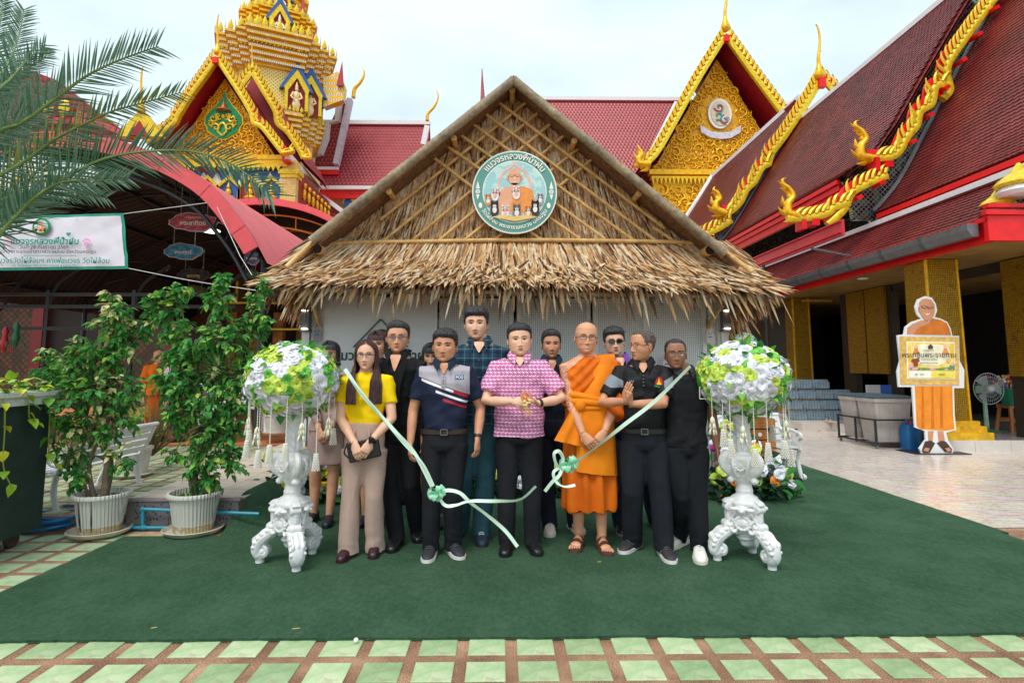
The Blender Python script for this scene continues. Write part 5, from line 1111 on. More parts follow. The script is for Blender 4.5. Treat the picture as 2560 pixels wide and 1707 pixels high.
pot_tree((G1.x, G1.y, .007), [(285, 800, 55, 55, 0), (180, 905, 65, 60, -.05), (255, 900, 80, 75, 0), (320, 850, 45, 60, .05), (130, 940, 45, 45, 0), (200, 990, 90, 60, -.1), (290, 980, 65, 60, 0), (90, 985, 45, 45, -.05), (130, 1060, 60, 50, -.05), (220, 1080, 70, 55, 0), (290, 1060, 45, 50, 0), (175, 1140, 50, 45, 0), (300, 1150, 35, 40, 0), (200, 1190, 40, 35, 0), (370, 815, 25, 40, .05), (280, 740, 18, 25, 0)], 2000,
         'ficus with pale variegated leaves in a cracked white ribbed pot', ((-.07, .0, .022), (-.02, .04, .018), (.03, -.02, .034), (.0, .05, .02), (-.1, -.02, .014)), True, 5, cream=.22)
pot_tree((G2.x, G2.y, .007), [(420, 780, 40, 70, 0), (450, 725, 28, 30, 0), (385, 765, 25, 30, 0), (545, 760, 35, 65, 0), (560, 700, 16, 35, 0), (640, 800, 35, 70, .05), (655, 735, 20, 40, .05), (470, 870, 80, 70, 0), (560, 860, 75, 65, -.05), (430, 950, 50, 60, -.1), (520, 970, 90, 80, 0), (600, 940, 55, 70, 0), (450, 1050, 55, 50, -.05), (540, 1080, 80, 60, 0), (590, 1040, 50, 60, 0), (510, 1150, 65, 45, 0), (575, 1150, 45, 40, 0), (520, 1200, 40, 30, 0), (430, 1140, 22, 22, -.1)], 2700,
         'tall bushy dark green ficus in a clean white ribbed pot', ((.0, .0, .034), (.03, .03, .02), (-.03, .02, .02)), False, 11, cream=.05)
# small potted plants further back
for px, py, z, Y_, r, lab in ((327, 1190, .125, None, .20, 'white pot with saucer behind the white bench at the left'), (690, 1085, .262, None, .19, 'white pot standing far back behind the left flower ball')):
    p = G(px, py, z); t = thing('plant_pot', lab, 'pot', p); m = MB(); m.lathe([(r * .8, .02), (r, .30), (r * 1.08, .31), (r * 1.08, .34), (r * .95, .34), (r * .9, .28), (.01, .28)], 24, TR(*p)); m.build('pot', M('pot_plain', c(206, 200, 194), .5, var=.1), t, 40); m = MB(); m.lathe([(r * .95, 0), (r * 1.2, .04), (.01, .03)], 24, TR(*p)); m.build('saucer', M('saucer_grey', c(196, 188, 170)), t, 40)
    it = [(random.choice((2, 3, 4, 5)), leafm((random.gauss(0, r * .5), random.gauss(0, r * .5), .3 + random.random() * (.5 if px < 400 else .15)), (random.gauss(0, 1), random.gauss(0, 1), random.uniform(-.3, 1)), .07)) for _ in range(130)]
    pieces('leaf', LEAF, LG, it, t, 300, 180)
dry = G(330, 1185, .125); t = thing('dry_shrub', 'dry twiggy brown green shrub between the two potted trees', 'shrub', (dry.x + .05, dry.y + .3, .25)); m = MB()
for _ in range(130): a, e = random.uniform(0, 6.28), random.uniform(.6, 1.5); d = Vector((math.cos(a) * math.cos(e), math.sin(a) * math.cos(e), math.sin(e))); p = Vector((dry.x + .05, dry.y + .3, .3)); m.tube([p, p + d * .4, p + d * .7 + Vector((random.gauss(0, .1), random.gauss(0, .1), .1))], [.006, .004, .001], 4)
m.build('twig_mass', M('twig_brown', c(120, 106, 66), .9), t); t.children[0]['kind'] = 'stuff'
# ---------------------------------------------------------------- garden benches
IRON = M('white_iron', c(222, 224, 226), .45, var=.05)
def make_bench(label, loc, rz, w=1.2, mt=IRON):
    t = thing('garden_bench', label, 'bench', loc, rz, 'white garden benches')
    for sx in (-1, 1):
        x = sx * w / 2; m = MB()
        def band(pts, r=.022, n=24): m.tube([(x, y, z) for y, z in bez([(a, 0, b) for a, b in pts], n)[:, [0, 2]]], r, 6)
        band([(-.27, .0), (-.24, .10), (-.20, .24), (-.22, .36), (-.25, .42)], .025); band([(.20, .0), (.17, .1), (.15, .25), (.17, .42), (.24, .60), (.31, .82)], .025)
        band([(-.20, .24), (-.03, .21), (.15, .25)], .018); band([(-.25, .42), (-.05, .40), (.17, .42)], .02)
        band([(-.25, .42), (-.24, .52), (-.20, .6), (-.24, .64), (-.30, .62), (-.30, .57), (-.26, .56)], .02); band([(-.24, .635), (-.05, .66), (.10, .62), (.25, .66)], .024)
        band([(-.10, .42), (-.14, .50), (-.06, .58), (.02, .52), (-.03, .47), (-.08, .50)], .014); band([(-.03, .23), (.05, .31), (-.02, .37), (-.09, .32), (-.05, .28)], .014); band([(-.27, .0), (-.33, .01), (-.35, .05), (-.31, .07)], .02); band([(.05, .62), (.10, .53), (.16, .5)], .012)
        m.build('end_frame', mt, t, 60, world=False)
    for k in range(5): m = MB(); m.box((0, -.22 + k * .092, .435), (w + .02, .07, .022)); m.build('seat_slat', mt, t, 30, world=False)
    for k in range(4): m = MB(); z = .52 + k * .09; y = .19 + (z - .45) * .32; m.box((0, 0, 0), (w + .02, .02, .072), T=TR(0, y, z) @ Matrix.Rotation(-.30, 4, 'X')); m.build('back_slat', mt, t, 30, world=False)
    m = MB(); m.tube([(-w / 2 - .02, .325, .85), (w / 2 + .02, .325, .85)], .028, 8); m.build('top_rail', mt, t, 60, world=False)
    return t
make_bench('white slatted garden bench behind the cracked pot at the left', (-4.16, 5.89, .125), -PI / 2, 1.17).scale = (1, 1, .78)
make_bench('white garden bench on the turf behind the right flower stand', (3.14, 7.5, .02), 0, 1.15).scale = (1, 1, .88)
b = G(588, 1090, .262); make_bench('white iron bench far back beside the left flower ball', (b.x - .2, b.y + .3, .262), .5, 1.0)
# ---------------------------------------------------------------- dark planter on castors with trailing vine
pl = thing('planter_box', 'dark green planter box on castors with white rim at far left', 'planter', (-4.2, 4.05, 0))
GP = M('planter_green', c(34, 52, 46), .75, var=.12, vs=12, bump=.3, bs=200)
m = MB(); m.box((-4.2, 4.1, .62), (.9, 1.06, 1.0)); m.build('box', GP, pl, 30)
m = MB(); m.box((-4.2, 4.1, 1.15), (.97, 1.13, .07)); m.box((-4.2, 4.1, 1.20), (1.02, 1.18, .035)); m.build('rim', M('rim_white', c(206, 206, 202), .5), pl, 30)
for x in (-3.86, -4.5):
    for y in (3.72, 4.48): m = MB(); m.lathe([(.055, -.02), (.06, -.014), (.06, .014), (.055, .02)], 16, TR(x, y, .064) @ Matrix.Rotation(PI / 2, 4, 'Y')); m.box((x, y, .115), (.05, .08, .03)); m.build('castor', M('castor_brown', c(72, 50, 48), .6), pl, 40)
VIN = [M('vine_' + n, c(*k), .4, var=.25, vs=20) for n, k in (('green', (90, 150, 40)), ('yellow', (206, 206, 40)), ('lime', (150, 190, 44)))]
HEART = []
for k in range(3):
    m = MB(); v = []
    for tt, w in ((0, .3), (.18, 1.0), (.45, .92), (.75, .5), (1, .02)):
        for s in (-1, 0, 1): v.append((s * w * .42, tt, (.12 * w if s else 0) - .3 * tt * tt))
    m.sheet(v, 5, 3, k); HEART.append(m)
vi = thing('trailing_vine', 'yellow green pothos vine trailing over the dark planter box', 'vine', (-4.0, 4.1, 1.21)); it = []
for _ in range(170): it.append((random.randrange(3), leafm((random.uniform(-.55, .30), random.uniform(-.5, .5), random.uniform(.0, .12)), (random.gauss(.2, .8), random.gauss(0, .8), random.uniform(-.4, .8)), random.uniform(.06, .11))))
vs = MB()
for y0, L_ in ((.42, .62), (.2, .25), (.0, .7), (-.35, .4)):
    P = bez([(.2, y0, .05), (.30, y0, .02), (.31, y0 + .03, -.2 * L_ / .6), (.30, y0 + .06, -.45 * L_ / .6), (.33, y0 + .12, -L_)], 20); vs.tube(P, .005, 5)
    for k in range(4, len(P), 3): it.append((random.randrange(3), leafm(P[k], (random.gauss(.3, .5), random.gauss(0, .7), -.5), random.uniform(.06, .1))))
pl.location.y += .23; vi.location.y += .23; vs.build('stem', M('vine_stem', c(140, 160, 60)), vi, world=False); pieces('leaf', HEART, VIN, it, vi, 300, 180)
# ---------------------------------------------------------------- blue hose coil and water pipe
BLU = M('hose_blue', c(16, 104, 160), .4); h = MB(); hc = G(128, 1322); P = []
for k in range(110): a = k * .42; r = .20 + .05 * math.sin(k * .31) + .03 * random.random(); P.append((hc.x + r * 1.05 * math.cos(a), hc.y + r * .8 * math.sin(a), .02 + .0011 * k + .012 * math.sin(a * 1.7)))
h.tube(bez(P[::1], 220), .013, 6); h.tube(bez([P[0], (hc.x - .3, hc.y - .2, .02), (hc.x - .8, hc.y - .3, .02)], 20), .013, 6)
o = h.build('hose', BLU, None, 60); tag(o, 'blue garden hose coiled on the tiles beside the cracked pot', 'hose')
PB = M('pipe_blue', c(30, 142, 170), .4); pt = thing('water_pipe', 'turquoise water pipe along the tiled riser behind the pots', 'pipe', (-2.7, 5.13, 0)); YP = 5.13
for a, b in (((355, 1272), (648, 1284)), ((357, 1270), (357, 1322)), ((318, 1318), (440, 1319))): m = MB(); m.tube([at(*a, YP), at(*b, YP)], .0145, 10); m.build('pipe_run', PB, pt)
for px, py in ((357, 1272), (357, 1318), (362, 1318)): m = MB(); m.ball(at(px, py, YP), .021, 10); m.build('fitting', PB, pt)
# ---------------------------------------------------------------- palm
PG = [M('palm_' + n, c(*k), .45, var=.2, vs=20, tl=.4) for n, k in (('blue', (124, 160, 138)), ('deep', (92, 138, 108)), ('olive', (160, 172, 100)))]
LFT = []
for k in range(3):
    m = MB(); v = []
    for tt, w in ((0, .5), (.25, 1), (.6, .8), (1, .03)):
        for s in (-1, 0, 1): v.append((s * w * .5, tt, (.25 * w if s else 0) - .15 * tt * tt))
    m.sheet(v, 4, 3, k); LFT.append(m)
palm = thing('palm_tree', 'date palm whose long fronds reach in at the upper left', 'tree', (-5.25, 4.9, 0))
m = MB(); m.tube([(-5.25, 4.9, 0), (-5.22, 4.9, 1.2), (-5.2, 4.9, 2.5)], [.13, .11, .12], 12)
for k in range(60): a, z = k * 2.4, .3 + k * .037; m.add([(-5.24 + .11 * math.cos(a - .3), 4.9 + .11 * math.sin(a - .3), z), (-5.24 + .11 * math.cos(a + .3), 4.9 + .11 * math.sin(a + .3), z), (-5.24 + .17 * math.cos(a), 4.9 + .17 * math.sin(a), z + .09)], [(0, 1, 2)])
m.build('trunk', M('palm_bark', c(96, 76, 58), .9, bump=.8, bs=30), palm, 40)
Z1 = lambda x, y: (x / 2.24, y / 2.24)
cr = Vector((-5.2, 4.9, 2.6)); pw = Vector(palm.location)
FR = [([(-40, 760), (120, 690), (300, 560), (480, 430), (640, 350), (800, 290), (888, 262)], 4.6, 0, 150), ([(-60, 1010), (120, 915), (300, 785), (480, 690), (640, 620), (820, 572), (1012, 520)], 4.5, 2, 110), ([(-60, 1290), (200, 1120), (420, 965), (620, 880), (860, 845), (1100, 852), (1290, 915), (1410, 1000), (1530, 1105)], 4.4, 1, 150),
      ([(-80, 700), (-20, 480), (60, 330), (110, 180), (135, 50)], 5.0, 0, 120), ([(-60, 560), (60, 440), (150, 340), (260, 250)], 4.9, 0, 110), ([(-120, 520), (-40, 300), (0, 120), (20, -20)], 5.2, 1, 110), ([(-50, 860), (60, 720), (150, 600), (230, 470)], 4.8, 0, 110), ([(-80, 900), (30, 860), (140, 760), (250, 600), (330, 520)], 5.0, 1, 100),
      ([(-60, 1150), (110, 1060), (240, 930), (400, 830), (520, 760)], 4.7, 1, 130), ([(-80, 1360), (60, 1240), (190, 1110), (350, 1020), (560, 1010), (720, 1000)], 4.35, 0, 110), ([(-80, 620), (30, 560), (110, 420), (240, 330), (270, 280)], 5.1, 0, 90), ([(-60, 1230), (60, 1180), (200, 1090), (420, 1080), (600, 1110)], 4.8, 0, 90)]
random.seed(3)
allL = []
for pts, Y, mi, ll in FR:
    W_ = [at(*Z1(x, y), Y + .12 * i * (1 if Y > 4.8 else -.3)) for i, (x, y) in enumerate(pts)]; Q = [Vector(p) for p in bez([cr.lerp(W_[0], .4)] + W_, 60)]
    m = MB(); m.tube(Q, [.016 * (1 - i / len(Q)) + .003 for i in range(len(Q))], 6); fo = m.build('frond', M('rachis_green', c(120, 150, 88), .5), palm, 60)
    lens = [0]
    for a, b in zip(Q, Q[1:]): lens.append(lens[-1] + (b - a).length)
    s = lens[-1] * .22; k = 0; items = []
    while s < lens[-1] * .995:
        i = min(len(Q) - 2, max(j for j in range(len(lens)) if lens[j] <= s)); p = Q[i].lerp(Q[i + 1], (s - lens[i]) / (lens[i + 1] - lens[i])); tn = (Q[i + 1] - Q[i]).normalized(); u = s / lens[-1]
        vw = (Vector((0, 0, CAMH)) - p).normalized(); sd = tn.cross(vw).normalized(); L_ = ll / 2.24 / FPX * Y * 1.25 * (.75 + .5 * math.sin(PI * min(1, u * 1.05))) * random.uniform(.85, 1.1)
        for sg in (-1, 1):
            d = sd * sg * random.uniform(.55, .9) + tn * (.62 + .5 * u) + vw * random.uniform(-.35, .35) + Vector((0, 0, .16 if sg * sd.z > 0 else -.06))
            y = d.normalized(); x = y.cross(vw + Vector((0, 0, .4))).normalized(); z = x.cross(y); wd = .0145 * random.uniform(.8, 1.2)
            items.append((random.choice((mi, mi, 0, 1)), frame(p - pw, x * wd, y * L_, z * .05)))
        s += .029; k += 1
    allL += [(fo, it) for it in items]
ms = [p.mesh('leaflet', PG, 180) for p in LFT]
byf = {}
for fo, (k, T) in allL: byf.setdefault(fo, []).append((k, T))
for fo, its in byf.items():
    for j, (k, T) in enumerate(its):
        if j % 4 == 0 and j < 100: link('leaflet', ms[k], fo, T)
    q = MB()
    for j, (k, T) in enumerate(its):
        if not (j % 4 == 0 and j < 100): q.join(LFT[k], T)
    stuff(q.build('leaflet_mass', PG, fo, 180, world=False))
# ================================================================ things in front of and inside the hall on the right
Z6 = lambda x, y: (1900 + x / 2.239, 500 + y / 2.239)
YS = 9.3
def zpoly(pts, Y=YS): return [(p.x, p.z) for p in (at(*Z6(x, y), Y) for x, y in pts)]
st = thing('cardboard_standee', 'life size flat cutout of a robed monk holding a framed notice', 'standee', (at(2340, 1132, YS).x, YS, 0))
def lay(name, pts, mat, k, par=st, T=None, w=.004): m = MB(); m.prism(zpoly(pts), w, T=TR(0, YS - .0045 * k, 0)); return m.build(name, mat, par, None)
out = [(925, 538), (962, 546), (984, 580), (992, 618), (978, 655), (1012, 664), (1048, 682), (1066, 715), (1078, 760), (1114, 760), (1118, 900), (1144, 950), (1143, 1052), (1086, 1052), (1090, 1200), (1098, 1285), (1042, 1302), (1054, 1345), (1084, 1395), (1078, 1418), (1030, 1424), (905, 1422), (892, 1390), (928, 1340), (924, 1292), (868, 1272), (852, 1046), (776, 1046), (768, 960), (784, 900), (768, 756), (806, 752), (814, 710), (850, 682), (904, 664), (880, 642), (868, 600), (884, 556)]
m = MB(); m.prism(zpoly(out), .03, T=TR(0, YS, 0)); m.build('board', M('board_white', c(228, 230, 232), .4, var=.02), st, None)
ROBEO = M('robe_orange_print', c(236, 140, 24), .45, var=.12, vs=5); SKB = M('skin_print_brown', c(204, 142, 106), .45, var=.08)
lay('printed_arm', [(822, 752), (824, 716), (852, 694), (905, 672), (945, 675), (900, 752)], SKB, 1); lay('printed_sash', [(860, 752), (880, 722), (940, 690), (962, 662), (1010, 672), (1044, 690), (1058, 720), (1068, 756)], M('robe_dark_print', c(206, 112, 20), .45, var=.15, vs=6), 2)
lay('printed_head', [(925, 552), (955, 558), (974, 585), (976, 622), (968, 648), (945, 672), (922, 672), (900, 645), (888, 610), (890, 575), (904, 556)], SKB, 3)
lay('printed_ears', [(884, 600), (890, 600), (892, 630), (886, 628)], SKB, 3); lay('printed_glasses', [(898, 594), (928, 594), (930, 598), (966, 597), (966, 606), (940, 610), (930, 600), (922, 608), (902, 606)], M('print_dark', c(50, 40, 40)), 4)
lay('printed_lens', [(901, 597), (926, 597), (924, 605), (904, 604)], SKB, 5); lay('printed_lens', [(934, 599), (963, 599), (962, 604), (940, 606)], SKB, 5); lay('printed_smile', [(918, 634), (932, 638), (948, 633), (932, 645)], CREAM, 4)
lay('printed_robe', [(866, 1040), (1076, 1040), (1080, 1200), (1088, 1280), (1040, 1290), (900, 1282), (876, 1265)], ROBEO, 1)
for x in (905, 960, 1010): lay('printed_fold', [(x, 1045), (x + 8, 1045), (x + 14, 1275), (x - 2, 1275)], M('robe_dark_print', c(206, 112, 20)), 2)
for x0, x1 in ((938, 985), (985, 1035)):
    lay('printed_leg', [(x0 if x0 < 960 else x0 + 8, 1292), (x1 - 14 if x0 < 960 else x1 - 10, 1292), (x1 - 20 if x0 < 960 else x1, 1352), (x0 + 4 if x0 < 960 else x0 + 14, 1352)], SKB, 1)
lay('printed_sandal', [(905, 1400), (922, 1350), (955, 1345), (978, 1360), (948, 1412), (912, 1414)], M('print_brown', c(70, 48, 44)), 2); lay('printed_sandal', [(988, 1360), (1015, 1345), (1040, 1352), (1074, 1395), (1070, 1412), (1035, 1410)], M('print_brown', c(70, 48, 44)), 2)
lay('printed_toes', [(912, 1402), (922, 1384), (946, 1388), (940, 1408)], SKB, 3); lay('printed_toes', [(1034, 1388), (1056, 1384), (1070, 1402), (1046, 1408)], SKB, 3)
FRG = M('frame_gilt_print', c(224, 182, 96), .4, var=.2, vs=14); lay('printed_frame', [(780, 764), (1108, 768), (1112, 1034), (784, 1030)], FRG, 3)
lay('printed_frame_edge', [(816, 792), (1086, 795), (1088, 1004), (820, 1000)], CREAM, 4); lay('notice', [(822, 798), (1082, 801), (1083, 998), (826, 994)], M('notice_yellow', c(240, 214, 96), .45, f=lambda g: g.mix((g.noise(5, 3) > .5), c(244, 222, 120), c(238, 200, 70))), 5)
lay('notice_cloud', [(860, 815), (905, 806), (1000, 808), (1045, 820), (1060, 860), (1045, 905), (990, 925), (900, 925), (855, 900), (845, 855)], M('notice_cream', c(250, 242, 210)), 6)
lay('notice_bar', [(828, 955), (1082, 958), (1083, 997), (828, 993)], M('notice_bar', c(248, 246, 226)), 6); lay('notice_bar', [(952, 957), (1082, 958), (1083, 997), (952, 995)], M('notice_bar_yellow', c(246, 226, 90)), 7)
lay('notice_seal', [(932, 820), (946, 806), (960, 820), (958, 834), (934, 834)], M('seal_brown', c(90, 60, 60)), 8)
for x0 in (866, 1030): lay('notice_monk', [(x0 - 20, 860), (x0 - 10, 840), (x0 - 8, 822), (x0, 815), (x0 + 8, 822), (x0 + 10, 840), (x0 + 22, 862)], M('notice_robe', c(240, 140, 60)), 8); lay('notice_monk_head', [(x0 - 8, 832), (x0 - 8, 816), (x0, 810), (x0 + 8, 816), (x0 + 8, 832)], PINKP, 9)
lay('notice_offering', [(838, 900), (848, 888), (880, 888), (886, 900), (874, 912), (876, 930), (852, 930), (854, 912)], M('offering_red', c(150, 60, 40)), 8); lay('notice_flowers', [(828, 925), (836, 912), (850, 935), (880, 938), (1000, 940), (1050, 935), (1075, 905), (1082, 915), (1082, 952), (830, 950)], M('lotus_pink', c(232, 150, 190), .5, f=lambda g: g.mix((g.noise(14, 3) > .5), c(240, 170, 206), c(90, 150, 80))), 7)
lay('notice_medal', [(1034, 898), (1040, 888), (1050, 886), (1058, 894), (1056, 906), (1044, 910)], GOLDPR, 8)
for x, y, s, body in ((948, 868, .115, 'พระกฐินพระราชทาน'), (945, 842, .03, 'ขอเชิญร่วมงาน'), (948, 892, .03, 'ทอดถวาย ณ วัดไผ่ล้อม'), (948, 912, .03, 'พระอารามหลวง นครปฐม'), (895, 976, .035, '081 - 4555'), (1020, 976, .03, 'วัดไผ่ล้อม')):
    p = at(*Z6(x, y), YS - .05); text(body, s, TR(p.x, YS - .0045 * 10, p.z), M('print_dark', c(50, 40, 40)), st, 'lettering', .001, .0)
m = MB(); m.box((at(2360, 1132, YS).x - .05, YS + .18, .012), (.9, .5, .024)); m.build('base_plate', BLACKM, st, 30)
m = MB(); m.bar((7.02, YS + .03, .9), (7.02, YS + .30, .02), .03, .03); m.build('strut', BLACKM, st)
# storage bins in a wheeled rack
rk = thing('wheeled_rack', 'black wheeled metal rack holding two pale lidded bins', 'rack', (6.75, 10.4, 0))
m = MB()
for x in (6.38, 7.08):
    for y in (9.86, 10.42, 10.95): m.bar((x, y, .07), (x, y, .52), .03, .03)
m.build('upright', BLACKM, rk); 
for z in (.10, .5):
    for a, b in (((6.38, 9.86, z), (7.08, 9.86, z)), ((6.38, 10.95, z), (7.08, 10.95, z)), ((6.38, 9.86, z), (6.38, 10.95, z)), ((7.08, 9.86, z), (7.08, 10.95, z)), ((6.38, 10.42, z), (7.08, 10.42, z))): m = MB(); m.bar(a, b, .028, .028); m.build('rail', BLACKM, rk)
for x in (6.4, 7.06):
    for y in (9.88, 10.93): m = MB(); m.lathe([(.03, -.012), (.034, 0), (.03, .012)], 12, TR(x, y, .034) @ Matrix.Rotation(PI / 2, 4, 'Y')); m.box((x, y, .072), (.03, .04, .02)); m.build('castor', STEEL, rk)
BINM = M('bin_pale', c(176, 168, 164), .55, var=.1, vs=5); LIDM = M('bin_lid', c(74, 92, 102), .4)
for y, lab in ((10.14, 'pale plastic bin with dark lid at the front of the rack'), (10.69, 'pale plastic bin with dark lid at the back of the rack')):
    t = thing('storage_bin', lab, 'bin', (6.73, y, .12), 0, 'lidded bins in the rack'); m = MB()
    m.loft([[(6.73 + sx * w, y + sy * d, z) for sx, sy in ((-1, -1), (1, -1), (1, 1), (-1, 1))] for z, w, d in ((.12, .26, .2), (.80, .315, .245), (.80, .33, .26), (.86, .33, .26))]); m.build('body', BINM, t, 20)
    for k in range(7): m = MB(); m.bar((6.52 + k * .07, y - .205, .16), (6.50 + k * .077, y - .247, .76), .012, .008); m.build('rib', BINM, t)
    m = MB(); m.loft([[(6.73 + sx * w, y + sy * d, z) for sx, sy in ((-1, -1), (1, -1), (1, 1), (-1, 1))] for z, w, d in ((.862, .335, .265), (.89, .335, .265), (.915, .28, .21))]); m.build('lid', LIDM, t, 20)
t = thing('jerrycan', 'blue plastic jerrycan with red cap beside the standee', 'jerrycan', (6.93, 9.78, 0)); m = MB()
m.loft([[(6.93 + w * math.copysign(abs(math.cos(a)) ** .5, math.cos(a)), 9.78 + d * math.copysign(abs(math.sin(a)) ** .5, math.sin(a)), z) for a in np.linspace(0, 2 * PI, 20, endpoint=False)] for z, w, d in ((.0, .13, .1), (.02, .15, .12), (.36, .15, .12), (.43, .12, .1), (.45, .06, .05))]); m.build('body', M('jerrycan_blue', c(16, 92, 150), .4), t, 40); m = MB(); m.lathe([(.03, 0), (.03, .04)], 12, TR(6.93, 9.78, .45)); m.build('cap', RED, t); m = MB(); m.tube(bez([(6.85, 9.78, .42), (6.86, 9.78, .5), (7.0, 9.78, .5), (7.02, 9.78, .42)], 12), .014, 6); m.build('handle', M('jerrycan_blue', c(16, 92, 150)), t)
o = MB(); o.box((7.62, 11.6, .62), (.5, .05, .84)); o = o.build('notice_board', M('board_grey', c(170, 172, 180), .5, f=lambda g: g.mix((g.x > .02) * (g.z > .2), c(168, 168, 178), c(30, 80, 160))), None, 30); tag(o, 'grey and blue board leaning behind the lidded bins', 'board')
# water bottle packs
BOT = M('bottle_wrap', c(120, 140, 156), .15, .0, var=.2, vs=8, spec=.8)
bm = MB(); bt = MB(); bt.lathe([(.028, 0), (.031, .01), (.031, .07), (.028, .085), (.031, .10), (.031, .15), (.014, .20), (.014, .215)], 10)
for i in range(6):
    for j in range(3): bm.join(bt, TR((i - 2.5) * .064, (j - 1) * .064, 0))
bmesh_ = bm.mesh('bottle', BOT, 60); wr = MB(); wr.loft([[(sx * .196, sy * .10, z) for sx, sy in ((-1, -1), (1, -1), (1, 1), (-1, 1))] for z in (.02, .16)], caps=False); wmesh = wr.mesh('film', M('film_clear', c(170, 190, 204), .12, alpha=.28), None)
for k, n in enumerate((4, 4, 4, 3)):
    for i in range(n):
        t = thing('water_pack', ('leftmost', 'second from left', 'third from left', 'rightmost')[i if i < n - 1 else 3] + ' water bottle pack in the ' + ('bottom layer', 'second lowest layer', 'second highest layer', 'top layer')[k] + ' of the stack', 'water pack', (6.74 + i * .405 - (.06 * k), 13.2 + .05 * k, .2 + k * .232), 0, 'stacked water bottle packs')
        for j in range(3): pass
        stuff(link('bottle', bmesh_, t)); link('film', wmesh, t)
def sandal(p, rz, mt, lab, grp=None):
    t = thing('sandal', lab, 'sandal', p, rz, grp); m = MB(); P = [(-.03, -.12), (.03, -.12), (.038, -.04), (.045, .06), (.03, .125), (-.02, .13), (-.045, .07), (-.036, -.04)]
    m.loft([[(x, y, z) for x, y in P] for z in (0, .022)]); m.build('sole', mt, t, 30, world=False); m = MB(); m.tube(bez([(-.043, .05, .015), (-.02, .06, .06), (.02, .06, .06), (.045, .05, .015)], 10), .012, 5, flat=.3); m.build('strap', mt, t, world=False)
SD, SP = M('sandal_dark', c(40, 38, 48), .7), M('sandal_pale', c(196, 180, 160), .7)
for px, py, z, r_, mt, lab in ((2003, 1074, .0, 1.3, SD, 'dark sandal on the stone floor before the bottle stack, left one'), (2022, 1071, .0, 1.0, SD, 'dark sandal on the stone floor before the bottle stack, right one'), (2040, 1076, .0, .2, SP, 'pale sandal on the stone floor beside two dark ones'), (2074, 1054, .2, .6, SP, 'pale sandal on the terrace edge, left of its pair'), (2084, 1056, .2, .9, SP, 'pale sandal on the terrace edge, right of its pair')):
    p = G(px, py, z + .012); sandal((p.x, p.y, z + .012), r_, mt, lab)
# wooden stools and table in the shade
WOODO = M('orange_wood', c(186, 108, 44), .5, f=lambda g: g.ramp(g.noise(4, 4, (1, 1, .2)), [(.35, c(140, 76, 30)), (.6, c(206, 128, 58))]))
def stool(x, y, z, h, w, lab, cat='stool'):
    t = thing('wooden_stool', lab, cat, (x, y, z)); m = MB(); m.box((x, y, z + h - .02), (w, w, .04)); m.build('seat', WOODO, t, 30)
    for sx in (-1, 1):
        for sy in (-1, 1): m = MB(); m.bar((x + sx * w * .55, y + sy * w * .55, z), (x + sx * w * .38, y + sy * w * .38, z + h - .04), .04, .04); m.build('leg', WOODO, t)
    for sy in (-1, 1): m = MB(); m.bar((x - w * .48, y + sy * w * .48, z + h * .4), (x + w * .48, y + sy * w * .48, z + h * .4), .025, .03); m.build('stretcher', WOODO, t)
stool(9.55, 10.75, .2, .48, .30, 'wooden stool under the green flower bucket in the dark doorway'); stool(9.95, 11.2, .2, .48, .3, 'wooden stool half in shadow at the right edge of the doorway')
stool(5.9, 13.6, 0, .5, .36, 'orange wooden stool behind the right flower ball, nearer the terrace'); stool(5.15, 13.8, 0, .5, .36, 'orange wooden stool behind the right flower ball, nearer the hut')
b = (9.55, 10.75, .68); t = thing('flower_bucket', 'green bucket full of colourful artificial flowers on a stool', 'bucket', b); m = MB(); m.lathe([(.12, 0), (.165, .30), (.18, .30), (.18, .32), (.15, .32), (.12, .05), (.01, .05)], 20, TR(*b)); m.build('bucket', M('bucket_green', c(14, 120, 84), .4), t, 40)
PET = [M('petal_' + n, c(*k), .6, var=.15, vs=30) for n, k in (('red', (206, 40, 40)), ('orange', (240, 130, 40)), ('pink', (236, 120, 150)), ('white2', (236, 230, 226)), ('blue', (90, 110, 190)), ('gold', (240, 200, 60)))]
fl = []
for k in range(6): m = MB(); m.ball((0, 0, 0), (.032, .032, .028), 7, k); fl.append(m)
pieces('flower', fl, PET, [(random.randrange(6), TR(random.gauss(0, .11), random.gauss(0, .09), .36 + random.random() * .2)) for _ in range(70)], t, 300)
m = MB(); [m.tube([(b[0], b[1], b[2] + .1), (b[0] + random.gauss(0, .1), b[1] + random.gauss(0, .08), b[2] + .42)], .004, 4) for _ in range(24)]; m.build('stems', M('stem_white', c(206, 200, 190)), t); t.children[-1]['kind'] = 'stuff'
# standing fan
p = Vector((8.98, 10.65, .205)); t = thing('standing_fan', 'pale green standing fan in the dark doorway', 'fan', p); FG = M('fan_green', c(150, 186, 160), .4)
m = MB(); m.lathe([(.20, 0), (.21, .02), (.05, .05), (.035, .12)], 24, TR(*p)); m.build('base', M('fan_base', c(60, 130, 90), .4), t, 40); m = MB(); m.tube([p + Vector((0, 0, .1)), p + Vector((0, 0, .66))], [.04, .028], 10); m.build('pole', FG, t)
hc = p + Vector((0, -.06, .80)); m = MB(); m.box(hc + Vector((0, .10, -.02)), (.12, .16, .13)); m.build('motor', FG, t, 60)
m = MB()
for r in (.07, .15, .22, .285): m.tube([hc + Vector((r * math.cos(a), -.05 * (1 - (r / .29) ** 2) - .05, r * math.sin(a))) for a in np.linspace(0, 2 * PI, 40)], .006 if r > .28 else .003, 5)
for k in range(36): a = k * PI / 18; m.tube([hc + Vector((.06 * math.cos(a), -.098, .06 * math.sin(a))), hc + Vector((.285 * math.cos(a), -.05, .285 * math.sin(a)))], .0025, 4)
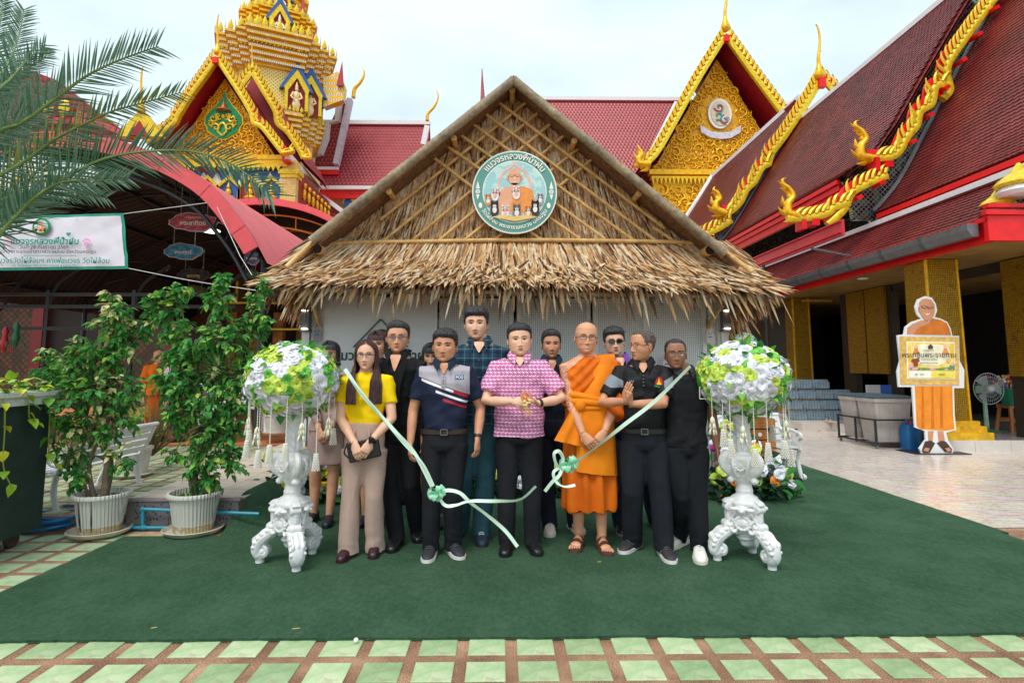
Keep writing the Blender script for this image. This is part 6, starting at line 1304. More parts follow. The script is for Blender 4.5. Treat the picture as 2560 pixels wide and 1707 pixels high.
m.lathe([(.06, 0), (.05, .02)], 16, TR(hc.x, hc.y - .09, hc.z) @ Matrix.Rotation(PI / 2, 4, 'X')); stuff(m.build('guard', M('guard_wire', c(190, 196, 196), .4), t))
for k in range(3):
    m = MB(); a = k * 2.094; m.sheet([(hc.x + r * math.cos(a + s), hc.y - .03 + .02 * s * 3, hc.z + r * math.sin(a + s)) for r in (.04, .15, .25) for s in (-.45, 0, .45)], 3, 3); m.build('blade', M('blade_grey', c(150, 160, 160), .3), t, 180)
# wooden crate, pot and round sign behind the right flower stand
cr_ = thing('wooden_crate', 'slatted orange wood crate behind the right flower stand', 'crate', (3.1, 7.0, .02))
for k in range(6): m = MB(); m.box((3.06, 6.95, .12 + k * .125), (.30, .30, .112)); m.build('slat', WOODO, cr_, 30)
m = MB(); m.lathe([(.025, 0), (.025, .006)], 14, TR(3.02, 6.798, .62) @ Matrix.Rotation(PI / 2, 4, 'X')); m.build('sticker', WHITE, cr_)
pt2 = thing('grey_pot', 'grey pot with dark stems behind the right flower stand', 'pot', (2.72, 6.85, .02)); m = MB(); m.lathe([(.13, .02), (.17, .34), (.185, .34), (.185, .37), (.16, .37), (.13, .3), (.01, .3)], 20, TR(2.72, 6.85, .02)); m.build('pot', M('pot_grey', c(120, 120, 126), .5), pt2, 40)
pieces('leaf', LEAF, LG, [(random.choice((0, 1)), leafm((random.gauss(0, .1), random.gauss(0, .1), .4 + random.random() * .45), (random.gauss(0, 1), random.gauss(0, 1), random.uniform(-.5, .8)), .13)) for _ in range(110)], pt2, 300, 180)
sp2 = at(1862, 864, 7.6); t = thing('small_round_sign', 'small round teal sign showing above the right flower ball', 'sign', (sp2.x, 7.6, .02)); emblem(t, (sp2.x, 7.6, sp2.z), .185, .02, False, M('emblem_green', c(60, 150, 120)), 'แมวจรหลวงพี่น้ำฝน', ''); m = MB(); m.tube([(sp2.x, 7.63, .02), (sp2.x, 7.63, sp2.z)], .02, 8); m.build('post', BLACKM, t)
# ================================================================ flowers
FW = [M('flower_white', c(232, 234, 244), .6, var=.05, vs=20, sss=0), M('flower_lime', c(202, 226, 92), .55, var=.16, vs=26), M('flower_green', c(112, 196, 74), .55, var=.16, vs=26), M('flower_orange', c(244, 140, 30), .55), M('flower_yellow', c(246, 206, 30), .55), M('flower_magenta', c(190, 40, 150), .55)]
def rose(mi, seed, ruff=.10):
    R = random.Random(seed); m = MB(); rk = ((3, .14, 82), (5, .34, 74), (6, .56, 60), (8, .78, 42), (9, .96, 20))
    for n, r, el in rk:
        a0 = R.uniform(0, 6)
        for k in range(n):
            a = a0 + k * 2 * PI / n + R.gauss(0, .12); e = math.radians(el + R.gauss(0, 6)); w = 2.4 * PI * r / n * .5 + .10; v = []
            for i, tt in enumerate((0, .55, 1.0)):
                for j, s in enumerate((-1, 0, 1)):
                    h = tt * (.55 + .35 * r); ee = e - .75 * tt * tt; x = r * .12 + h * math.cos(ee); z = h * math.sin(ee) * .9 + R.gauss(0, ruff * .6 * tt) + (.13 * math.sin(tt * 3) if s else 0); y = s * w * (.35 + .65 * math.sin(min(1, tt * 1.2) * PI / 2)) * (.82 if tt == 1 else 1)
                    x += -.10 * abs(s) * tt + R.gauss(0, ruff * .4 * tt)
                    v.append((x * math.cos(a) - y * math.sin(a), x * math.sin(a) + y * math.cos(a), z))
            m.sheet(v, 3, 3, mi)
    return m
ROSE = [rose(i, 10 * i + k) for i in range(6) for k in range(2)]
BEAD = M('bead_white', c(238, 236, 226), .35, var=.03); BUD = M('bud_cream', c(240, 238, 214), .5, var=.06, vs=40)
def tassel(L_, kind, seed):
    R = random.Random(seed); m = MB(); n = int(L_ / .011)
    for k in range(n): m.ball((0, 0, -.011 * k), (.0045, .0045, .0055), 6, 0)
    z = -L_
    if kind == 0:
        for rr in range(11):
            r = .012 + .0012 * rr
            for k in range(9): a = k * 2 * PI / 9 + (rr % 2) * .35; m.ball((r * math.cos(a), r * math.sin(a), z - .011 * rr), (.0062, .0062, .0062), 5, 0)
    else:
        for zz, r in ((0, .014), (-.035, .020), (-.075, .027)):
            for k in range(8): a = k * PI / 4 + R.random(); m.tube([(0, 0, z + zz + .02), (r * .7 * math.cos(a), r * .7 * math.sin(a), z + zz), (r * math.cos(a), r * math.sin(a), z + zz - .035)], [.002, .0055, .007], 5, 1)
    return m
def flower_ball(cn, rx, rz, label, seed, tass):
    R = random.Random(seed); t = thing('flower_ball', label, 'flower arrangement', (cn[0], cn[1], cn[2] - rz)); off = Vector((0, 0, rz)); m = MB(); m.ball(cn, (rx * .84, rx * .84, rz * .82), 24); m.build('core', M('foliage_core', c(46, 84, 34), .9, var=.4, vs=30, bump=1, bs=40), t, 180)
    pts = []; tries = 0
    while tries < 9000:
        tries += 1; u = R.uniform(-1, .98); a = R.uniform(0, 6.283); q = math.sqrt(max(0, 1 - u * u)); d = Vector((q * math.cos(a), q * math.sin(a), u)); s = R.choice((.054, .050, .046, .060, .040))
        p = Vector((d.x * rx, d.y * rx, d.z * rz))
        if any((p - o).length < .58 * (s + w) for o, w in pts): continue
        pts.append((p, s))
    it = []; cl = {}
    for p, s in pts:
        n = Vector((p.x / rx ** 2, p.y / rx ** 2, p.z / rz ** 2)).normalized(); v = mnoise.noise((p.x * 7.5, p.y * 7.5, p.z * 7.5 + seed)) + R.gauss(0, .12)
        k = 0 if v > -.02 else (1 if v > -.20 or R.random() < .3 else 2)
        big = 1.22 if k == 0 and R.random() < .3 else 1.0
        it.append((k * 2 + R.randrange(2), TR(*(p * .90 + off)) @ aim((0, 0, 0), n + Vector((R.gauss(0, .15), R.gauss(0, .15), R.gauss(0, .15)))) @ rotz(R.random() * 6) @ Matrix.Scale(s * 1.12 * big, 4)))
    pieces('flower', ROSE, FW, it, t, 300, 180)
    lf = []
    for _ in range(140): u = R.uniform(-1, 1); a = R.uniform(0, 6.28); q = math.sqrt(1 - u * u); n = Vector((q * math.cos(a), q * math.sin(a), u)); lf.append((R.choice((0, 2, 4)), leafm(Vector((n.x * rx, n.y * rx, n.z * rz)) * .9 + off, n + Vector((R.gauss(0, .8), R.gauss(0, .8), R.gauss(0, .8))), .085)))
    pieces('leaf', LEAF, LG, lf, t, 300, 180)
    pr = [tassel(L_, k, i) for i, (a, r, z, L_, k) in enumerate(tass)]
    for q, (a, r, z, L_, k) in zip(pr, tass): link('garland_tassel', q.mesh('garland_tassel', [BEAD, BUD], 180), t, TR(r * rx * math.cos(a), r * rx * math.sin(a), z * rz + rz))
    return t
TS = [(math.radians(d), r, z, L_, k) for d, r, z, L_, k in ((185, .86, -.45, .16, 1), (200, .80, -.5, .22, 0), (212, .84, -.45, .30, 0), (228, .72, -.6, .17, 1), (243, .8, -.5, .34, 0), (262, .80, -.5, .30, 0), (285, .9, -.35, .33, 0), (305, .82, -.45, .18, 1), (325, .88, -.4, .40, 0), (345, .9, -.3, .2, 1), (10, .88, -.4, .25, 0), (110, .8, -.5, .2, 1))]
SL, SR = G(724, 1412), G(1868, 1408)
BL, BR = at(731, 950, SL.y), at(1856, 946, SR.y)
flower_ball(BL, .345, .280, 'big dome of white, lime and green flowers on the left white stand', 21, TS)
flower_ball(BR, .348, .282, 'big dome of white, lime and green flowers on the right white stand', 34, [(a + .3, r, z, L_, k) for a, r, z, L_, k in TS])
def arrangement(x, y, w, h, label, seed, cols):
    R = random.Random(seed); t = thing('flower_arrangement', label, 'flower arrangement', (x, y, .02)); it, lf = [], []
    for _ in range(int(520 * w * h / .5)):
        d = Vector((max(-1, min(1, R.gauss(0, .42))) * w, max(-1, min(1, R.gauss(0, .35))) * w * .6, abs(R.gauss(.25, .32)) * h)); lf.append((R.choice((0, 0, 1, 2, 3)), leafm(d, Vector((d.x, d.y - .1, .05)) + Vector((R.gauss(0, .3), R.gauss(0, .3), R.gauss(0, .25))), R.uniform(.07, .15), R.gauss(0, .6))))
    pieces('leaf', LEAF, [M('fern_dark', c(20, 54, 34), .5, var=.3, vs=20), LG[0], LG[1], LG[3], LG[4]], lf, t, 300, 180)
    for _ in range(int(46 * w)):
        k = R.choice(cols); p = Vector((max(-.8, min(.8, R.gauss(0, .38))) * w, -.12 * w - R.random() * .12, h * R.uniform(.25, 1.0))); it.append((k * 2 + R.randrange(2), TR(*p) @ aim((0, 0, 0), (R.gauss(0, .4), -1, R.uniform(0, .8))) @ Matrix.Scale(R.uniform(.05, .085), 4)))
    pieces('flower', ROSE, FW, it, t, 300, 180)
arrangement(2.5, 6.15, .50, .60, 'bright floral arrangement with orange and white blooms left of the right bench', 3, (0, 0, 1, 3, 4)); arrangement(2.92, 6.3, .27, .42, 'low cluster of white hydrangea and greenery in front of the right bench', 4, (0, 0, 0, 1))
arrangement(-.25, 6.4, .55, .62, 'white flower and fern arrangement seen between the plaid and pink shirted men', 5, (0, 0, 0, 1)); arrangement(.55, 6.45, .5, .6, 'white floral bush behind the pink shirted man and the monk', 6, (0, 0, 0, 1)); arrangement(-1.95, 6.2, .6, .5, 'variegated green and yellow foliage arrangement behind the left stand', 7, (0, 1, 4)); arrangement(-1.2, 6.4, .6, .55, 'yellow and white flower arrangement behind the woman in yellow', 8, (0, 4, 4, 1)); arrangement(1.5, 6.45, .5, .55, 'dark green floral bush behind the man clasping his hands', 9, (0, 1))
p = at(1800, 1075, 6.1); t = thing('flower_spray', 'spray of white and lime flowers on a bamboo pole behind the right ball', 'flower arrangement', (p.x, 6.1, .02))
m = MB(); bamboo(m, (p.x, 6.15, .02), (p.x, 6.15, p.z), .02); m.build('pole', BAM, t); pieces('flower', ROSE, FW, [(random.choice((0, 0, 1, 2, 3, 5 * 2)), TR(random.gauss(0, .07), -.02 - random.random() * .05, p.z - .02 + random.gauss(0, .09)) @ aim((0, 0, 0), (random.gauss(0, .5), -1, .3)) @ Matrix.Scale(.05, 4)) for _ in range(34)], t, 300, 180)
# ================================================================ white baroque flower stands
PLAS = M('white_plaster', c(226, 226, 228), .45, var=.05, vs=20, bump=.25, bs=120)
def leg_part():
    """scrolled leg in the XZ plane, X outwards"""
    m = MB(); P = bez([(.045, 0, .34), (.08, 0, .28), (.125, 0, .225), (.18, 0, .185), (.222, 0, .135), (.232, 0, .085), (.215, 0, .05)], 30); n = len(P)
    m.tube(P, [.040 + .018 * math.sin(PI * i / n) for i in range(n)], 12, flat=.8)
    for s in (-.028, 0, .028):       # acanthus ribs along the back of the leg
        m.tube([p + np.array((.014 * math.sin(i * .5) + .012, s * 1.25, .042 + .004 * math.sin(i * 1.3))) for i, p in enumerate(P[4:-4])], [.009 + .004 * math.sin(i * 1.2) for i in range(n - 8)], 6)
    for k in range(7): p = P[5 + 3 * k]; [m.ball((p[0] + .016, s * .046, p[2] + .016), (.018, .013, .013), 8) for s in (-1, 1)]
    for s in (-1, 1):
        Q = [(.188 + .050 * (1 - t) * math.cos(a), s * .033, .088 + .050 * (1 - t) * math.sin(a)) for t, a in ((k / 26, -1 + k * .42) for k in range(24))]; m.tube(Q, .0095, 6); m.ball((.188, s * .036, .088), (.014, .010, .014), 8)
    m.tube([(.188, -.036, .088), (.188, .036, .088)], .046, 16)
    m.tube([(.140, -.038, .262), (.140, .038, .262)], .028, 14); [m.ball((.140, s * .040, .262), (.010, .006, .010), 8) for s in (-1, 1)]
    for k in range(5): m.ball((.10 + .022 * k, 0, .212 - .012 * k), (.014, .028, .010), 8)   # hanging leaf fringe under the arch
    m.ball((.13, 0, .185), (.016, .03, .012), 8)
    v, f, nn = remesh(m, .0042, 1); v = v + nn * np.array([.0012 * math.sin(90 * q[0] + 60 * q[2]) * math.sin(110 * q[1] + 30 * q[2]) for q in v])[:, None]
    o = MB(); o.add(v, f); return o
def foot_part():
    m = MB(); m.lathe([(.020, .0), (.026, .006), (.024, .028), (.028, .034), (.028, .044), (.020, .052)], 14, TR(.212, 0, 0) @ Matrix.Diagonal((1.2, 1.2, 1.1, 1))); return m
def pedestal():
    m = MB()
    m.lathe([(.012, .10), (.030, .115), (.040, .15), (.052, .165), (.052, .175), (.036, .185), (.05, .21), (.062, .27), (.07, .33), (.078, .38), (.095, .41), (.098, .425), (.084, .44), (.080, .455), (.056, .47), (.052, .485), (.055, .50), (.050, .515), (.046, .545), (.058, .575), (.066, .60), (.082, .655), (.098, .70), (.100, .735), (.085, .752), (.046, .765), (.042, .78), (.050, .79), (.046, .80), (.046, .86), (.048, .92), (.052, .98), (.06, 1.02), (.075, 1.05), (.08, 1.09)], 28)
    R = random.Random(4)
    for k in range(3):       # corner brackets, rosettes, masks and medallions on three sides
        a = math.radians(60 + 120 * k); c_, s_ = math.cos(a), math.sin(a); T = Matrix.Rotation(a, 4, 'Z')
        m.prism([(.05, .40), (.135, .415), (.12, .44), (.05, .455)], .05, T=T @ TR(0, -.025, 0)); m.tube([(.10, -.03, .385), (.10, .03, .385)], .028, 10, T=T); m.ball((.085, 0, .575), (.024, .03, .024), 10, T=T)
        m.tube(bez([(.06, 0, .62), (.115, 0, .66), (.13, 0, .72), (.10, 0, .755), (.075, 0, .745)], 16), .024, 8, T=T, flat=1.4); m.tube(bez([(.04, 0, .20), (.085, 0, .28), (.092, 0, .36)], 12), .03, 8, T=T)
        T2 = Matrix.Rotation(a + PI / 3, 4, 'Z')
        for j in range(14): b = j * 2 * PI / 14; m.ball((.080, .042 * math.cos(b), .285 + .046 * math.sin(b)), .013, 7, T=T2)
        m.ball((.075, 0, .285), (.02, .036, .04), 10, T=T2); m.ball((.088, 0, .375), (.024, .03, .034), 10, T=T2); m.ball((.11, 0, .37), (.012, .010, .014), 7, T=T2); [m.ball((.10, s * .045, .385), (.018, .03, .016), 8, T=T2) for s in (-1, 1)]
        for j in range(12): b = j * 2 * PI / 12; m.ball((.09, .030 * math.cos(b), .69 + .040 * math.sin(b)), .009, 6, T=T2)
        m.ball((.085, 0, .69), (.016, .022, .030), 9, T=T2)
        for s in (-1, 1): m.tube(bez([(.088, s * .05, .73), (.10, s * .045, .68), (.085, s * .035, .63), (.07, s * .02, .60)], 14), .011, 6, T=T2); m.tube(bez([(.07, s * .03, .24), (.085, s * .05, .22), (.08, s * .07, .25)], 10), .012, 6, T=T2)
    for j in range(10):      # fluted leaves up the shaft
        a = j * PI / 5; m.tube([(.047 * math.cos(a), .047 * math.sin(a), .80), (.051 * math.cos(a), .051 * math.sin(a), .88), (.046 * math.cos(a), .046 * math.sin(a), .95)], [.010, .008, .003], 5)
    v, f, nn = remesh(m, .0045, 1); sc = np.interp(v[:, 2], [.1, .40, .46, .6, .78, 1.05], [1.28, 1.22, 1.12, 1.12, 1.1, 1.15]); v[:, 0] *= sc; v[:, 1] *= sc; d = np.array([.0014 * mnoise.noise((q[0] * 70, q[1] * 70, q[2] * 60)) + (.002 * math.sin(110 * q[2] + 6 * math.atan2(q[1], q[0])) if q[2] > .8 else 0) for q in v]); o = MB(); o.add(v + nn * d[:, None], f); return o
LEGM, FTM, PED = leg_part().mesh('leg', PLAS, 180), foot_part().mesh('foot', PLAS, 50), pedestal().mesh('pedestal', PLAS, 180)
def flower_stand(p, label, rz=0):
    t = thing('flower_stand', label, 'flower stand', (p.x, p.y, .018), rz, 'white carved flower stands'); link('pedestal', PED, t)
    for k in range(3): T = Matrix.Rotation(math.radians(60 + 120 * k), 4, 'Z'); lg = link('leg', LEGM, t, T); link('foot', FTM, lg)
    return t
flower_stand(SL, 'white carved three legged flower stand beside the woman in yellow', .03); flower_stand(SR, 'white carved three legged flower stand at the right of the group', -.06)
# ================================================================ satin ribbon just cut, and its bows
SAT = M('mint_satin', c(206, 234, 216), .28, var=.06, vs=6, sheen=.4, spec=.7); SATB = M('mint_bow', c(150, 220, 182), .3, var=.10, vs=12, sheen=.4, spec=.7)
def ribbon(parent, pts, w, mat, tw0=0.0, tw1=0.0, name='ribbon', n=40):
    P = bez(pts, n); k = len(P); v = []
    for i in range(k):
        t = Vector(P[min(i + 1, k - 1)] - P[max(i - 1, 0)]).normalized(); s = t.cross(Vector((0, -1, 0))).normalized(); nn = s.cross(t); a = tw0 + (tw1 - tw0) * i / (k - 1) + .75 * math.sin(7.5 * i / k + w * 900) * math.sin(PI * i / k); s = s * math.cos(a) + nn * math.sin(a)
        for q in (-.5, -.17, .17, .5): v.append(tuple(Vector(P[i]) + s * q * w * .85))
    m = MB(); m.sheet(v, k, 4); return m.build(name, mat, parent, 180)
def bow(cn, r, label, tails):
    t = thing('ribbon_bow', label, 'ribbon', cn); R = random.Random(int(cn[0] * 100)); m = MB()
    for k in range(15):
        d = Vector((R.gauss(0, 1), R.gauss(-.5, .6), R.gauss(0, 1))).normalized(); s = d.cross(Vector((R.random(), R.random(), R.random()))).normalized(); v = []
        for i in range(11): a = 2 * PI * i / 10; q = d * (r * .5 * (1 - math.cos(a))) + d.cross(s) * (r * .32 * math.sin(a)); v += [tuple(Vector(cn) + q + s * .016), tuple(Vector(cn) + q), tuple(Vector(cn) + q - s * .016)]
        m2 = MB(); m2.sheet(v, 11, 3); m2.build('bow_loop', SATB, t, 180)
    m.ball(cn, r * .3, 8); m.build('knot', SATB, t)
    for pts, w, a, b, mt in tails: ribbon(t, pts, w, mt, a, b, 'tail')
    return t
YR = 3.92
B1, B2 = at(1092, 1232, YR), at(1422, 1160, YR)
bow(tuple(B1), .062, 'mint satin bow hanging before the man in the striped polo', [
    ([at(862, 922, 3.98), at(905, 985, 3.96), at(955, 1042, 3.94), at(1015, 1112, 3.93), at(1058, 1160, YR), at(1084, 1215, YR)], .030, .2, .9, SAT), ([at(864, 930, 3.95), at(930, 1010, 3.93), at(985, 1075, 3.92), at(1035, 1130, 3.92), at(1080, 1216, YR)], .028, 1.2, .2, SAT),
    ([B1, at(1120, 1225, 3.9), at(1150, 1232, 3.9), at(1175, 1255, 3.9), at(1215, 1285, 3.9), at(1262, 1325, 3.9), at(1294, 1366, 3.9)], .028, .0, .35, SAT), ([B1, at(1112, 1262, 3.9), at(1140, 1262, 3.9), at(1175, 1252, 3.9), at(1240, 1252, 3.9), at(1300, 1248, 3.9), at(1340, 1215, 3.9)], .026, .9, -.5, SAT)])
bow(tuple(B2), .066, 'mint satin bow hanging before the orange robed monk', [
    ([at(1726, 915, 4.0), at(1640, 1000, 3.96), at(1560, 1062, 3.94), at(1500, 1110, 3.92), at(1448, 1148, YR), B2], .031, .5, .2, SAT),
    ([B2, at(1395, 1165, 3.9), at(1385, 1135, 3.88), at(1398, 1128, 3.88), at(1408, 1150, 3.9), at(1400, 1185, 3.9), at(1380, 1205, 3.9), at(1362, 1228, 3.9)], .028, .2, .1, SAT), ([B2, at(1385, 1178, 3.9), at(1392, 1205, 3.9), at(1412, 1216, 3.88), at(1438, 1212, 3.88)], .024, .1, .8, SAT)])
# ================================================================ people
def skinmat(n, k, tattoo=False):
    def f(g):
        col = g.ramp(g.noise(14, 4), [(.3, tuple(v * .86 for v in c(*k)[:3]) + (1,)), (.7, tuple(min(1, v * 1.1) for v in c(*k)[:3]) + (1,))])
        if tattoo: col = g.mix((g.x < -.165) * (g.z > 1.08) * (g.z < 1.40) * ((g.noise(11, 3) * 9).fr() < .42) * .6, col, c(64, 62, 70))
        return col
    return M('skin_' + n, c(*k), .48, f=f, bump=.12, bs=160, sss=.08)
SK = dict(fair=skinmat('fair', (232, 182, 154)), tan=skinmat('tan', (218, 160, 128)), brown=skinmat('brown', (204, 146, 114)), deep=skinmat('deep', (154, 106, 82)), monk=skinmat('warm', (216, 156, 122), True))
LIPM = M('lip', c(178, 98, 90), .4); LIPR = M('lip_rose', c(196, 84, 86), .35); BROWM = M('brow_hair', c(34, 26, 24), .7); EYEW = M('eye_white', c(160, 140, 130), .25); EYED = M('eye_dark', c(28, 18, 14), .15); LIDM = M('lash_line', c(58, 36, 32), .6); TOOTH = M('teeth', c(240, 236, 226), .3)
HAIRB = M('hair_black', c(26, 24, 28), .42, bump=.45, bs=1, hf=lambda g: g.noise(60, 2, (3, 3, .25)), f=lambda g: g.ramp(g.noise(60, 3, (2, 2, .4)), [(.35, c(14, 13, 16)), (.7, c(52, 48, 54))])); HAIRR = M('hair_auburn', c(58, 30, 34), .35, bump=.8, hf=lambda g: g.noise(46, 3, (3, 3, .4)), f=lambda g: g.ramp(g.noise(60, 3, (2.5, 2.5, .25)), [(.35, c(34, 18, 22)), (.68, c(92, 50, 54))])); HAIRG = M('hair_greying', c(84, 66, 60), .5, bump=.8, hf=lambda g: g.noise(60, 2, (3, 3, .25)), f=lambda g: g.ramp(g.noise(70, 3, (2, 2, .5)), [(.35, c(50, 38, 34)), (.7, c(128, 110, 104))])); STUB = M('stubble', c(198, 152, 130), .5)
ZR = np.concatenate([np.linspace(-.5, -.37, 9), np.linspace(-.36, .13, 50), np.linspace(.145, .40, 16), np.array((.43, .455, .475, .49, .4985))])
_b = np.linspace(-60, 60, 66); PHI = np.radians(np.concatenate([_b, np.linspace(66, 294, 28)]))
_zt = [-.5, -.47, -.42, -.34, -.2, 0, .15, .3, .4, .47, .5]
def head_shape(wide=1.0, jaw=1.0, smile=0.0, nose=1.0, fem=False):
    w = np.interp(ZR, _zt, [.075, .145 * jaw, .198 * jaw, .254 * jaw, .308, .338, .348, .325, .262, .15, .03]) * wide
    fd = np.interp(ZR, _zt, [.25, .315, .345, .36, .375, .375, .385, .355, .29, .17, .03]); bd = np.interp(ZR, _zt, [-.02, .02, .08, .16, .28, .40, .45, .425, .34, .19, .03])
    n = len(PHI); V = np.zeros((len(ZR), n, 3)); s, k = np.sin(PHI), np.cos(PHI)
    for i, z in enumerate(ZR):
        x = w[i] * np.sign(s) * np.abs(s) ** .97; y = np.where(k > 0, -fd[i] * np.abs(k) ** .93, bd[i] * np.abs(k) ** .95)
        V[i] = np.stack([x, y, np.full(n, z)], 1)
    X, Y, Z = V[..., 0], V[..., 1], V[..., 2]; fr = np.clip(-Y / .25, 0, 1) * (np.cos(PHI)[None, :] > .2)
    g = lambda x0, z0, sx, sz: np.exp(-((X - x0) / sx) ** 2 - ((Z - z0) / sz) ** 2); d = np.zeros_like(X)
    nz = np.interp(Z, [-.27, -.235, -.20, -.17, -.05, .05, .12], [0, .030, .080, .090, .052, .022, 0]); ns = np.interp(Z, [-.24, -.17, .0, .1], [.052, .048, .03, .04]); d += nose * nz * np.exp(-(X / ns) ** 2)
    for q in (-1, 1):
        d += .030 * g(q * .058, -.195, .026, .026) * nose - .046 * g(q * .135, .012, .085, .052) + .016 * g(q * .135, -.004, .055, .030) + .018 * g(q * .14, .088, .10, .030) + .016 * g(q * .21, -.10, .08, .07) - .012 * g(q * .20, -.27, .06, .08)
        d += smile * (.016 * g(q * .17, -.17, .06, .05) - .010 * g(q * .125, -.235, .02, .05))
    d += .022 * g(0, -.285, .075, .020) + .024 * g(0, -.325, .065, .022) - .012 * g(0, -.304, .085, .008) - .010 * g(0, -.375, .08, .02) + .022 * g(0, -.445, .085, .05) - .006 * g(0, -.245, .012, .03)
    V[..., 1] -= d * fr
    return V, w, fd, bd
def head_mats(V, smile=0, fem=False, brow=1.0, glasses=None, stub=0):
    C = (V[:-1, :, :] + V[1:, :, :]) / 2; C = (C + np.roll(C, -1, 1)) / 2; x, y, z = C[..., 0], C[..., 1], C[..., 2]; F_ = y < -.12; ax = np.abs(x); m = np.zeros(x.shape, int)
    dx = (ax - .137) / .064; al = .020 * np.clip(1 - dx ** 2, 0, 1) * (.72 if smile else 1); zc = z + .002 + .010 * dx * -1 * .6
    m[F_ & (ax > .05) & (np.abs(zc) < al)] = 3; m[F_ & (np.abs(zc) < al) & ((ax - .137) ** 2 + zc ** 2 < .042 ** 2)] = 4
    m[F_ & (np.abs(dx) < 1.12) & (zc >= al - .001) & (zc < al + (.018 if fem else .015))] = 5
    bz = z - (.086 + .014 * (1 - ((ax - .15) / .09) ** 2)); m[F_ & (ax > .058) & (ax < .232) & (np.abs(bz) < 0.0150 * brow * np.clip(1.25 - (ax - .06) / .22, .4, 1))] = 2
    lw = .105 if smile else .088; lz = z + .304 + (-.035 if smile else 0) * (ax / lw) ** 2 * .6
    m[F_ & (ax < lw) & (lz > 0) & (lz < .024 * (1 - (ax / lw) ** 1.6))] = 1; m[F_ & (ax < lw * .95) & (lz <= 0) & (lz > -.034 * (1 - (ax / lw) ** 2))] = 1
    if smile > .5: m[F_ & (ax < lw * .82) & (lz < .006) & (lz > -.020 * (1 - (ax / lw) ** 2))] = 6
    else: m[F_ & (ax < lw) & (np.abs(lz) < .0055)] = 5
    m[F_ & (((ax - .030) / .014) ** 2 + ((z + .222) / .008) ** 2 < 1)] = 5
    if stub: m[(m == 0) & (y < .1) & (z < -.24) & (((ax < .11) & (z > -.285)) | (z < -.40))] = 7
    return m
def hair_shell(V, w, style, seed):
    """offset copy of the scalp: returns MB"""
    R = random.Random(seed); ph = np.degrees(np.abs((PHI + PI) % (2 * PI) - PI)); m = MB(); nz_, n = V.shape[:2]
    hl = np.interp(ph, [0, 25, 45, 58, 68, 80, 92, 104, 118, 180], {'short': [.285, .28, .25, .20, .02, -.06, .06, .06, -.18, -.30], 'flat': [.25, .25, .22, .17, .0, -.08, .05, .05, -.2, -.32], 'buzz': [.36, .37, .36, .26, .06, -.02, .09, .09, -.16, -.26], 'comb': [.30, .30, .28, .20, .02, -.08, .06, .06, -.2, -.32], 'thick': [.23, .23, .22, .16, -.02, -.10, .05, .05, -.22, -.33]}[style])
    top = {'short': .062, 'flat': .085, 'buzz': .022, 'comb': .070, 'thick': .10}[style]; sd = {'short': .022, 'flat': .03, 'buzz': .014, 'comb': .03, 'thick': .036}[style]
    out = np.zeros_like(V); ok = np.zeros((nz_, n), bool); cen = np.array((0, .04, .05))
    for i in range(nz_):
        for j in range(n):
            v = V[i, j]; h = hl[j] + .022 * mnoise.noise((v[0] * 22, v[1] * 22, seed)); e = v[2] - h
            if e < -.012: continue
            ok[i, j] = True; u = min(1, max(0, e / .07)); up = min(1, max(0, (v[2] - .15) / .25)); t = (.006 + (sd + (top - sd) * up) * u ** .6)
            aa = math.atan2(v[1], v[2] + .1); st = (mnoise.noise((v[0] * 30, aa * 1.6, seed)) * .5 + mnoise.noise((v[0] * 62, aa * 3, seed)) * .35) * up + (1 - up) * mnoise.noise((math.atan2(v[1], v[0]) * 16, v[2] * 3, seed)) * .5; t += st * .008 * u
            if style == 'comb': t += .02 * up * math.exp(-((v[0] + .1) / .14) ** 2)
            if style in ('thick', 'flat') and v[1] < -.15 and up > .2: t += .014 + .012 * st
            d = v - cen; d /= np.linalg.norm(d); out[i, j] = v + d * t
    idx = -np.ones((nz_, n), int); vs = []
    for i in range(nz_):
        for j in range(n):
            if ok[i, j]: idx[i, j] = len(vs); vs.append(out[i, j])
    f = [(idx[i, j], idx[i, (j + 1) % n], idx[i + 1, (j + 1) % n], idx[i + 1, j]) for i in range(nz_ - 1) for j in range(n) if ok[i, j] and ok[i + 1, j] and ok[i, (j + 1) % n] and ok[i + 1, (j + 1) % n]]
    m.add(vs, f); k = [idx[-1, j] for j in range(n)]; m.f.append(tuple(k)); m.m.append(0)
    for _ in range(40 if style == 'buzz' else 70):      # loose strands breaking the outline
        i, j = R.randrange(20, nz_ - 1), R.randrange(n)
        if not ok[i, j]: continue
        p = out[i, j]; d = (p - cen) / np.linalg.norm(p - cen) + np.array((R.gauss(0, .5), R.gauss(0, .5), R.uniform(-.6, .5))); L_ = .03 if style == 'buzz' else .055; m.tube([p - d * .01, p + d * L_ * .5, p + d * L_ + (0, 0, -.02)], [.009, .006, .001], 3)
    return m
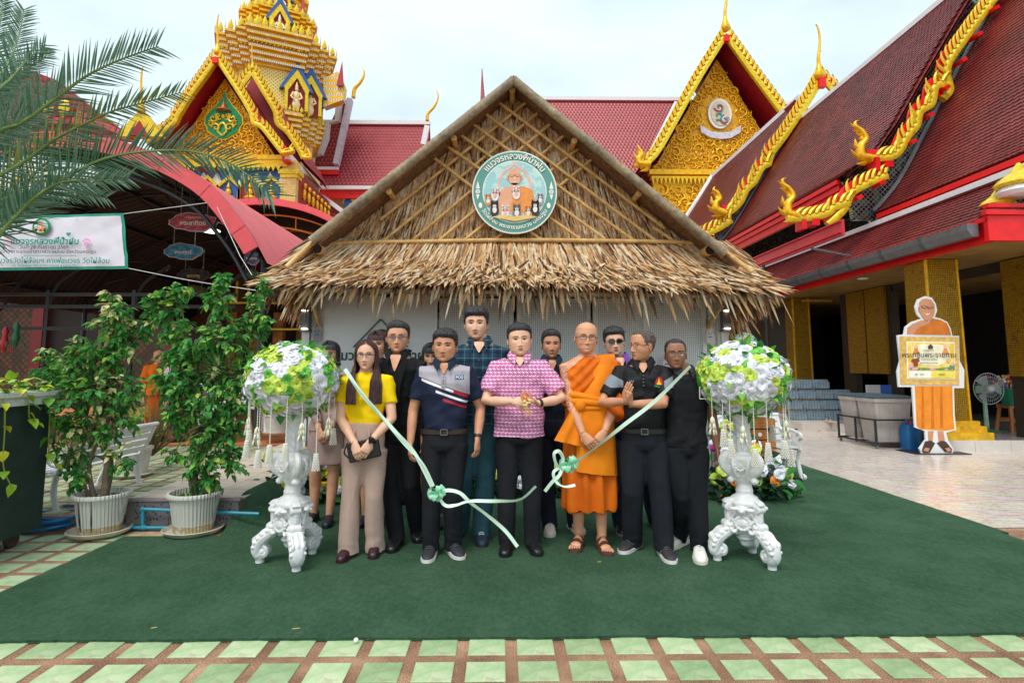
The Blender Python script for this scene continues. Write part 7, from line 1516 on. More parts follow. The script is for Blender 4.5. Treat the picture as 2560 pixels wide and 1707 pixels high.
def long_hair(seed, bottom=-1.35, part=.0):
    m = MB(); rows, cols = 30, 46; V = []
    for r in range(rows):
        z = .545 + (bottom - .545) * (r / (rows - 1)) ** 1.15; q = np.interp(z, [-1.7, -1.0, -.6, -.35, -.1, .15, .35, .48, .53, .55], [.60, .60, .50, .42, .41, .41, .36, .23, .12, .02]); yd = np.interp(z, [-1.4, -.6, -.2, .2, .45, .55], [.30, .36, .46, .50, .36, .02])
        f0 = np.interp(z, [-1.7, -.9, -.5, -.2, .05, .22, .34, .42, .5, .55], [19, 24, 42, 60, 58, 44, 26, 8, 3, 2])
        for k in range(cols):
            a = math.radians(f0 + (360 - 2 * f0) * k / (cols - 1)); sx, cy = math.sin(a), math.cos(a); nn = mnoise.noise((sx * 5 + seed, cy * 5, z * .7)) * .05 + mnoise.noise((a * 9, seed, z * .5)) * .03
            fwd = np.interp(z, [-1.9, -.85, -.5, -.3], [.72, .66, .40, .40]); V.append((q * (1 + nn) * sx + part * max(0, z), ((-fwd * cy ** (.45 if z < -.55 else 1)) if cy > 0 else -yd * cy) * (1 + nn) + .03 - (.05 if z < -.5 and cy > 0 else 0), z + .03 * mnoise.noise((a * 14, seed, 3)) * (1 if r == rows - 1 else 0)))
    m.sheet(V, rows, cols); W_ = [(x * .93, y * .93 + .004, z) for x, y, z in V]; m.sheet(W_, rows, cols)
    for r in range(rows - 1):
        for e in (0, cols - 1): a, b = r * cols + e, (r + 1) * cols + e; m.add([V[a], V[b], W_[b], W_[a]], [(0, 1, 2, 3)])
    return m
def ik(S_, W_, a, b, pole):
    S_, W_ = Vector(S_), Vector(W_); d = W_ - S_; L_ = min(d.length, (a + b) * .995); u = d.normalized(); x = (a * a - b * b + L_ * L_) / (2 * L_); hgt = math.sqrt(max(0, a * a - x * x)); p = Vector(pole); p = (p - u * p.dot(u)).normalized(); return S_ + u * x + p * hgt
def hand(m, wr, d, n, side, curl=.35, s=1.0, spread=.10, mi=0):
    """wr wrist, d towards the fingers, n out of the back of the hand, side +1 when the thumb is at +(d x n)"""
    d = Vector(d).normalized(); n = Vector(n); n = (n - d * n.dot(d)).normalized(); x = d.cross(n) * side; P = lambda a, b, c_: Vector(wr) + (x * a + d * b + n * c_) * s
    rings = []
    for b, w, t in ((-.02, .026, .019), (.01, .030, .017), (.04, .040, .016), (.075, .043, .014), (.092, .040, .011)): rings.append([P(w * math.cos(q) * (1.0), b, t * math.sin(q)) for q in np.linspace(0, 2 * PI, 12, endpoint=False)])
    m.loft(rings, mi)
    for k, (px, L_, r) in enumerate(((.029, .070, .0088), (.010, .078, .0092), (-.010, .072, .0088), (-.029, .056, .0076))):
        p = Vector((px, .080, 0)); a = 0; pts = [P(px, .07, 0), P(*p)]
        for t, q in ((.42, .6), (.32, 1.0), (.26, .8)):
            a += curl * q; p = p + Vector((px * spread * 2, math.cos(a), -math.sin(a))) * L_ * t; pts.append(P(*p))
        m.tube(pts, [r * s * v for v in (1.05, 1.05, 1.0, .92, .62)], 8, mi)
    a = [P(.022, .012, -.004), P(.042, .040, -.014), P(.050, .066, -.024 - .02 * curl), P(.046, .090, -.034 - .03 * curl)]; m.tube(a, [.013 * s, .0115 * s, .0105 * s, .0065 * s], 8, mi)
def shoe(m, foot, yaw, L_=.27, mi=0, sole=1, high=False):
    T = TR(*foot) @ rotz(yaw); prof = ((.085, .026, .055), (.07, .034, .085), (.03, .037, .095), (-.03, .039, .078), (-.09, .045, .058), (-.135, .042, .045), (-.165, .028, .034), (-.178, .012, .02)); s = L_ / .27
    def ring(y, w, z0, z1): return [(w * math.copysign(abs(math.cos(a)) ** .8, math.cos(a)) * s, y * s, z0 + (z1 - z0) * (.5 + .5 * math.sin(a))) for a in np.linspace(0, 2 * PI, 14, endpoint=False)]
    m.loft([ring(y, w, .012, z + .008) for y, w, z in prof], mi, T=T); m.loft([[(w * 1.10 * sx * s, y * 1.02 * s, z) for sx, z in ((-1, .0), (1, .0), (1.02, .024), (-1.02, .024))] for y, w, _ in prof], sole, T=T)
    return T
def person(label, cx, toe, top, head=None, yaw=0.0, skin='tan', feet=None, wr=None, pole=((-.4, .8, -.4), (.4, .8, -.4)), hands=None, top_=None, legs=None, shoes=None, group=None, build=1.0, back=.12, lean=0.0, extra=None, noarms=False, z0=.022, hy=0.0, hx=0.0):
    """cx, toe: pixel under the toes; top: pixel row of the crown"""
    P0 = G(cx, toe, z0); root = Vector((P0.x, P0.y + back, z0)); zt = at(cx, top, root.y).z; h = zt - z0; t = thing('person', label, 'person', root, yaw, group); iR = rotz(-yaw)
    loc = lambda px, py, Y: iR @ (at(px, py, Y) - root)
    hd = dict(wide=1.03, jaw=1.0, smile=0, nose=1.0, fem=False, hair='short', hmat=HAIRB, glasses=None, brow=1.0, yaw=0.0, pitch=0.0, tilt=0.0, size=1.0, stub=0); hd.update(head or {}); hh = .1445 * h * hd['size'] * (.97 if hd['hair'] not in (None,) else 1.0); b = build; sk = SK[skin]
    # ---- body: torso, arms, legs united into one skin, head and hands joined to it
    el = lambda z, w, d, y=0.0, n=20: [(w * h * math.copysign(abs(math.cos(a)) ** .88, math.cos(a)) + lean * z, d * h * math.copysign(abs(math.sin(a)) ** .9, math.sin(a)) + y * h, z * h) for a in np.linspace(0, 2 * PI, n, endpoint=False)]
    RG = [(.47, .086, .060, 0), (.52, .096, .064, .002), (.58, .088 * b, .060 * b, 0), (.65, .090 * b, .060 * b, -.002), (.72, .102, .067, -.004), (.775, .108, .064, 0), (.810, .104, .055, .003), (.830, .080, .046, .006), (.846, .050, .040, .006), (.858, .036, .038, .004)]
    sh = [Vector((s * .104 * h + lean * .79, .002 * h, .797 * h)) for s in (-1, 1)]; W_ = [Vector(q) if q is not None else None for q in (wr or (None, None))]
    for i in (0, 1):
        if W_[i] is None: W_[i] = Vector(((-1, 1)[i] * .135 * h, -.02 * h, .475 * h))
    EL = [ik(sh[i], W_[i], .172 * h, .150 * h, pole[i]) for i in (0, 1)]; F_ = [iR @ (G(px, py, z0) + Vector((0, .10, 0)) - root) for px, py in (feet or ((cx - 28, toe), (cx + 28, toe)))]; fy = [(f[2] if len(f) > 2 else 0) for f in (shoes or {}).get('yaw', ((0, 0, -.12), (0, 0, .12)))]
    bare = top_ and top_.get('bare'); sc = 1.0 if bare else .84
    mb = MB(); mb.loft([el(z, w * sc, d * sc, y) for z, w, d, y in RG]); mb.tube([(lean * .8, .004 * h, .82 * h), (lean * .85, -.002 * h, .885 * h)], [.034 * h, .031 * h], 14)
    for i in (0, 1):
        s = (-1, 1)[i]
        if not noarms: mb.tube([sh[i] + Vector((-s * .03 * h, 0, .002 * h)), sh[i], sh[i].lerp(EL[i], .5), EL[i], EL[i].lerp(W_[i], .35), W_[i]], [.030 * h, .031 * h, .027 * h, .0235 * h, .0235 * h, .0155 * h], 12)
        hip = Vector((s * .048 * h, 0, .50 * h)); kn = Vector((F_[i].x * .5 + s * .025 * h, -.012 * h, .275 * h)); an = F_[i] + Vector((0, .02, .05 * h)); q = .8 if not (legs or {}).get('bare') else 1.0
        mb.tube([hip, hip.lerp(kn, .5), kn, kn.lerp(an, .35) + Vector((0, .012 * h, 0)), an, F_[i] + Vector((0, .02, .03))], [.052 * h * q, .045 * h * q, .033 * h * q, .032 * h * q, .020 * h * q, .020 * h * q], 12)
    v, f, _ = remesh(mb, .0105, 3); body = MB(); body.add(v, f, 0)
    if not noarms:
        for i in (0, 1):
            k = (hands or ({}, {}))[i]; d = Vector(k.get('d', W_[i] - EL[i])); n = Vector(k.get('n', ((-1, 1)[i], -.35, 0))); hand(body, W_[i], d, n, k.get('side', (1, -1)[i]), k.get('curl', .45), .96 * h / 1.7 * k.get('s', 1), mi=0)
    V, w, fd, bd = head_shape(hd['wide'], hd['jaw'], hd['smile'], hd['nose'], hd['fem']); mm = head_mats(V, hd['smile'], hd['fem'], hd['brow'], stub=hd['stub'])
    HT = TR(lean * .93 + hx, -.012 * h + hy, h - hh * (.5 if hd['hair'] is None else .535)) @ rotz(hd['yaw'] - 0) @ Matrix.Rotation(hd['pitch'], 4, 'X') @ Matrix.Rotation(hd['tilt'], 4, 'Y') @ Matrix.Scale(hh, 4)
    n = V.shape[1]; hv = V.reshape(-1, 3); ff, fm = [], []
    for i in range(V.shape[0] - 1):
        for j in range(n): ff.append((i * n + j, i * n + (j + 1) % n, (i + 1) * n + (j + 1) % n, (i + 1) * n + j)); fm.append(int(mm[i, j]))
    ff += [tuple(range(n - 1, -1, -1)), tuple((V.shape[0] - 1) * n + j for j in range(n))]; fm += [0, 0]; body.add(hv, ff, fm, HT)
    for s in (-1, 1):
        E_ = [(s * (.335 + .030 * math.sin(a * .5) * (1 if q else .6)) * hd['wide'], .05 + .055 * math.cos(a) * (1 if q else .5) - .01, -.055 + .105 * math.sin(a) * (1 if q else .5) - .02) for q in (1, 0) for a in np.linspace(0, 2 * PI, 12, endpoint=False)]; body.loft([[(s * .30, p[1] * .7 + .02, p[2] * .8) for p in E_[:12]], E_[:12], [(p[0] + s * .012, p[1], p[2]) for p in E_[:12]], E_[12:]], 0, T=HT)
    bo = body.build('body', [sk, LIPR if hd['fem'] else LIPM, BROWM, EYEW, EYED, LIDM, TOOTH, STUB], t, 180, world=False)
    # ---- hair and glasses
    if hd['hair'] == 'long': q = MB(); q.join(long_hair(cx % 17, hd.get('hlen', -1.3)), HT); q.build('hair', hd['hmat'], t, 180, world=False)
    elif hd['hair'] in ('bob', 'bun'):
        q = MB(); q.join(long_hair(cx % 13, -.45 if hd['hair'] == 'bob' else -.30), HT)
        fr = MB(); pts = []
        for i in range(5):
            for j in range(17): a = math.radians(-52 + 104 * j / 16); zz = .50 - .34 * (i / 4) ** 1.2 + .02 * mnoise.noise((j * 1.3, i, 2)); rr = np.interp(zz, [.1, .3, .42, .5], [.41, .385, .31, .20]); pts.append((rr * math.sin(a) * .98, -rr * math.cos(a) * 1.02, zz))
        fr.sheet(pts, 5, 17); q.join(fr, HT); q.build('hair', hd['hmat'], t, 180, world=False)
    elif hd['hair']: q = MB(); q.join(hair_shell(V, w, hd['hair'], cx % 19), HT); q.build('hair', hd['hmat'], t, 180, world=False)
    if hd['glasses']:
        kind, rx, rz, mt, lens = hd['glasses']; q = MB(); LN = []
        for s in (-1, 1):
            rim = [(s * .140 + rx * math.copysign(abs(math.cos(a)) ** kind, math.cos(a)), -.408 + .22 * abs(s * .140 + rx * math.cos(a)) ** 2 * 1.2, -.008 + rz * math.copysign(abs(math.sin(a)) ** kind, math.sin(a))) for a in np.linspace(0, 2 * PI, 25)]; q.tube(rim, .009, 5, T=HT); q.tube([(s * (.140 + rx), -.39 + .03, .012), (s * .335, -.2, .02), (s * .352, .05, .0)], .010, 5, T=HT)
            g2 = MB(); g2.add([(p[0], p[1] - .002, p[2]) for p in rim[:-1]], [tuple(range(24))], 0, HT); LN.append(g2)
        q.tube([(-.140 + rx, -.412, .012), (0, -.425, .024), (.140 - rx, -.412, .012)], .009, 5, T=HT); o = q.build('glasses', mt, t, 60, world=False)
        [g2.build('lens', lens, o, None, world=False) for g2 in LN if lens]
    # ---- clothes
    fr_y = None
    if top_:
        tp = dict(hem=.49, infl=.014, sleeve=.62, slr=.036, mat=None, collar=None, wr=1.0, belly=0, cmat=None, flare=1.0); tp.update(top_); m = MB()
        if not tp.get('robe'):
            rg = [(z, (w * (tp['flare'] if z < .6 else 1)) + tp['infl'] / h * (.5 if z > .81 else 1), d + tp['infl'] / h * (.4 if z > .81 else 1) + tp['belly'] * math.exp(-((z - .58) / .07) ** 2), y - tp['belly'] * .5 * math.exp(-((z - .58) / .07) ** 2)) for z, w, d, y in RG if tp['hem'] + .01 < z < (.84 if tp['collar'] else .85)]
            z0_, w0, d0, y0 = rg[0]; rg = [(tp['hem'], w0 * tp['flare'], d0 * tp['flare'], y0)] + rg; m.loft([el(*q, n=24) for q in rg])
            for i in (0, 1):
                s = (-1, 1)[i]; k = tp['sleeve']
                if k <= 1: e = sh[i].lerp(EL[i], k); m.tube([sh[i] + Vector((-s * .045 * h, 0, .004 * h)), sh[i] + Vector((-s * .004 * h, 0, .002 * h)), sh[i].lerp(EL[i], k * .5), e], [.040 * h, .0435 * h, tp['slr'] * 1.06 * h, tp['slr'] * 1.04 * h], 16)
                else: e = EL[i].lerp(W_[i], k - 1); m.tube([sh[i] + Vector((-s * .045 * h, 0, .004 * h)), sh[i] + Vector((-s * .004 * h, 0, .002 * h)), sh[i].lerp(EL[i], .5), EL[i], EL[i].lerp(e, .5), e], [.040 * h, .043 * h, tp['slr'] * 1.03 * h, tp['slr'] * .96 * h, tp['slr'] * .9 * h, tp['slr'] * .72 * h], 16)
            v, f, nn = remesh(m, .0088, 4); D = []
            for q in v:
                x, y, z = q; a = abs(x) / (.12 * h); lowz = max(0, 1 - (z / h - tp['hem']) / .2)
                D.append(tp['wr'] * (-.026 * abs(mnoise.noise((x * 5 + z * 3 * (1 if x > 0 else -1), y * 4, z * 8 + cx))) * (.6 + .5 * lowz) + .007 * mnoise.noise((x * 14, y * 9, z * 17 + cx)) + .006 * mnoise.noise((x * 8 - z * 9, 7, cx)) * min(1, a)))
            v = v + nn * np.array(D)[:, None]; o = MB(); o.add(v, f); sh_ = o.build(tp.get('name', 'shirt'), tp['mat'], t, 180, world=False)
            def fr_y(x, z):
                k = (np.abs(v[:, 0] - x) < .02) & (np.abs(v[:, 2] - z) < .02); return float(v[k, 1].min()) if k.any() else -.15
            if tp['collar']:
                kd = tp['collar']; V_ = []; n1 = 30
                for r in range(4):
                    for k in range(n1):
                        a = math.radians(kd.get('open', 16) + (360 - 2 * kd.get('open', 16)) * k / (n1 - 1)); frn = max(0, math.cos(a)) ** 2; e = math.exp(-min(k, n1 - 1 - k) / 2.2); R_ = (.041, .040, .049, .056)[r] * h + (.014 * h * e if r == 3 else 0) + (.006 * h * e if r == 2 else 0); z = ((.848, .876, .866, .850)[r] - .020 * frn) * h - (.026 * h * e if r == 3 else .010 * h * e if r == 2 else 0)
                        V_.append((R_ * 1.02 * math.sin(a) + lean * .85, -R_ * math.cos(a) * 1.0 - .004 * h - (.010 * h * e if r > 1 else 0), z))
                q = MB(); q.sheet(V_, 4, n1); q.build('collar', kd.get('mat', tp['mat']), sh_, 180, world=False)
                if kd.get('vee'):
                    q = MB(); q.sheet([(u * .027 * h * (1 - k) ** .8 + lean * .8, fr_y(u * .034 * h * (1 - k) ** .8, (.832 - (kd['vee'] + .008) * k) * h) - .0045, (.846 - (kd['vee'] + .014) * k - .006 * (1 - abs(u)) * 0) * h) for k in np.linspace(0, .97, 9) for u in (-1, -.5, 0, .5, 1)], 9, 5); q.build('open_neck', kd.get('vmat', sk), sh_, 180, world=False)
                if kd.get('placket'):
                    q = MB(); zs = np.linspace((.825 - kd.get('vee', 0)) * h, kd['placket'] * h, 12); q.sheet([(s * .009 * h, fr_y(0, z) - .004, z) for z in zs for s in (-1, 1)], 12, 2); q.build('placket', kd.get('pmat', tp['mat']), sh_, 180, world=False)
                    q = MB()
                    for z in zs[1::3]: q.lathe([(.005, 0), (.005, .002)], 8, TR(0, fr_y(0, z) - .006, z) @ Matrix.Rotation(PI / 2, 4, 'X'))
                    stuff(q.build('buttons', M('button_pale', c(120, 116, 120), .4) if not kd.get('bmat') else kd['bmat'], sh_, world=False))
    if legs and not legs.get('robe'):
        lg = dict(mat=None, waist=.555, r=(.060, .056, .046, .043, .042), hem=.018, wr=1.0, belt=None, skirt=None); lg.update(legs); m = MB(); b2 = 1 + (b - 1) * .8
        if lg['skirt']:
            m.loft([el(z, w, d, 0, 26) for z, w, d in ((lg['skirt'], .118, .080), (.36, .116, .080), (.46, .108, .076), (.52, .104, .072), (.56, .094, .066), (.60, .09, .064))])
        else:
            m.loft([el(z, w * b2, d * b2, 0) for z, w, d in ((.455, .070, .060), (.48, .100, .070), (.53, .102, .071), (lg['waist'], .097, .069))])
            for i in (0, 1):
                s = (-1, 1)[i]; hip = Vector((s * .050 * h, 0, .485 * h)); kn = Vector((F_[i].x * .5 + s * .027 * h, -.010 * h, .27 * h)); an = F_[i] + Vector((0, .025, lg['hem'] * h)); r = lg['r']
                m.tube([hip, hip.lerp(kn, .4), kn, kn.lerp(an, .6), an], [q * h for q in r], 20)
        v, f, nn = remesh(m, .0095, 6); D = []
        for q in v:
            x, y, z = q; zz = z / h; br = math.exp(-(zz - .05) ** 2 / .004) + .5 * math.exp(-(zz - .27) ** 2 / .004) + .6 * math.exp(-(zz - .46) ** 2 / .003)
            D.append(lg['wr'] * (-.012 * abs(mnoise.noise((x * 5 + z * 4, y * 4, z * 11 + cx))) * math.exp(-(zz - .04) ** 2 / .0022) - .017 * abs(mnoise.noise((x * 9, y * 7, z * 1.9 + cx))) + .003 * mnoise.noise((x * 14, y * 8, z * 3)) - .006 * abs(mnoise.noise((x * 6 - z * 7, y * 4, z * 5 + cx))) * br) - (.003 if not lg['skirt'] and abs(abs(x) - abs(kn.x)) < .008 and y < 0 and zz < .4 else 0) * -1)
        o = MB(); o.add(v + nn * np.array(D)[:, None], f); tr = o.build(lg.get('name', 'skirt' if lg['skirt'] else 'trousers'), lg['mat'], t, 180, world=False)
        if lg['belt']:
            q = MB(); zb = (lg['waist'] - .012) * h; R_ = [el(0, (.0945) * b2 + .010, .066 * b2 + .008, 0, 30)]; q.loft([[(x, y, zb + dz) for x, y, _ in R_[0]] for dz in (-.018, .018)], caps=False); bt_ = q.build('belt', lg['belt'], tr, 180, world=False); q = MB(); yb = -(.066 * b2 + .008) * h
            for dx, dz, w_, h_ in ((0, .02, .05, .006), (0, -.02, .05, .006), (-.024, 0, .006, .04), (.024, 0, .006, .04)): q.box((dx + legs.get('bx', 0), yb - .006, zb + dz), (w_, .008, h_))
            q.build('buckle', STEEL, bt_, 30, world=False)
    if shoes:
        for i in (0, 1):
            q = MB(); yw = shoes.get('y', (-.12, .12))[i]; T = shoe(q, F_[i] + Vector((0, .02, 0)), yw, shoes.get('L', .27)); so = q.build(shoes.get('name', 'shoe'), [shoes['mat'], shoes.get('sole', shoes['mat'])], t, 50, world=False)
            if shoes.get('lace'):
                q = MB()
                for k in range(4): q.tube([T @ Vector((-.022, -.02 - .022 * k, .090 - .007 * k)), T @ Vector((0, -.024 - .022 * k, .098 - .007 * k)), T @ Vector((.022, -.02 - .022 * k, .090 - .007 * k))], .004, 4)
                q.build('lace', shoes['lace'], so, world=False)
            if shoes.get('swoosh'):
                q = MB(); s = 1 if i else -1
                for sx in (-1, 1): q.add([T @ Vector((sx * .0385, .035, .040)), T @ Vector((sx * .043, -.03, .030)), T @ Vector((sx * .046, -.085, .062)), T @ Vector((sx * .0425, -.03, .044))], [(0, 1, 2, 3)])
                q.build('side_mark', shoes['swoosh'], so, None, world=False)
    if extra: extra(t, dict(h=h, W=W_, E=EL, sh=sh, F=F_, fy=fr_y, loc=loc, HT=HT, hh=hh, root=root, el=el, sk=sk))
    return t
def cloth(n, k, rough=.8, bump=.35, bs=380, **q): return M(n, c(*k), rough, bump=bump, bs=bs, bd=.004, spec=.25, **q)
BLK, BLK2, NAVY = cloth('cloth_black', (24, 25, 30), var=.3, vs=7), cloth('trouser_black', (29, 30, 36), var=.25, vs=6), cloth('cloth_navy', (24, 32, 52), var=.2, vs=7)
SHB, SOLW, SOLG = M('shoe_black', c(28, 27, 30), .35), M('sole_white', c(222, 220, 216), .6), M('sole_grey', c(150, 150, 154), .6)
MAUVE = cloth('mauve_suit', (166, 140, 136), var=.06); YEL = cloth('yellow_tee', (250, 212, 6), var=.05, vs=6); PINKT = cloth('beige_trousers', (190, 162, 150), var=.06, vs=6)
LTH = M('leather_brown', c(50, 34, 30), .45); GLB = M('frame_black', c(28, 26, 28), .3); GLM = M('frame_metal', c(150, 130, 110), .3, .7); SUN = M('sun_lens', c(30, 26, 30), .08, spec=.8); SUNV = M('violet_lens', c(96, 70, 98), .08, spec=.8); CLR = M('clear_lens', c(230, 230, 235), .05, alpha=.10)
def watch(q, h, i=1, mt=None):
    w, e = q['W'][i], q['E'][i]; T = aim(w.lerp(e, .10), e - w); m = MB(); m.lathe([(.0305, -.012), (.032, 0), (.0305, .012)], 18, T); return m, T
# -- 1 woman in yellow tee
def ex1(t, q):
    h = q['h']; m, T = watch(q, h); o = m.build('watch', SHB, t, 50, world=False); z = Vector(q['W'][1]).lerp(Vector(q['E'][1]), .10); b = MB(); b.box(z + Vector((0, -.034, 0)), (.034, .012, .038)); b.build('watch_face', M('watch_glass', c(14, 16, 22), .1), o, 30, world=False)
    p = (q['W'][0] + q['W'][1]) / 2 + Vector((.005, .035, -.055)); b = MB(); b.loft([[(p.x + sx * (.115 - e), p.y + y, p.z + sz * (.07 - e)) for sx, sz in ((-1, -1), (1, -1), (1, 1), (-1, 1))] for y, e in ((-.026, .008), (-.018, 0), (.018, 0), (.026, .008))], T=TR(p.x, p.y, p.z) @ Matrix.Rotation(-.22, 4, 'Y') @ TR(-p.x, -p.y, -p.z))
    r = Vector(q['root']); o = b.mesh('purse', M('purse_black', c(26, 26, 32), .4), 40, p); pr = link('purse', o); pr.location = r + p; tag(pr, 'black flap purse held by the woman in the yellow shirt', 'purse')
    k = MB(); k.box((0, -.030, .012), (.05, .008, .018)); k.build('clasp', M('clasp_gold', c(196, 160, 90), .3, .8), pr, 30, world=False); k = MB(); k.tube(bez([(-.12, -.01, .05), (-.14, -.01, -.02), (-.10, -.02, -.06)], 12), .006, 5); k.build('strap', M('purse_black', c(26, 26, 32)), pr, world=False)
    m = MB(); y = q['fy'](0, .53 * h); [m.box((s * .055, y - .004, .565 * h), (.014, .01, .05)) for s in (-1, 1)]; m.build('belt_loop', PINKT, t, 30, world=False)
person('woman in bright yellow shirt and wide beige trousers holding a black purse', 893, 1404, 850, dict(fem=True, hair='long', hmat=HAIRR, jaw=.9, wide=.94, glasses=(.8, .085, .062, GLB, CLR), brow=.7, yaw=.08, pitch=-.02, hlen=-1.62), skin='fair', feet=((858, 1404), (928, 1394)), wr=((-.035, -.165, .84), (.075, -.165, .845)), pole=((-1, .5, 0), (1, .5, 0)), hands=(dict(d=(.35, -.25, -1), n=(-.3, -1, 0), curl=.5), dict(d=(-.5, -.25, -1), n=(.3, -1, 0), curl=.55)),
       top_=dict(mat=YEL, hem=.585, sleeve=.60, slr=.034, infl=.012, name='tee', flare=.90), legs=dict(mat=PINKT, waist=.615, r=(.062, .054, .045, .048, .052), hem=.012, wr=.9), shoes=dict(mat=M('shoe_plum', c(56, 28, 36), .4), L=.24), build=.92, extra=ex1, back=.14)
# -- 2 man in black jacket and tinted glasses
def ex2(t, q):
    h = q['h']; m = MB()
    for s in (-1, 1): zs = np.linspace(.50, .83, 14) * h; m.sheet([(s * (.006 + .030 * max(0, (z / h - .70) / .13)) * h + d * s * .022 * h, q['fy'](s * .03 * h, min(z, .815 * h)) - .006 - (.004 if d else 0), z) for z in zs for d in (0, 1)], 14, 2)
    m.build('jacket_front', BLK, t, 180, world=False)
person('man in black jacket and black trousers wearing tinted metal glasses', 978, 1374, 804, dict(hair='comb', glasses=(.55, .092, .046, GLM, SUNV), yaw=.12, tilt=.03, jaw=.94), skin='tan', feet=((986, 1376), (1040, 1352)), wr=((-.225, -.05, .83), (.22, .0, .83)), hands=(dict(d=(.1, -.15, -1), n=(-1, -.5, 0), curl=.5), {}),
       top_=dict(mat=BLK, hem=.475, sleeve=1.93, slr=.037, infl=.018, name='jacket', collar=dict(open=26, vee=.062, vmat=SK['tan'])), legs=dict(mat=BLK2), shoes=dict(mat=SHB, L=.28), extra=ex2)
# -- 3 man in striped navy polo
def polo(g):
    ln = g.z - 1.312 + (g.x + .166) * .36; ax = g.x.abs(); k = g.mix((ln > 0) * (ax < .192), c(20, 32, 58), c(172, 166, 178))
    for o_, w, x0, col in ((-.026, .020, -.17, (236, 234, 240)), (-.070, .018, -.055, (236, 234, 240)), (-.110, .016, .0, (196, 26, 48)), (-.026, .021, .075, (196, 26, 48))): k = g.mix(ln.inside(o_, o_ + w) * (g.x > x0) * (ax < .178) * (g.y < .02), k, c(*col))
    return g.mix((g.z < 1.135) * (g.z > 1.122) * (ax > .18), k, c(150, 176, 200))
POLO = cloth('navy_stripe_polo', (24, 36, 66), f=polo, rough=.6)
def ex3(t, q):
    h = q['h']; p = Vector((.122, q['fy'](.122, 1.315) - .006, 1.315)); m = MB(); m.box(p, (.066, .005, .034)); o = m.build('badge', M('badge_blue', c(20, 90, 150), .4), t, 20, world=False); text('PCG', .028, TR(0, 0, 0), M('badge_white', c(240, 240, 240), .4), o, 'lettering', .001, .0008).location = Vector(wloc(o)) + p + Vector((0, -.005, 0))
    m, T = watch(q, h); m.build('watch', SHB, t, 50, world=False)
person('man in navy and grey striped polo with a blue chest badge', 1103, 1400, 823, dict(hair='flat', jaw=1.08, wide=1.05, size=1.04, yaw=-.06, tilt=.03, brow=1.15), skin='brown', feet=((1072, 1400), (1128, 1394)), wr=((-.245, -.075, .82), (.255, -.055, .85)), pole=((-.6, .9, -.2), (.6, .9, -.2)), hands=(dict(d=(.05, -.2, -1), n=(-1, -.45, 0), curl=.55), dict(d=(-.02, -.15, -1), n=(1, -.5, 0), curl=.5)),
       top_=dict(mat=POLO, hem=.545, sleeve=.70, slr=.037, infl=.016, belly=.008, flare=.95, collar=dict(open=20, mat=cloth('collar_navy', (18, 40, 66)), vee=.036, placket=.735, pmat=M('placket_grey', c(160, 154, 168), .6))), legs=dict(mat=BLK2, waist=.555, belt=LTH, bx=.01), shoes=dict(mat=M('sneaker_slate', c(44, 46, 54), .6), sole=SOLW, L=.285, y=(-.05, .45), lace=M('lace_dark', c(70, 70, 76)), name='sneaker'), extra=ex3, build=1.04)
# -- 4 tall man in teal plaid shirt
def plaid(g):
    def st(u, p, o_, w): return ((((u + o_) / p).fr()) < (w / p))
    k = g.mix((g.noise(200, 2) * .3), c(32, 62, 82), c(40, 72, 92)); k = g.mix(st(g.x, .075, .01, .022) * .55, k, c(18, 34, 52)); k = g.mix(st(g.z, .075, .0, .022) * .55, k, c(18, 34, 52)); k = g.mix(st(g.x, .075, .045, .004) * .7, k, c(92, 134, 150)); return g.mix(st(g.z, .075, .04, .004) * .7, k, c(92, 134, 150))
PLD = cloth('teal_plaid', (32, 62, 82), f=plaid)
person('tallest man in dark teal plaid shirt and teal jeans', 1195, 1360, 769, dict(hair='thick', jaw=.98, size=1.0, stub=1, brow=1.3, yaw=-.02), skin='fair', feet=((1150, 1340), (1200, 1362)), wr=((-.24, .02, .92), (.24, .06, .90)), top_=dict(mat=PLD, hem=.485, sleeve=.9, slr=.040, infl=.026, flare=1.08, collar=dict(open=24, vee=.034, placket=.52, pmat=PLD)), legs=dict(mat=cloth('teal_jeans', (56, 96, 110), var=.2, vs=6)), shoes=dict(mat=M('sneaker_navy', c(32, 48, 70), .6), sole=M('sole_navy', c(46, 50, 60)), L=.28, y=(-.1, .12), lace=SOLW, swoosh=SOLW, name='sneaker'), hx=-.03)
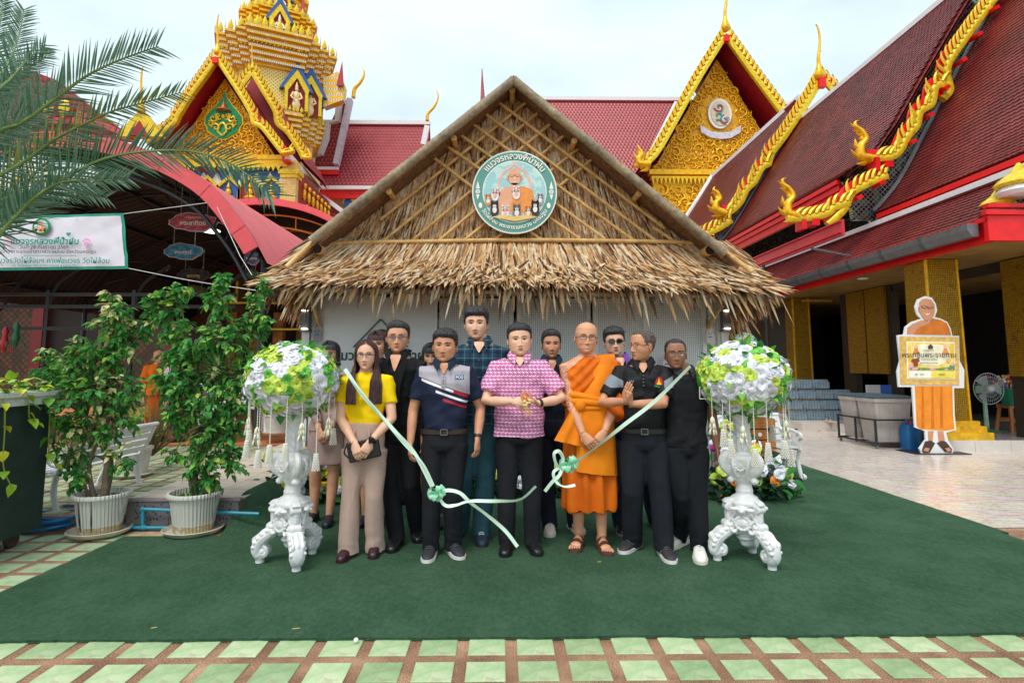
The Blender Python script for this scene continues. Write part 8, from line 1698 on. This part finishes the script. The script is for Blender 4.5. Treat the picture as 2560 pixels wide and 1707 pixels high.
# -- 5 man in pink print shirt, scissors in hand
def cowp(g):
    u, v_ = g.x / .031, g.z / .027; r = v_.fl(); uu = (u + (r * .37).fr() * .6).fr(); vv = v_.fr(); a, b_ = (uu - .5).abs(), (vv - .5).abs(); n = (r * .5).fr() > .25
    blob = (a * a * 4.2 + b_ * b_ * 5.2 < .98); eyes = (((a - .2) * (a - .2) + (vv - .62) * (vv - .62) * 1.0) < .008); mouth = ((a * a * 9 + (vv - .34) * (vv - .34) * 26) < .30); k = g.mix(blob, c(238, 206, 228), g.mix((g.noise(40, 2) > .5), c(186, 70, 146), c(164, 52, 130))); k = g.mix(blob * eyes, k, c(250, 226, 240)); return g.mix(blob * mouth, k, c(216, 128, 182))
COWP = cloth('cow_print_shirt', (220, 130, 190), f=cowp, rough=.7)
def ex5(t, q):
    h = q['h']; m, T = watch(q, h); m.build('watch', SHB, t, 50, world=False); r = Vector(q['root']); p = q['W'][0] + Vector((.085, -.075, .0)); s = thing('scissors', 'gold handled ceremonial scissors in the right hand of the man in pink', 'scissors', r + p)
    m = MB(); m.prism([(-.004, .0), (.004, .0), (.010, -.10), (.0, -.115)], .004, T=Matrix.Rotation(-.25, 4, 'Y')); m.prism([(-.004, 0), (.004, 0), (.004, -.10), (-.006, -.115)], .004, T=TR(0, -.005, 0) @ Matrix.Rotation(.05, 4, 'Y')); m.build('blade', M('blade_gold', c(230, 180, 80), .25, .7), s, 30, world=False)
    for k, a in enumerate((-.35, .35)): m = MB(); m.tube([(.03 * math.sin(a) * 1.6 + .020 * math.cos(b), .0, .045 + .030 * math.sin(b)) for b in np.linspace(0, 2 * PI, 18)], .006, 6); m.build('handle', M('handle_orange', c(232, 140, 50), .35), s, world=False)
    m = MB(); [m.ball((random.gauss(0, .014), -.012, random.gauss(.0, .02)), .009, 6) for _ in range(9)]; m.build('flower_tie', M('tie_yellow', c(244, 216, 150), .6), s, world=False)
person('man in pink printed short sleeved shirt holding gold scissors', 1300, 1383, 808, dict(hair='short', jaw=1.10, wide=1.07, size=1.03, yaw=.04, tilt=-.03, brow=.9), skin='fair', feet=((1268, 1386), (1334, 1384)), wr=((-.045, -.275, 1.135), (.125, -.26, 1.12)), pole=((-1, .25, -.55), (1, .25, -.55)), hands=(dict(d=(1, -.35, .05), n=(-.3, -.9, .4), curl=.85, side=1), dict(d=(-.75, -.45, .32), n=(.1, .35, -1), curl=.18, side=1)),
       top_=dict(mat=COWP, hem=.487, sleeve=.80, slr=.044, infl=.026, belly=.012, flare=1.06, collar=dict(open=18, vee=.03, placket=.52, pmat=COWP)), legs=dict(mat=BLK2), shoes=dict(mat=SHB, L=.28, y=(-.12, .2)), extra=ex5, build=1.08)
# -- 6 older man in navy polo behind
person('older man in plain navy polo standing behind the pink shirted man and the monk', 1384, 1338, 825, dict(hair='comb', jaw=.92, wide=.95, brow=.9), skin='brown', feet=((1378, 1338), (1440, 1332)), wr=((-.21, .05, .85), (.2, .05, .86)), top_=dict(mat=NAVY, hem=.49, sleeve=.75, collar=dict(open=20, vee=.04, mat=cloth('collar_teal', (22, 46, 62)))), legs=dict(mat=cloth('jeans_dark', (30, 34, 48))), shoes=dict(mat=M('sneaker_cream', c(206, 196, 186), .6), sole=M('sole_cream', c(226, 214, 200)), L=.28, y=(-.1, .25), lace=SOLW, name='sneaker'))
# -- 7 monk
def robe_mat(n, k, k2, sc): return M(n, c(*k), .75, bump=.5, bs=300, bd=.004, spec=.3, f=lambda g: g.ramp(g.noise(5, 4, sc), [(.3, c(*k2)), (.65, c(*k))]))
RO, RO2 = robe_mat('robe_orange', (226, 112, 6), (190, 80, 2), (1, 1, .3)), robe_mat('robe_saffron', (240, 140, 14), (222, 116, 8), (1, 1, 1))
def ex7(t, q):
    h = q['h']; el = q['el']; W_, E_, sh = q['W'], q['E'], q['sh']
    def shell(rings, name, mat, cut=None, fold=None, vox=.0095, tubes=(), smooth=2):
        m = MB(); 
        if rings: m.loft(rings)
        for P, R_ in tubes: m.tube(P, R_, 16)
        v, f, nn = remesh(m, vox, smooth)
        if fold: v = v + nn * np.array([fold(*p) for p in v])[:, None]
        if cut: keep = np.array([cut(*p) for p in v]); f = [k for k in f if all(keep[i] for i in k)]
        o = MB(); o.add(v, f); return o.build(name, mat, t, 180, world=False)
    # under robe: skirt with vertical folds and a wrapped edge
    def fold(x, y, z): a = math.atan2(y, x); return .014 * math.sin(a * 9 + 2.5 * mnoise.noise((a, z * 1.2, 3))) * min(1, max(.2, (1.0 - z) * 2.2)) - .022 * abs(mnoise.noise((x * 6 + z * 2, y * 4, z * 2.2))) + (.010 if abs(x - .05 - .04 * (1 - z)) < .012 and y < 0 else 0)
    shell([el(z, w, d, -.004, 30) for z, w, d in ((.165, .118, .090), (.19, .122, .092), (.30, .120, .090), (.42, .116, .086), (.52, .112, .082), (.60, .105, .078), (.64, .098, .072))], 'under_robe', RO, None, fold)
    # upper robe over the left shoulder, bare right shoulder
    ln = lambda x: 1.375 + (x + .17) * .80
    def fold2(x, y, z): return -.024 * abs(mnoise.noise((x * 6 - z * 5, y * 3, z * 7 + x * 6))) + .007 * math.sin((z - x * .8) * 75 + 3 * mnoise.noise((x * 4, z * 4, 1)))
    shell([el(z, w + .010, d + .011, y, 28) for z, w, d, y in ((.60, .098, .070, 0), (.65, .098, .068, 0), (.72, .106, .070, 0), (.77, .110, .066, 0), (.80, .108, .060, .003), (.82, .092, .052, .006), (.838, .07, .046, .006), (.848, .05, .042, .005))], 'upper_robe', RO, lambda x, y, z: z < ln(x) and not (x * x + (y - .01) ** 2 < .066 ** 2 and z > .82 * h) and (x > -.20 or z < 1.2), fold2)
    # draped sleeve over the left arm
    s1, e1, w1 = sh[1], E_[1], W_[1]
    def fold3(x, y, z): return -.034 * abs(mnoise.noise((x * 5, y * 5, z * 8 + x * 7))) + .009 * math.sin(z * 60 + x * 40)
    shell(None, 'sleeve_drape', RO, None, fold3, tubes=(([s1 + Vector((-.06, 0, .02)), s1 + Vector((.015, 0, 0)), s1.lerp(e1, .5) + Vector((.03, -.01, 0)), e1 + Vector((.025, .0, .0)), e1.lerp(w1, .38) + Vector((.02, .0, -.035))], [.070, .088, .104, .112, .075]),))
    # folded shoulder cloth, flat band
    P = [(.125, .10, 1.40), (.128, .03, .855 * h), (.122, -.06, .845 * h), (.095, -.135, 1.36), (.055, -.165, 1.22), (.02, -.168, 1.115)]; Q = bez(P, 40); V = []
    for i, p in enumerate(Q):
        tt = Q[min(i + 1, len(Q) - 1)] - Q[max(i - 1, 0)]; tt /= np.linalg.norm(tt); k = i / (len(Q) - 1); wd = .16 + .05 * k
        sd = np.array((1, 0, .12)); sd -= tt * (sd @ tt); sd /= np.linalg.norm(sd)
        for j in np.linspace(-.5, .5, 7): V.append(p + sd * wd * j + np.array((0, .055 * (abs(j) * 2) ** 2 * min(1, k * 2) - .004 - .003 * math.sin(j * 30), -.02 * (j + .5) * (1 - k))))
    m = MB(); m.sheet(V, len(Q), 7); m.sheet([p + np.array((0, .014, -.004)) for p in V], len(Q), 7); m.build('shoulder_cloth', RO2, t, 180, world=False)
    # waist wrap with its knot and hanging flap
    for dz, r in ((0, .034), (.040, .028), (-.035, .024)):
        a = np.linspace(0, 2 * PI, 40); m = MB(); m.tube([(.190 * math.cos(b), -.012 + .148 * math.sin(b), 1.115 + dz + .02 * math.cos(b) * -1 + .008 * math.sin(b * 3 + dz * 50)) for b in a], r, 8); m.build('waist_wrap', RO2, t, 180, world=False)
    m = MB(); m.ball((-.085, -.165, 1.10), (.045, .03, .05), 10); m.build('knot', RO2, t, world=False)
    V = []
    for i in range(14):
        k = i / 13; cx_ = -.10 - .075 * k; z = 1.09 - .275 * k; wd = .08 + .15 * k
        for j in range(9): u = j / 8 - .5; V.append((cx_ + u * wd, -.165 - .035 * k + .016 * math.sin(u * 14 + k * 2) * (.4 + k) + .02 * abs(u), z - .012 * math.sin(u * 3.1) - .02 * u * k))
    m = MB(); m.sheet(V, 14, 9); m.sheet([(x, y + .008, z) for x, y, z in V], 14, 9); m.build('hanging_flap', RO2, t, 180, world=False)
    V = []
    for i in range(16):
        k = i / 15; z = 1.06 - .48 * k
        for j in range(11): u = j / 10 - .5; a = u * 1.9 + .35; V.append(((.196 + .020 * k) * math.sin(a), -(.162 + .018 * k) * math.cos(a) - .012 - .007 * math.sin(u * 26) * (.3 + k), z - .05 * u * k))
    m = MB(); m.sheet(V, 16, 11); m.build('front_panel', RO2, t, 180, world=False)
    # bare feet in brown sandals
    for i in (0, 1):
        yw = (-.35, .12)[i]; T = TR(*(q['F'][i] + Vector((0, .02, 0)))) @ rotz(yw); m = MB(); m.loft([[(w * sx, y, z) for sx in (-1, 1) for z in ((0, .022) if sx > 0 else (.022, 0))] for y, w in ((.10, .030), (.06, .040), (-.02, .040), (-.10, .052), (-.15, .048), (-.175, .026))], T=T); so = m.build('sandal', LTHB, t, 40, world=False)
        m = MB(); m.loft([[(w * math.cos(a), y, .024 + hgt * (.5 + .5 * math.sin(a))) for a in np.linspace(0, 2 * PI, 12, endpoint=False)] for y, w, hgt in ((.085, .024, .06), (.05, .032, .085), (0, .034, .075), (-.05, .040, .05), (-.10, .043, .034), (-.125, .036, .022))], T=T)
        for k in range(5): x = (-.034, -.018, -.002, .014, .032)[k] * (1 if i == 0 else -1) * -1; r = .0085 if k < 4 else .012; m.tube([T @ Vector((x * .9, -.10, .036)), T @ Vector((x * 1.02, -.128 - .010 * k * (.5), .034)), T @ Vector((x * 1.04, -.142 - .008 * k, .028))], [r, r, r * .7], 7)
        m.build('foot', q['sk'], t, 180, world=False); m = MB()
        for y0, y1, z in ((-.055, -.10, .062), (-.01, -.04, .088)): m.sheet([(.048 * math.cos(a), (y0 if j else y1), .018 + z * math.sin(a)) for j in (0, 1) for a in np.linspace(0, PI, 10)], 2, 10, T=T)
        m.build('strap', LTHB, so, 180, world=False)
LTHB = M('sandal_brown', c(92, 62, 52), .6)
person('smiling bald monk in orange robes and round glasses', 1482, 1381, 806, dict(hair=None, smile=1, wide=1.0, jaw=1.02, glasses=(1.0, .088, .064, M('frame_brown', c(70, 44, 34), .3), CLR), brow=.7, yaw=.0, tilt=.05), skin='monk', feet=((1452, 1377), (1512, 1384)), wr=((-.075, -.215, .89), (.085, -.215, .905)), pole=((-1, .6, 0), (1, .5, 0)), hands=(dict(d=(.6, -.3, -.8), n=(-.3, -1, .1), curl=.6), dict(d=(-.65, -.35, -.8), n=(.3, -1, .1), curl=.65)),
       top_=dict(bare=True, robe=True), legs=dict(bare=True, robe=True), extra=ex7, build=1.08, hx=-.015)
# -- 8 man in sunglasses and purple collar
person('man in dark sunglasses with purple collared black shirt behind the monk', 1560, 1336, 818, dict(hair='flat', jaw=1.04, wide=1.03, glasses=(.65, .108, .066, GLB, SUN), yaw=-.05, tilt=-.05), skin='fair', feet=((1560, 1337), (1650, 1322)), wr=((-.2, .05, .85), (.21, .05, .85)), top_=dict(mat=BLK, hem=.48, sleeve=.75, collar=dict(open=22, vee=.05, mat=cloth('collar_purple', (118, 72, 170)))), legs=dict(mat=cloth('jeans_blue', (40, 52, 74), var=.3, vs=8)), shoes=dict(mat=SHB, sole=SOLG, L=.28, name='sneaker'), hx=-.035)
# -- 9 man turned to the left, hands together
def gsh(g): return g.mix((g.x.abs() > .150) * (g.z > 1.235) * ((g.z - 1.235 - (g.x.abs() - .15) * .55).abs() < .052), c(21, 22, 26), c(128, 138, 148))
def gsh2(g): return g.mix((g.z < 1.125) * (g.z > 1.095) * (g.x.abs() > .16), gsh(g), c(128, 138, 148))
POB = cloth('black_grey_polo', (26, 27, 31), f=gsh2, rough=.6)
def ex9(t, q):
    y = q['fy'](.11, 1.27) - .006; T = TR(.112, y, 1.27)
    for nm, P, mt in (('logo_red', [(.0, .050), (.016, .042), (.026, .02), (.030, -.005), (-.030, -.005), (-.022, .025)], M('logo_red', c(190, 30, 44), .5)), ('logo_spire', [(0, .042), (.006, .015), (.020, -.010), (-.020, -.010), (-.006, .015)], M('logo_yellow', c(244, 196, 30), .5)), ('logo_arc', [(-.036, -.008), (-.030, -.022), (0, -.032), (.030, -.022), (.036, -.008), (.026, -.016), (0, -.022), (-.026, -.016)], M('logo_green', c(30, 150, 100), .5))):
        m = MB(); m.prism(P, .002, T=T @ TR(0, -.002 * ('spire' in nm), 0)); m.build(nm, mt, t, None, world=False)
    y2 = q['fy'](-.09, 1.28) - .005; m = MB()
    for a, b in (((-.104, 1.295), (-.094, 1.272)), ((-.094, 1.272), (-.088, 1.295)), ((-.088, 1.295), (-.080, 1.272)), ((-.080, 1.272), (-.070, 1.297))): m.bar((a[0], y2, a[1]), (b[0], y2, b[1]), .004, .003)
    m.build('logo_mark', M('logo_grey', c(150, 152, 158), .5), t, world=False)
person('man in rimless glasses turned aside with hands clasped, black polo with grey shoulders', 1628, 1396, 824, dict(hair='buzz', hmat=HAIRG, jaw=.95, nose=1.15, glasses=(.8, .075, .050, GLM, CLR), yaw=-.92, brow=.6), yaw=-.22, skin='brown', feet=((1590, 1382), (1672, 1402)), wr=((-.135, -.30, 1.145), (-.095, -.285, 1.125)), pole=((-1, .3, -.7), (1, .1, -.5)), hands=(dict(d=(.25, -.35, .95), n=(-.6, -.8, 0), curl=.15, side=-1), dict(d=(-.15, -.35, .95), n=(.9, -.5, 0), curl=.2, side=1)),
       top_=dict(mat=POB, hem=.545, sleeve=.80, slr=.041, infl=.020, belly=.010, flare=.95, collar=dict(open=18, vee=.03, placket=.74, pmat=BLK)), legs=dict(mat=cloth('trouser_charcoal', (30, 33, 41), var=.15), waist=.555, belt=M('belt_black', c(26, 24, 26), .4), r=(.062, .060, .052, .049, .047)), shoes=dict(mat=M('sneaker_char', c(52, 48, 52), .6), sole=SOLW, L=.285, y=(-.5, .25), lace=M('lace_dark', c(70, 70, 76)), swoosh=SOLW, name='sneaker'), extra=ex9, build=1.04)
# -- 10 dark skinned man at the right end
def ex10(t, q):
    p = Vector((.118, q['fy'](.118, 1.20) - .006, 1.20)); m = MB()
    for dx, dz, w, h_ in ((0, .042, .085, .005), (0, -.042, .085, .005), (-.042, 0, .005, .085), (.042, 0, .005, .085)): m.box(p + Vector((dx, 0, dz)), (w, .004, h_))
    m.build('patch', M('patch_white', c(226, 226, 226), .6), t, world=False)
    text('WA', .036, TR(0, 0, 0), M('patch_white', c(226, 226, 226)), t, 'lettering', .001, .001).location = Vector(wloc(t)) + p + Vector((0, -.002, .005))
person('older dark skinned man in black shirt, black trousers and white sneakers', 1735, 1400, 846, dict(hair='buzz', hmat=HAIRB, jaw=.96, wide=1.0, nose=1.15, glasses=(.7, .080, .050, GLM, CLR), yaw=-.12), yaw=-.06, skin='deep', feet=((1712, 1372), (1762, 1404)), wr=((-.2, .05, .80), (.232, -.03, .77)), hands=({}, dict(d=(.05, -.15, -1), n=(1, -.45, 0), curl=.5)), top_=dict(mat=BLK, hem=.49, sleeve=.62, slr=.042, infl=.02, collar=dict(open=20, mat=cloth('collar_pattern', (50, 52, 62), var=.5, vs=60))), legs=dict(mat=cloth('cargo_black', (24, 26, 33), var=.2), r=(.062, .060, .052, .047, .040), wr=1.5), shoes=dict(mat=M('sneaker_white', c(226, 224, 220), .5), sole=M('sole_offwhite', c(222, 216, 206)), L=.29, y=(-.75, -.2), swoosh=M('mark_navy', c(24, 30, 46)), lace=SOLW, name='sneaker'), extra=ex10, hx=-.06)
# -- 11..13 women partly hidden behind
SHN = M('shoe_navy', c(34, 34, 48), .4)
person('woman in mauve skirt suit hidden behind the left flower ball', 802, 1314, 852, dict(fem=True, hair='bob', wide=.94, jaw=.9), skin='tan', feet=((772, 1312), (812, 1318)), wr=((-.02, -.185, .83), (.06, -.185, .835)), pole=((-1, .5, 0), (1, .5, 0)), hands=(dict(d=(.45, -.25, -1), n=(-.3, -1, 0), curl=.6), dict(d=(-.45, -.25, -1), n=(.3, -1, 0), curl=.6)), top_=dict(mat=MAUVE, hem=.50, sleeve=1.75, slr=.034, infl=.012, name='blazer', flare=1.08, collar=dict(open=24, vee=.08, vmat=M('blouse_white', c(230, 226, 228)))), legs=dict(bare=True, mat=MAUVE, skirt=.315), shoes=dict(mat=SHN, L=.24, name='pump'), build=.9, group=None)
person('woman with dark hair half hidden behind the woman in yellow', 926, 1318, 826, dict(fem=True, hair='bun', hmat=HAIRR, wide=.95, jaw=.92, pitch=.05), skin='tan', feet=((905, 1318), (945, 1316)), top_=dict(mat=MAUVE, hem=.50, sleeve=1.85, slr=.034, infl=.012, name='blazer'), legs=dict(bare=True, mat=MAUVE, skirt=.315), shoes=dict(mat=SHN, L=.24, name='pump'), build=.9)
person('woman with fringe peeping out between the black jacket and the striped polo', 1070, 1322, 856, dict(fem=True, hair='bun', wide=.95, jaw=.92, pitch=.18), skin='tan', feet=((1050, 1320), (1092, 1322)), top_=dict(mat=MAUVE, hem=.50, sleeve=1.85, slr=.034, infl=.012, name='blazer'), legs=dict(bare=True, mat=MAUVE, skirt=.315), shoes=dict(mat=SHN, L=.24, name='pump'), build=.9)
# -- two people far back between the potted trees
person('monk in orange robe far back between the potted trees', 372, 1104, 875, dict(hair=None, wide=1.0), yaw=.9, skin='brown', z0=.13, top_=dict(mat=RO, hem=.50, sleeve=.9, slr=.05, infl=.03, name='robe_top', flare=1.1), legs=dict(bare=True, mat=RO, skirt=.10), shoes=dict(mat=LTHB, name='sandal', L=.25))
person('person in white patterned shirt and dark jeans far back behind the right potted tree', 408, 1106, 880, dict(hair='short'), yaw=-1.2, skin='tan', z0=.13, top_=dict(mat=cloth('white_pattern', (206, 196, 206), var=.4, vs=30), hem=.5, sleeve=.8), legs=dict(mat=cloth('jeans_back', (38, 44, 66))), shoes=dict(mat=SHB))
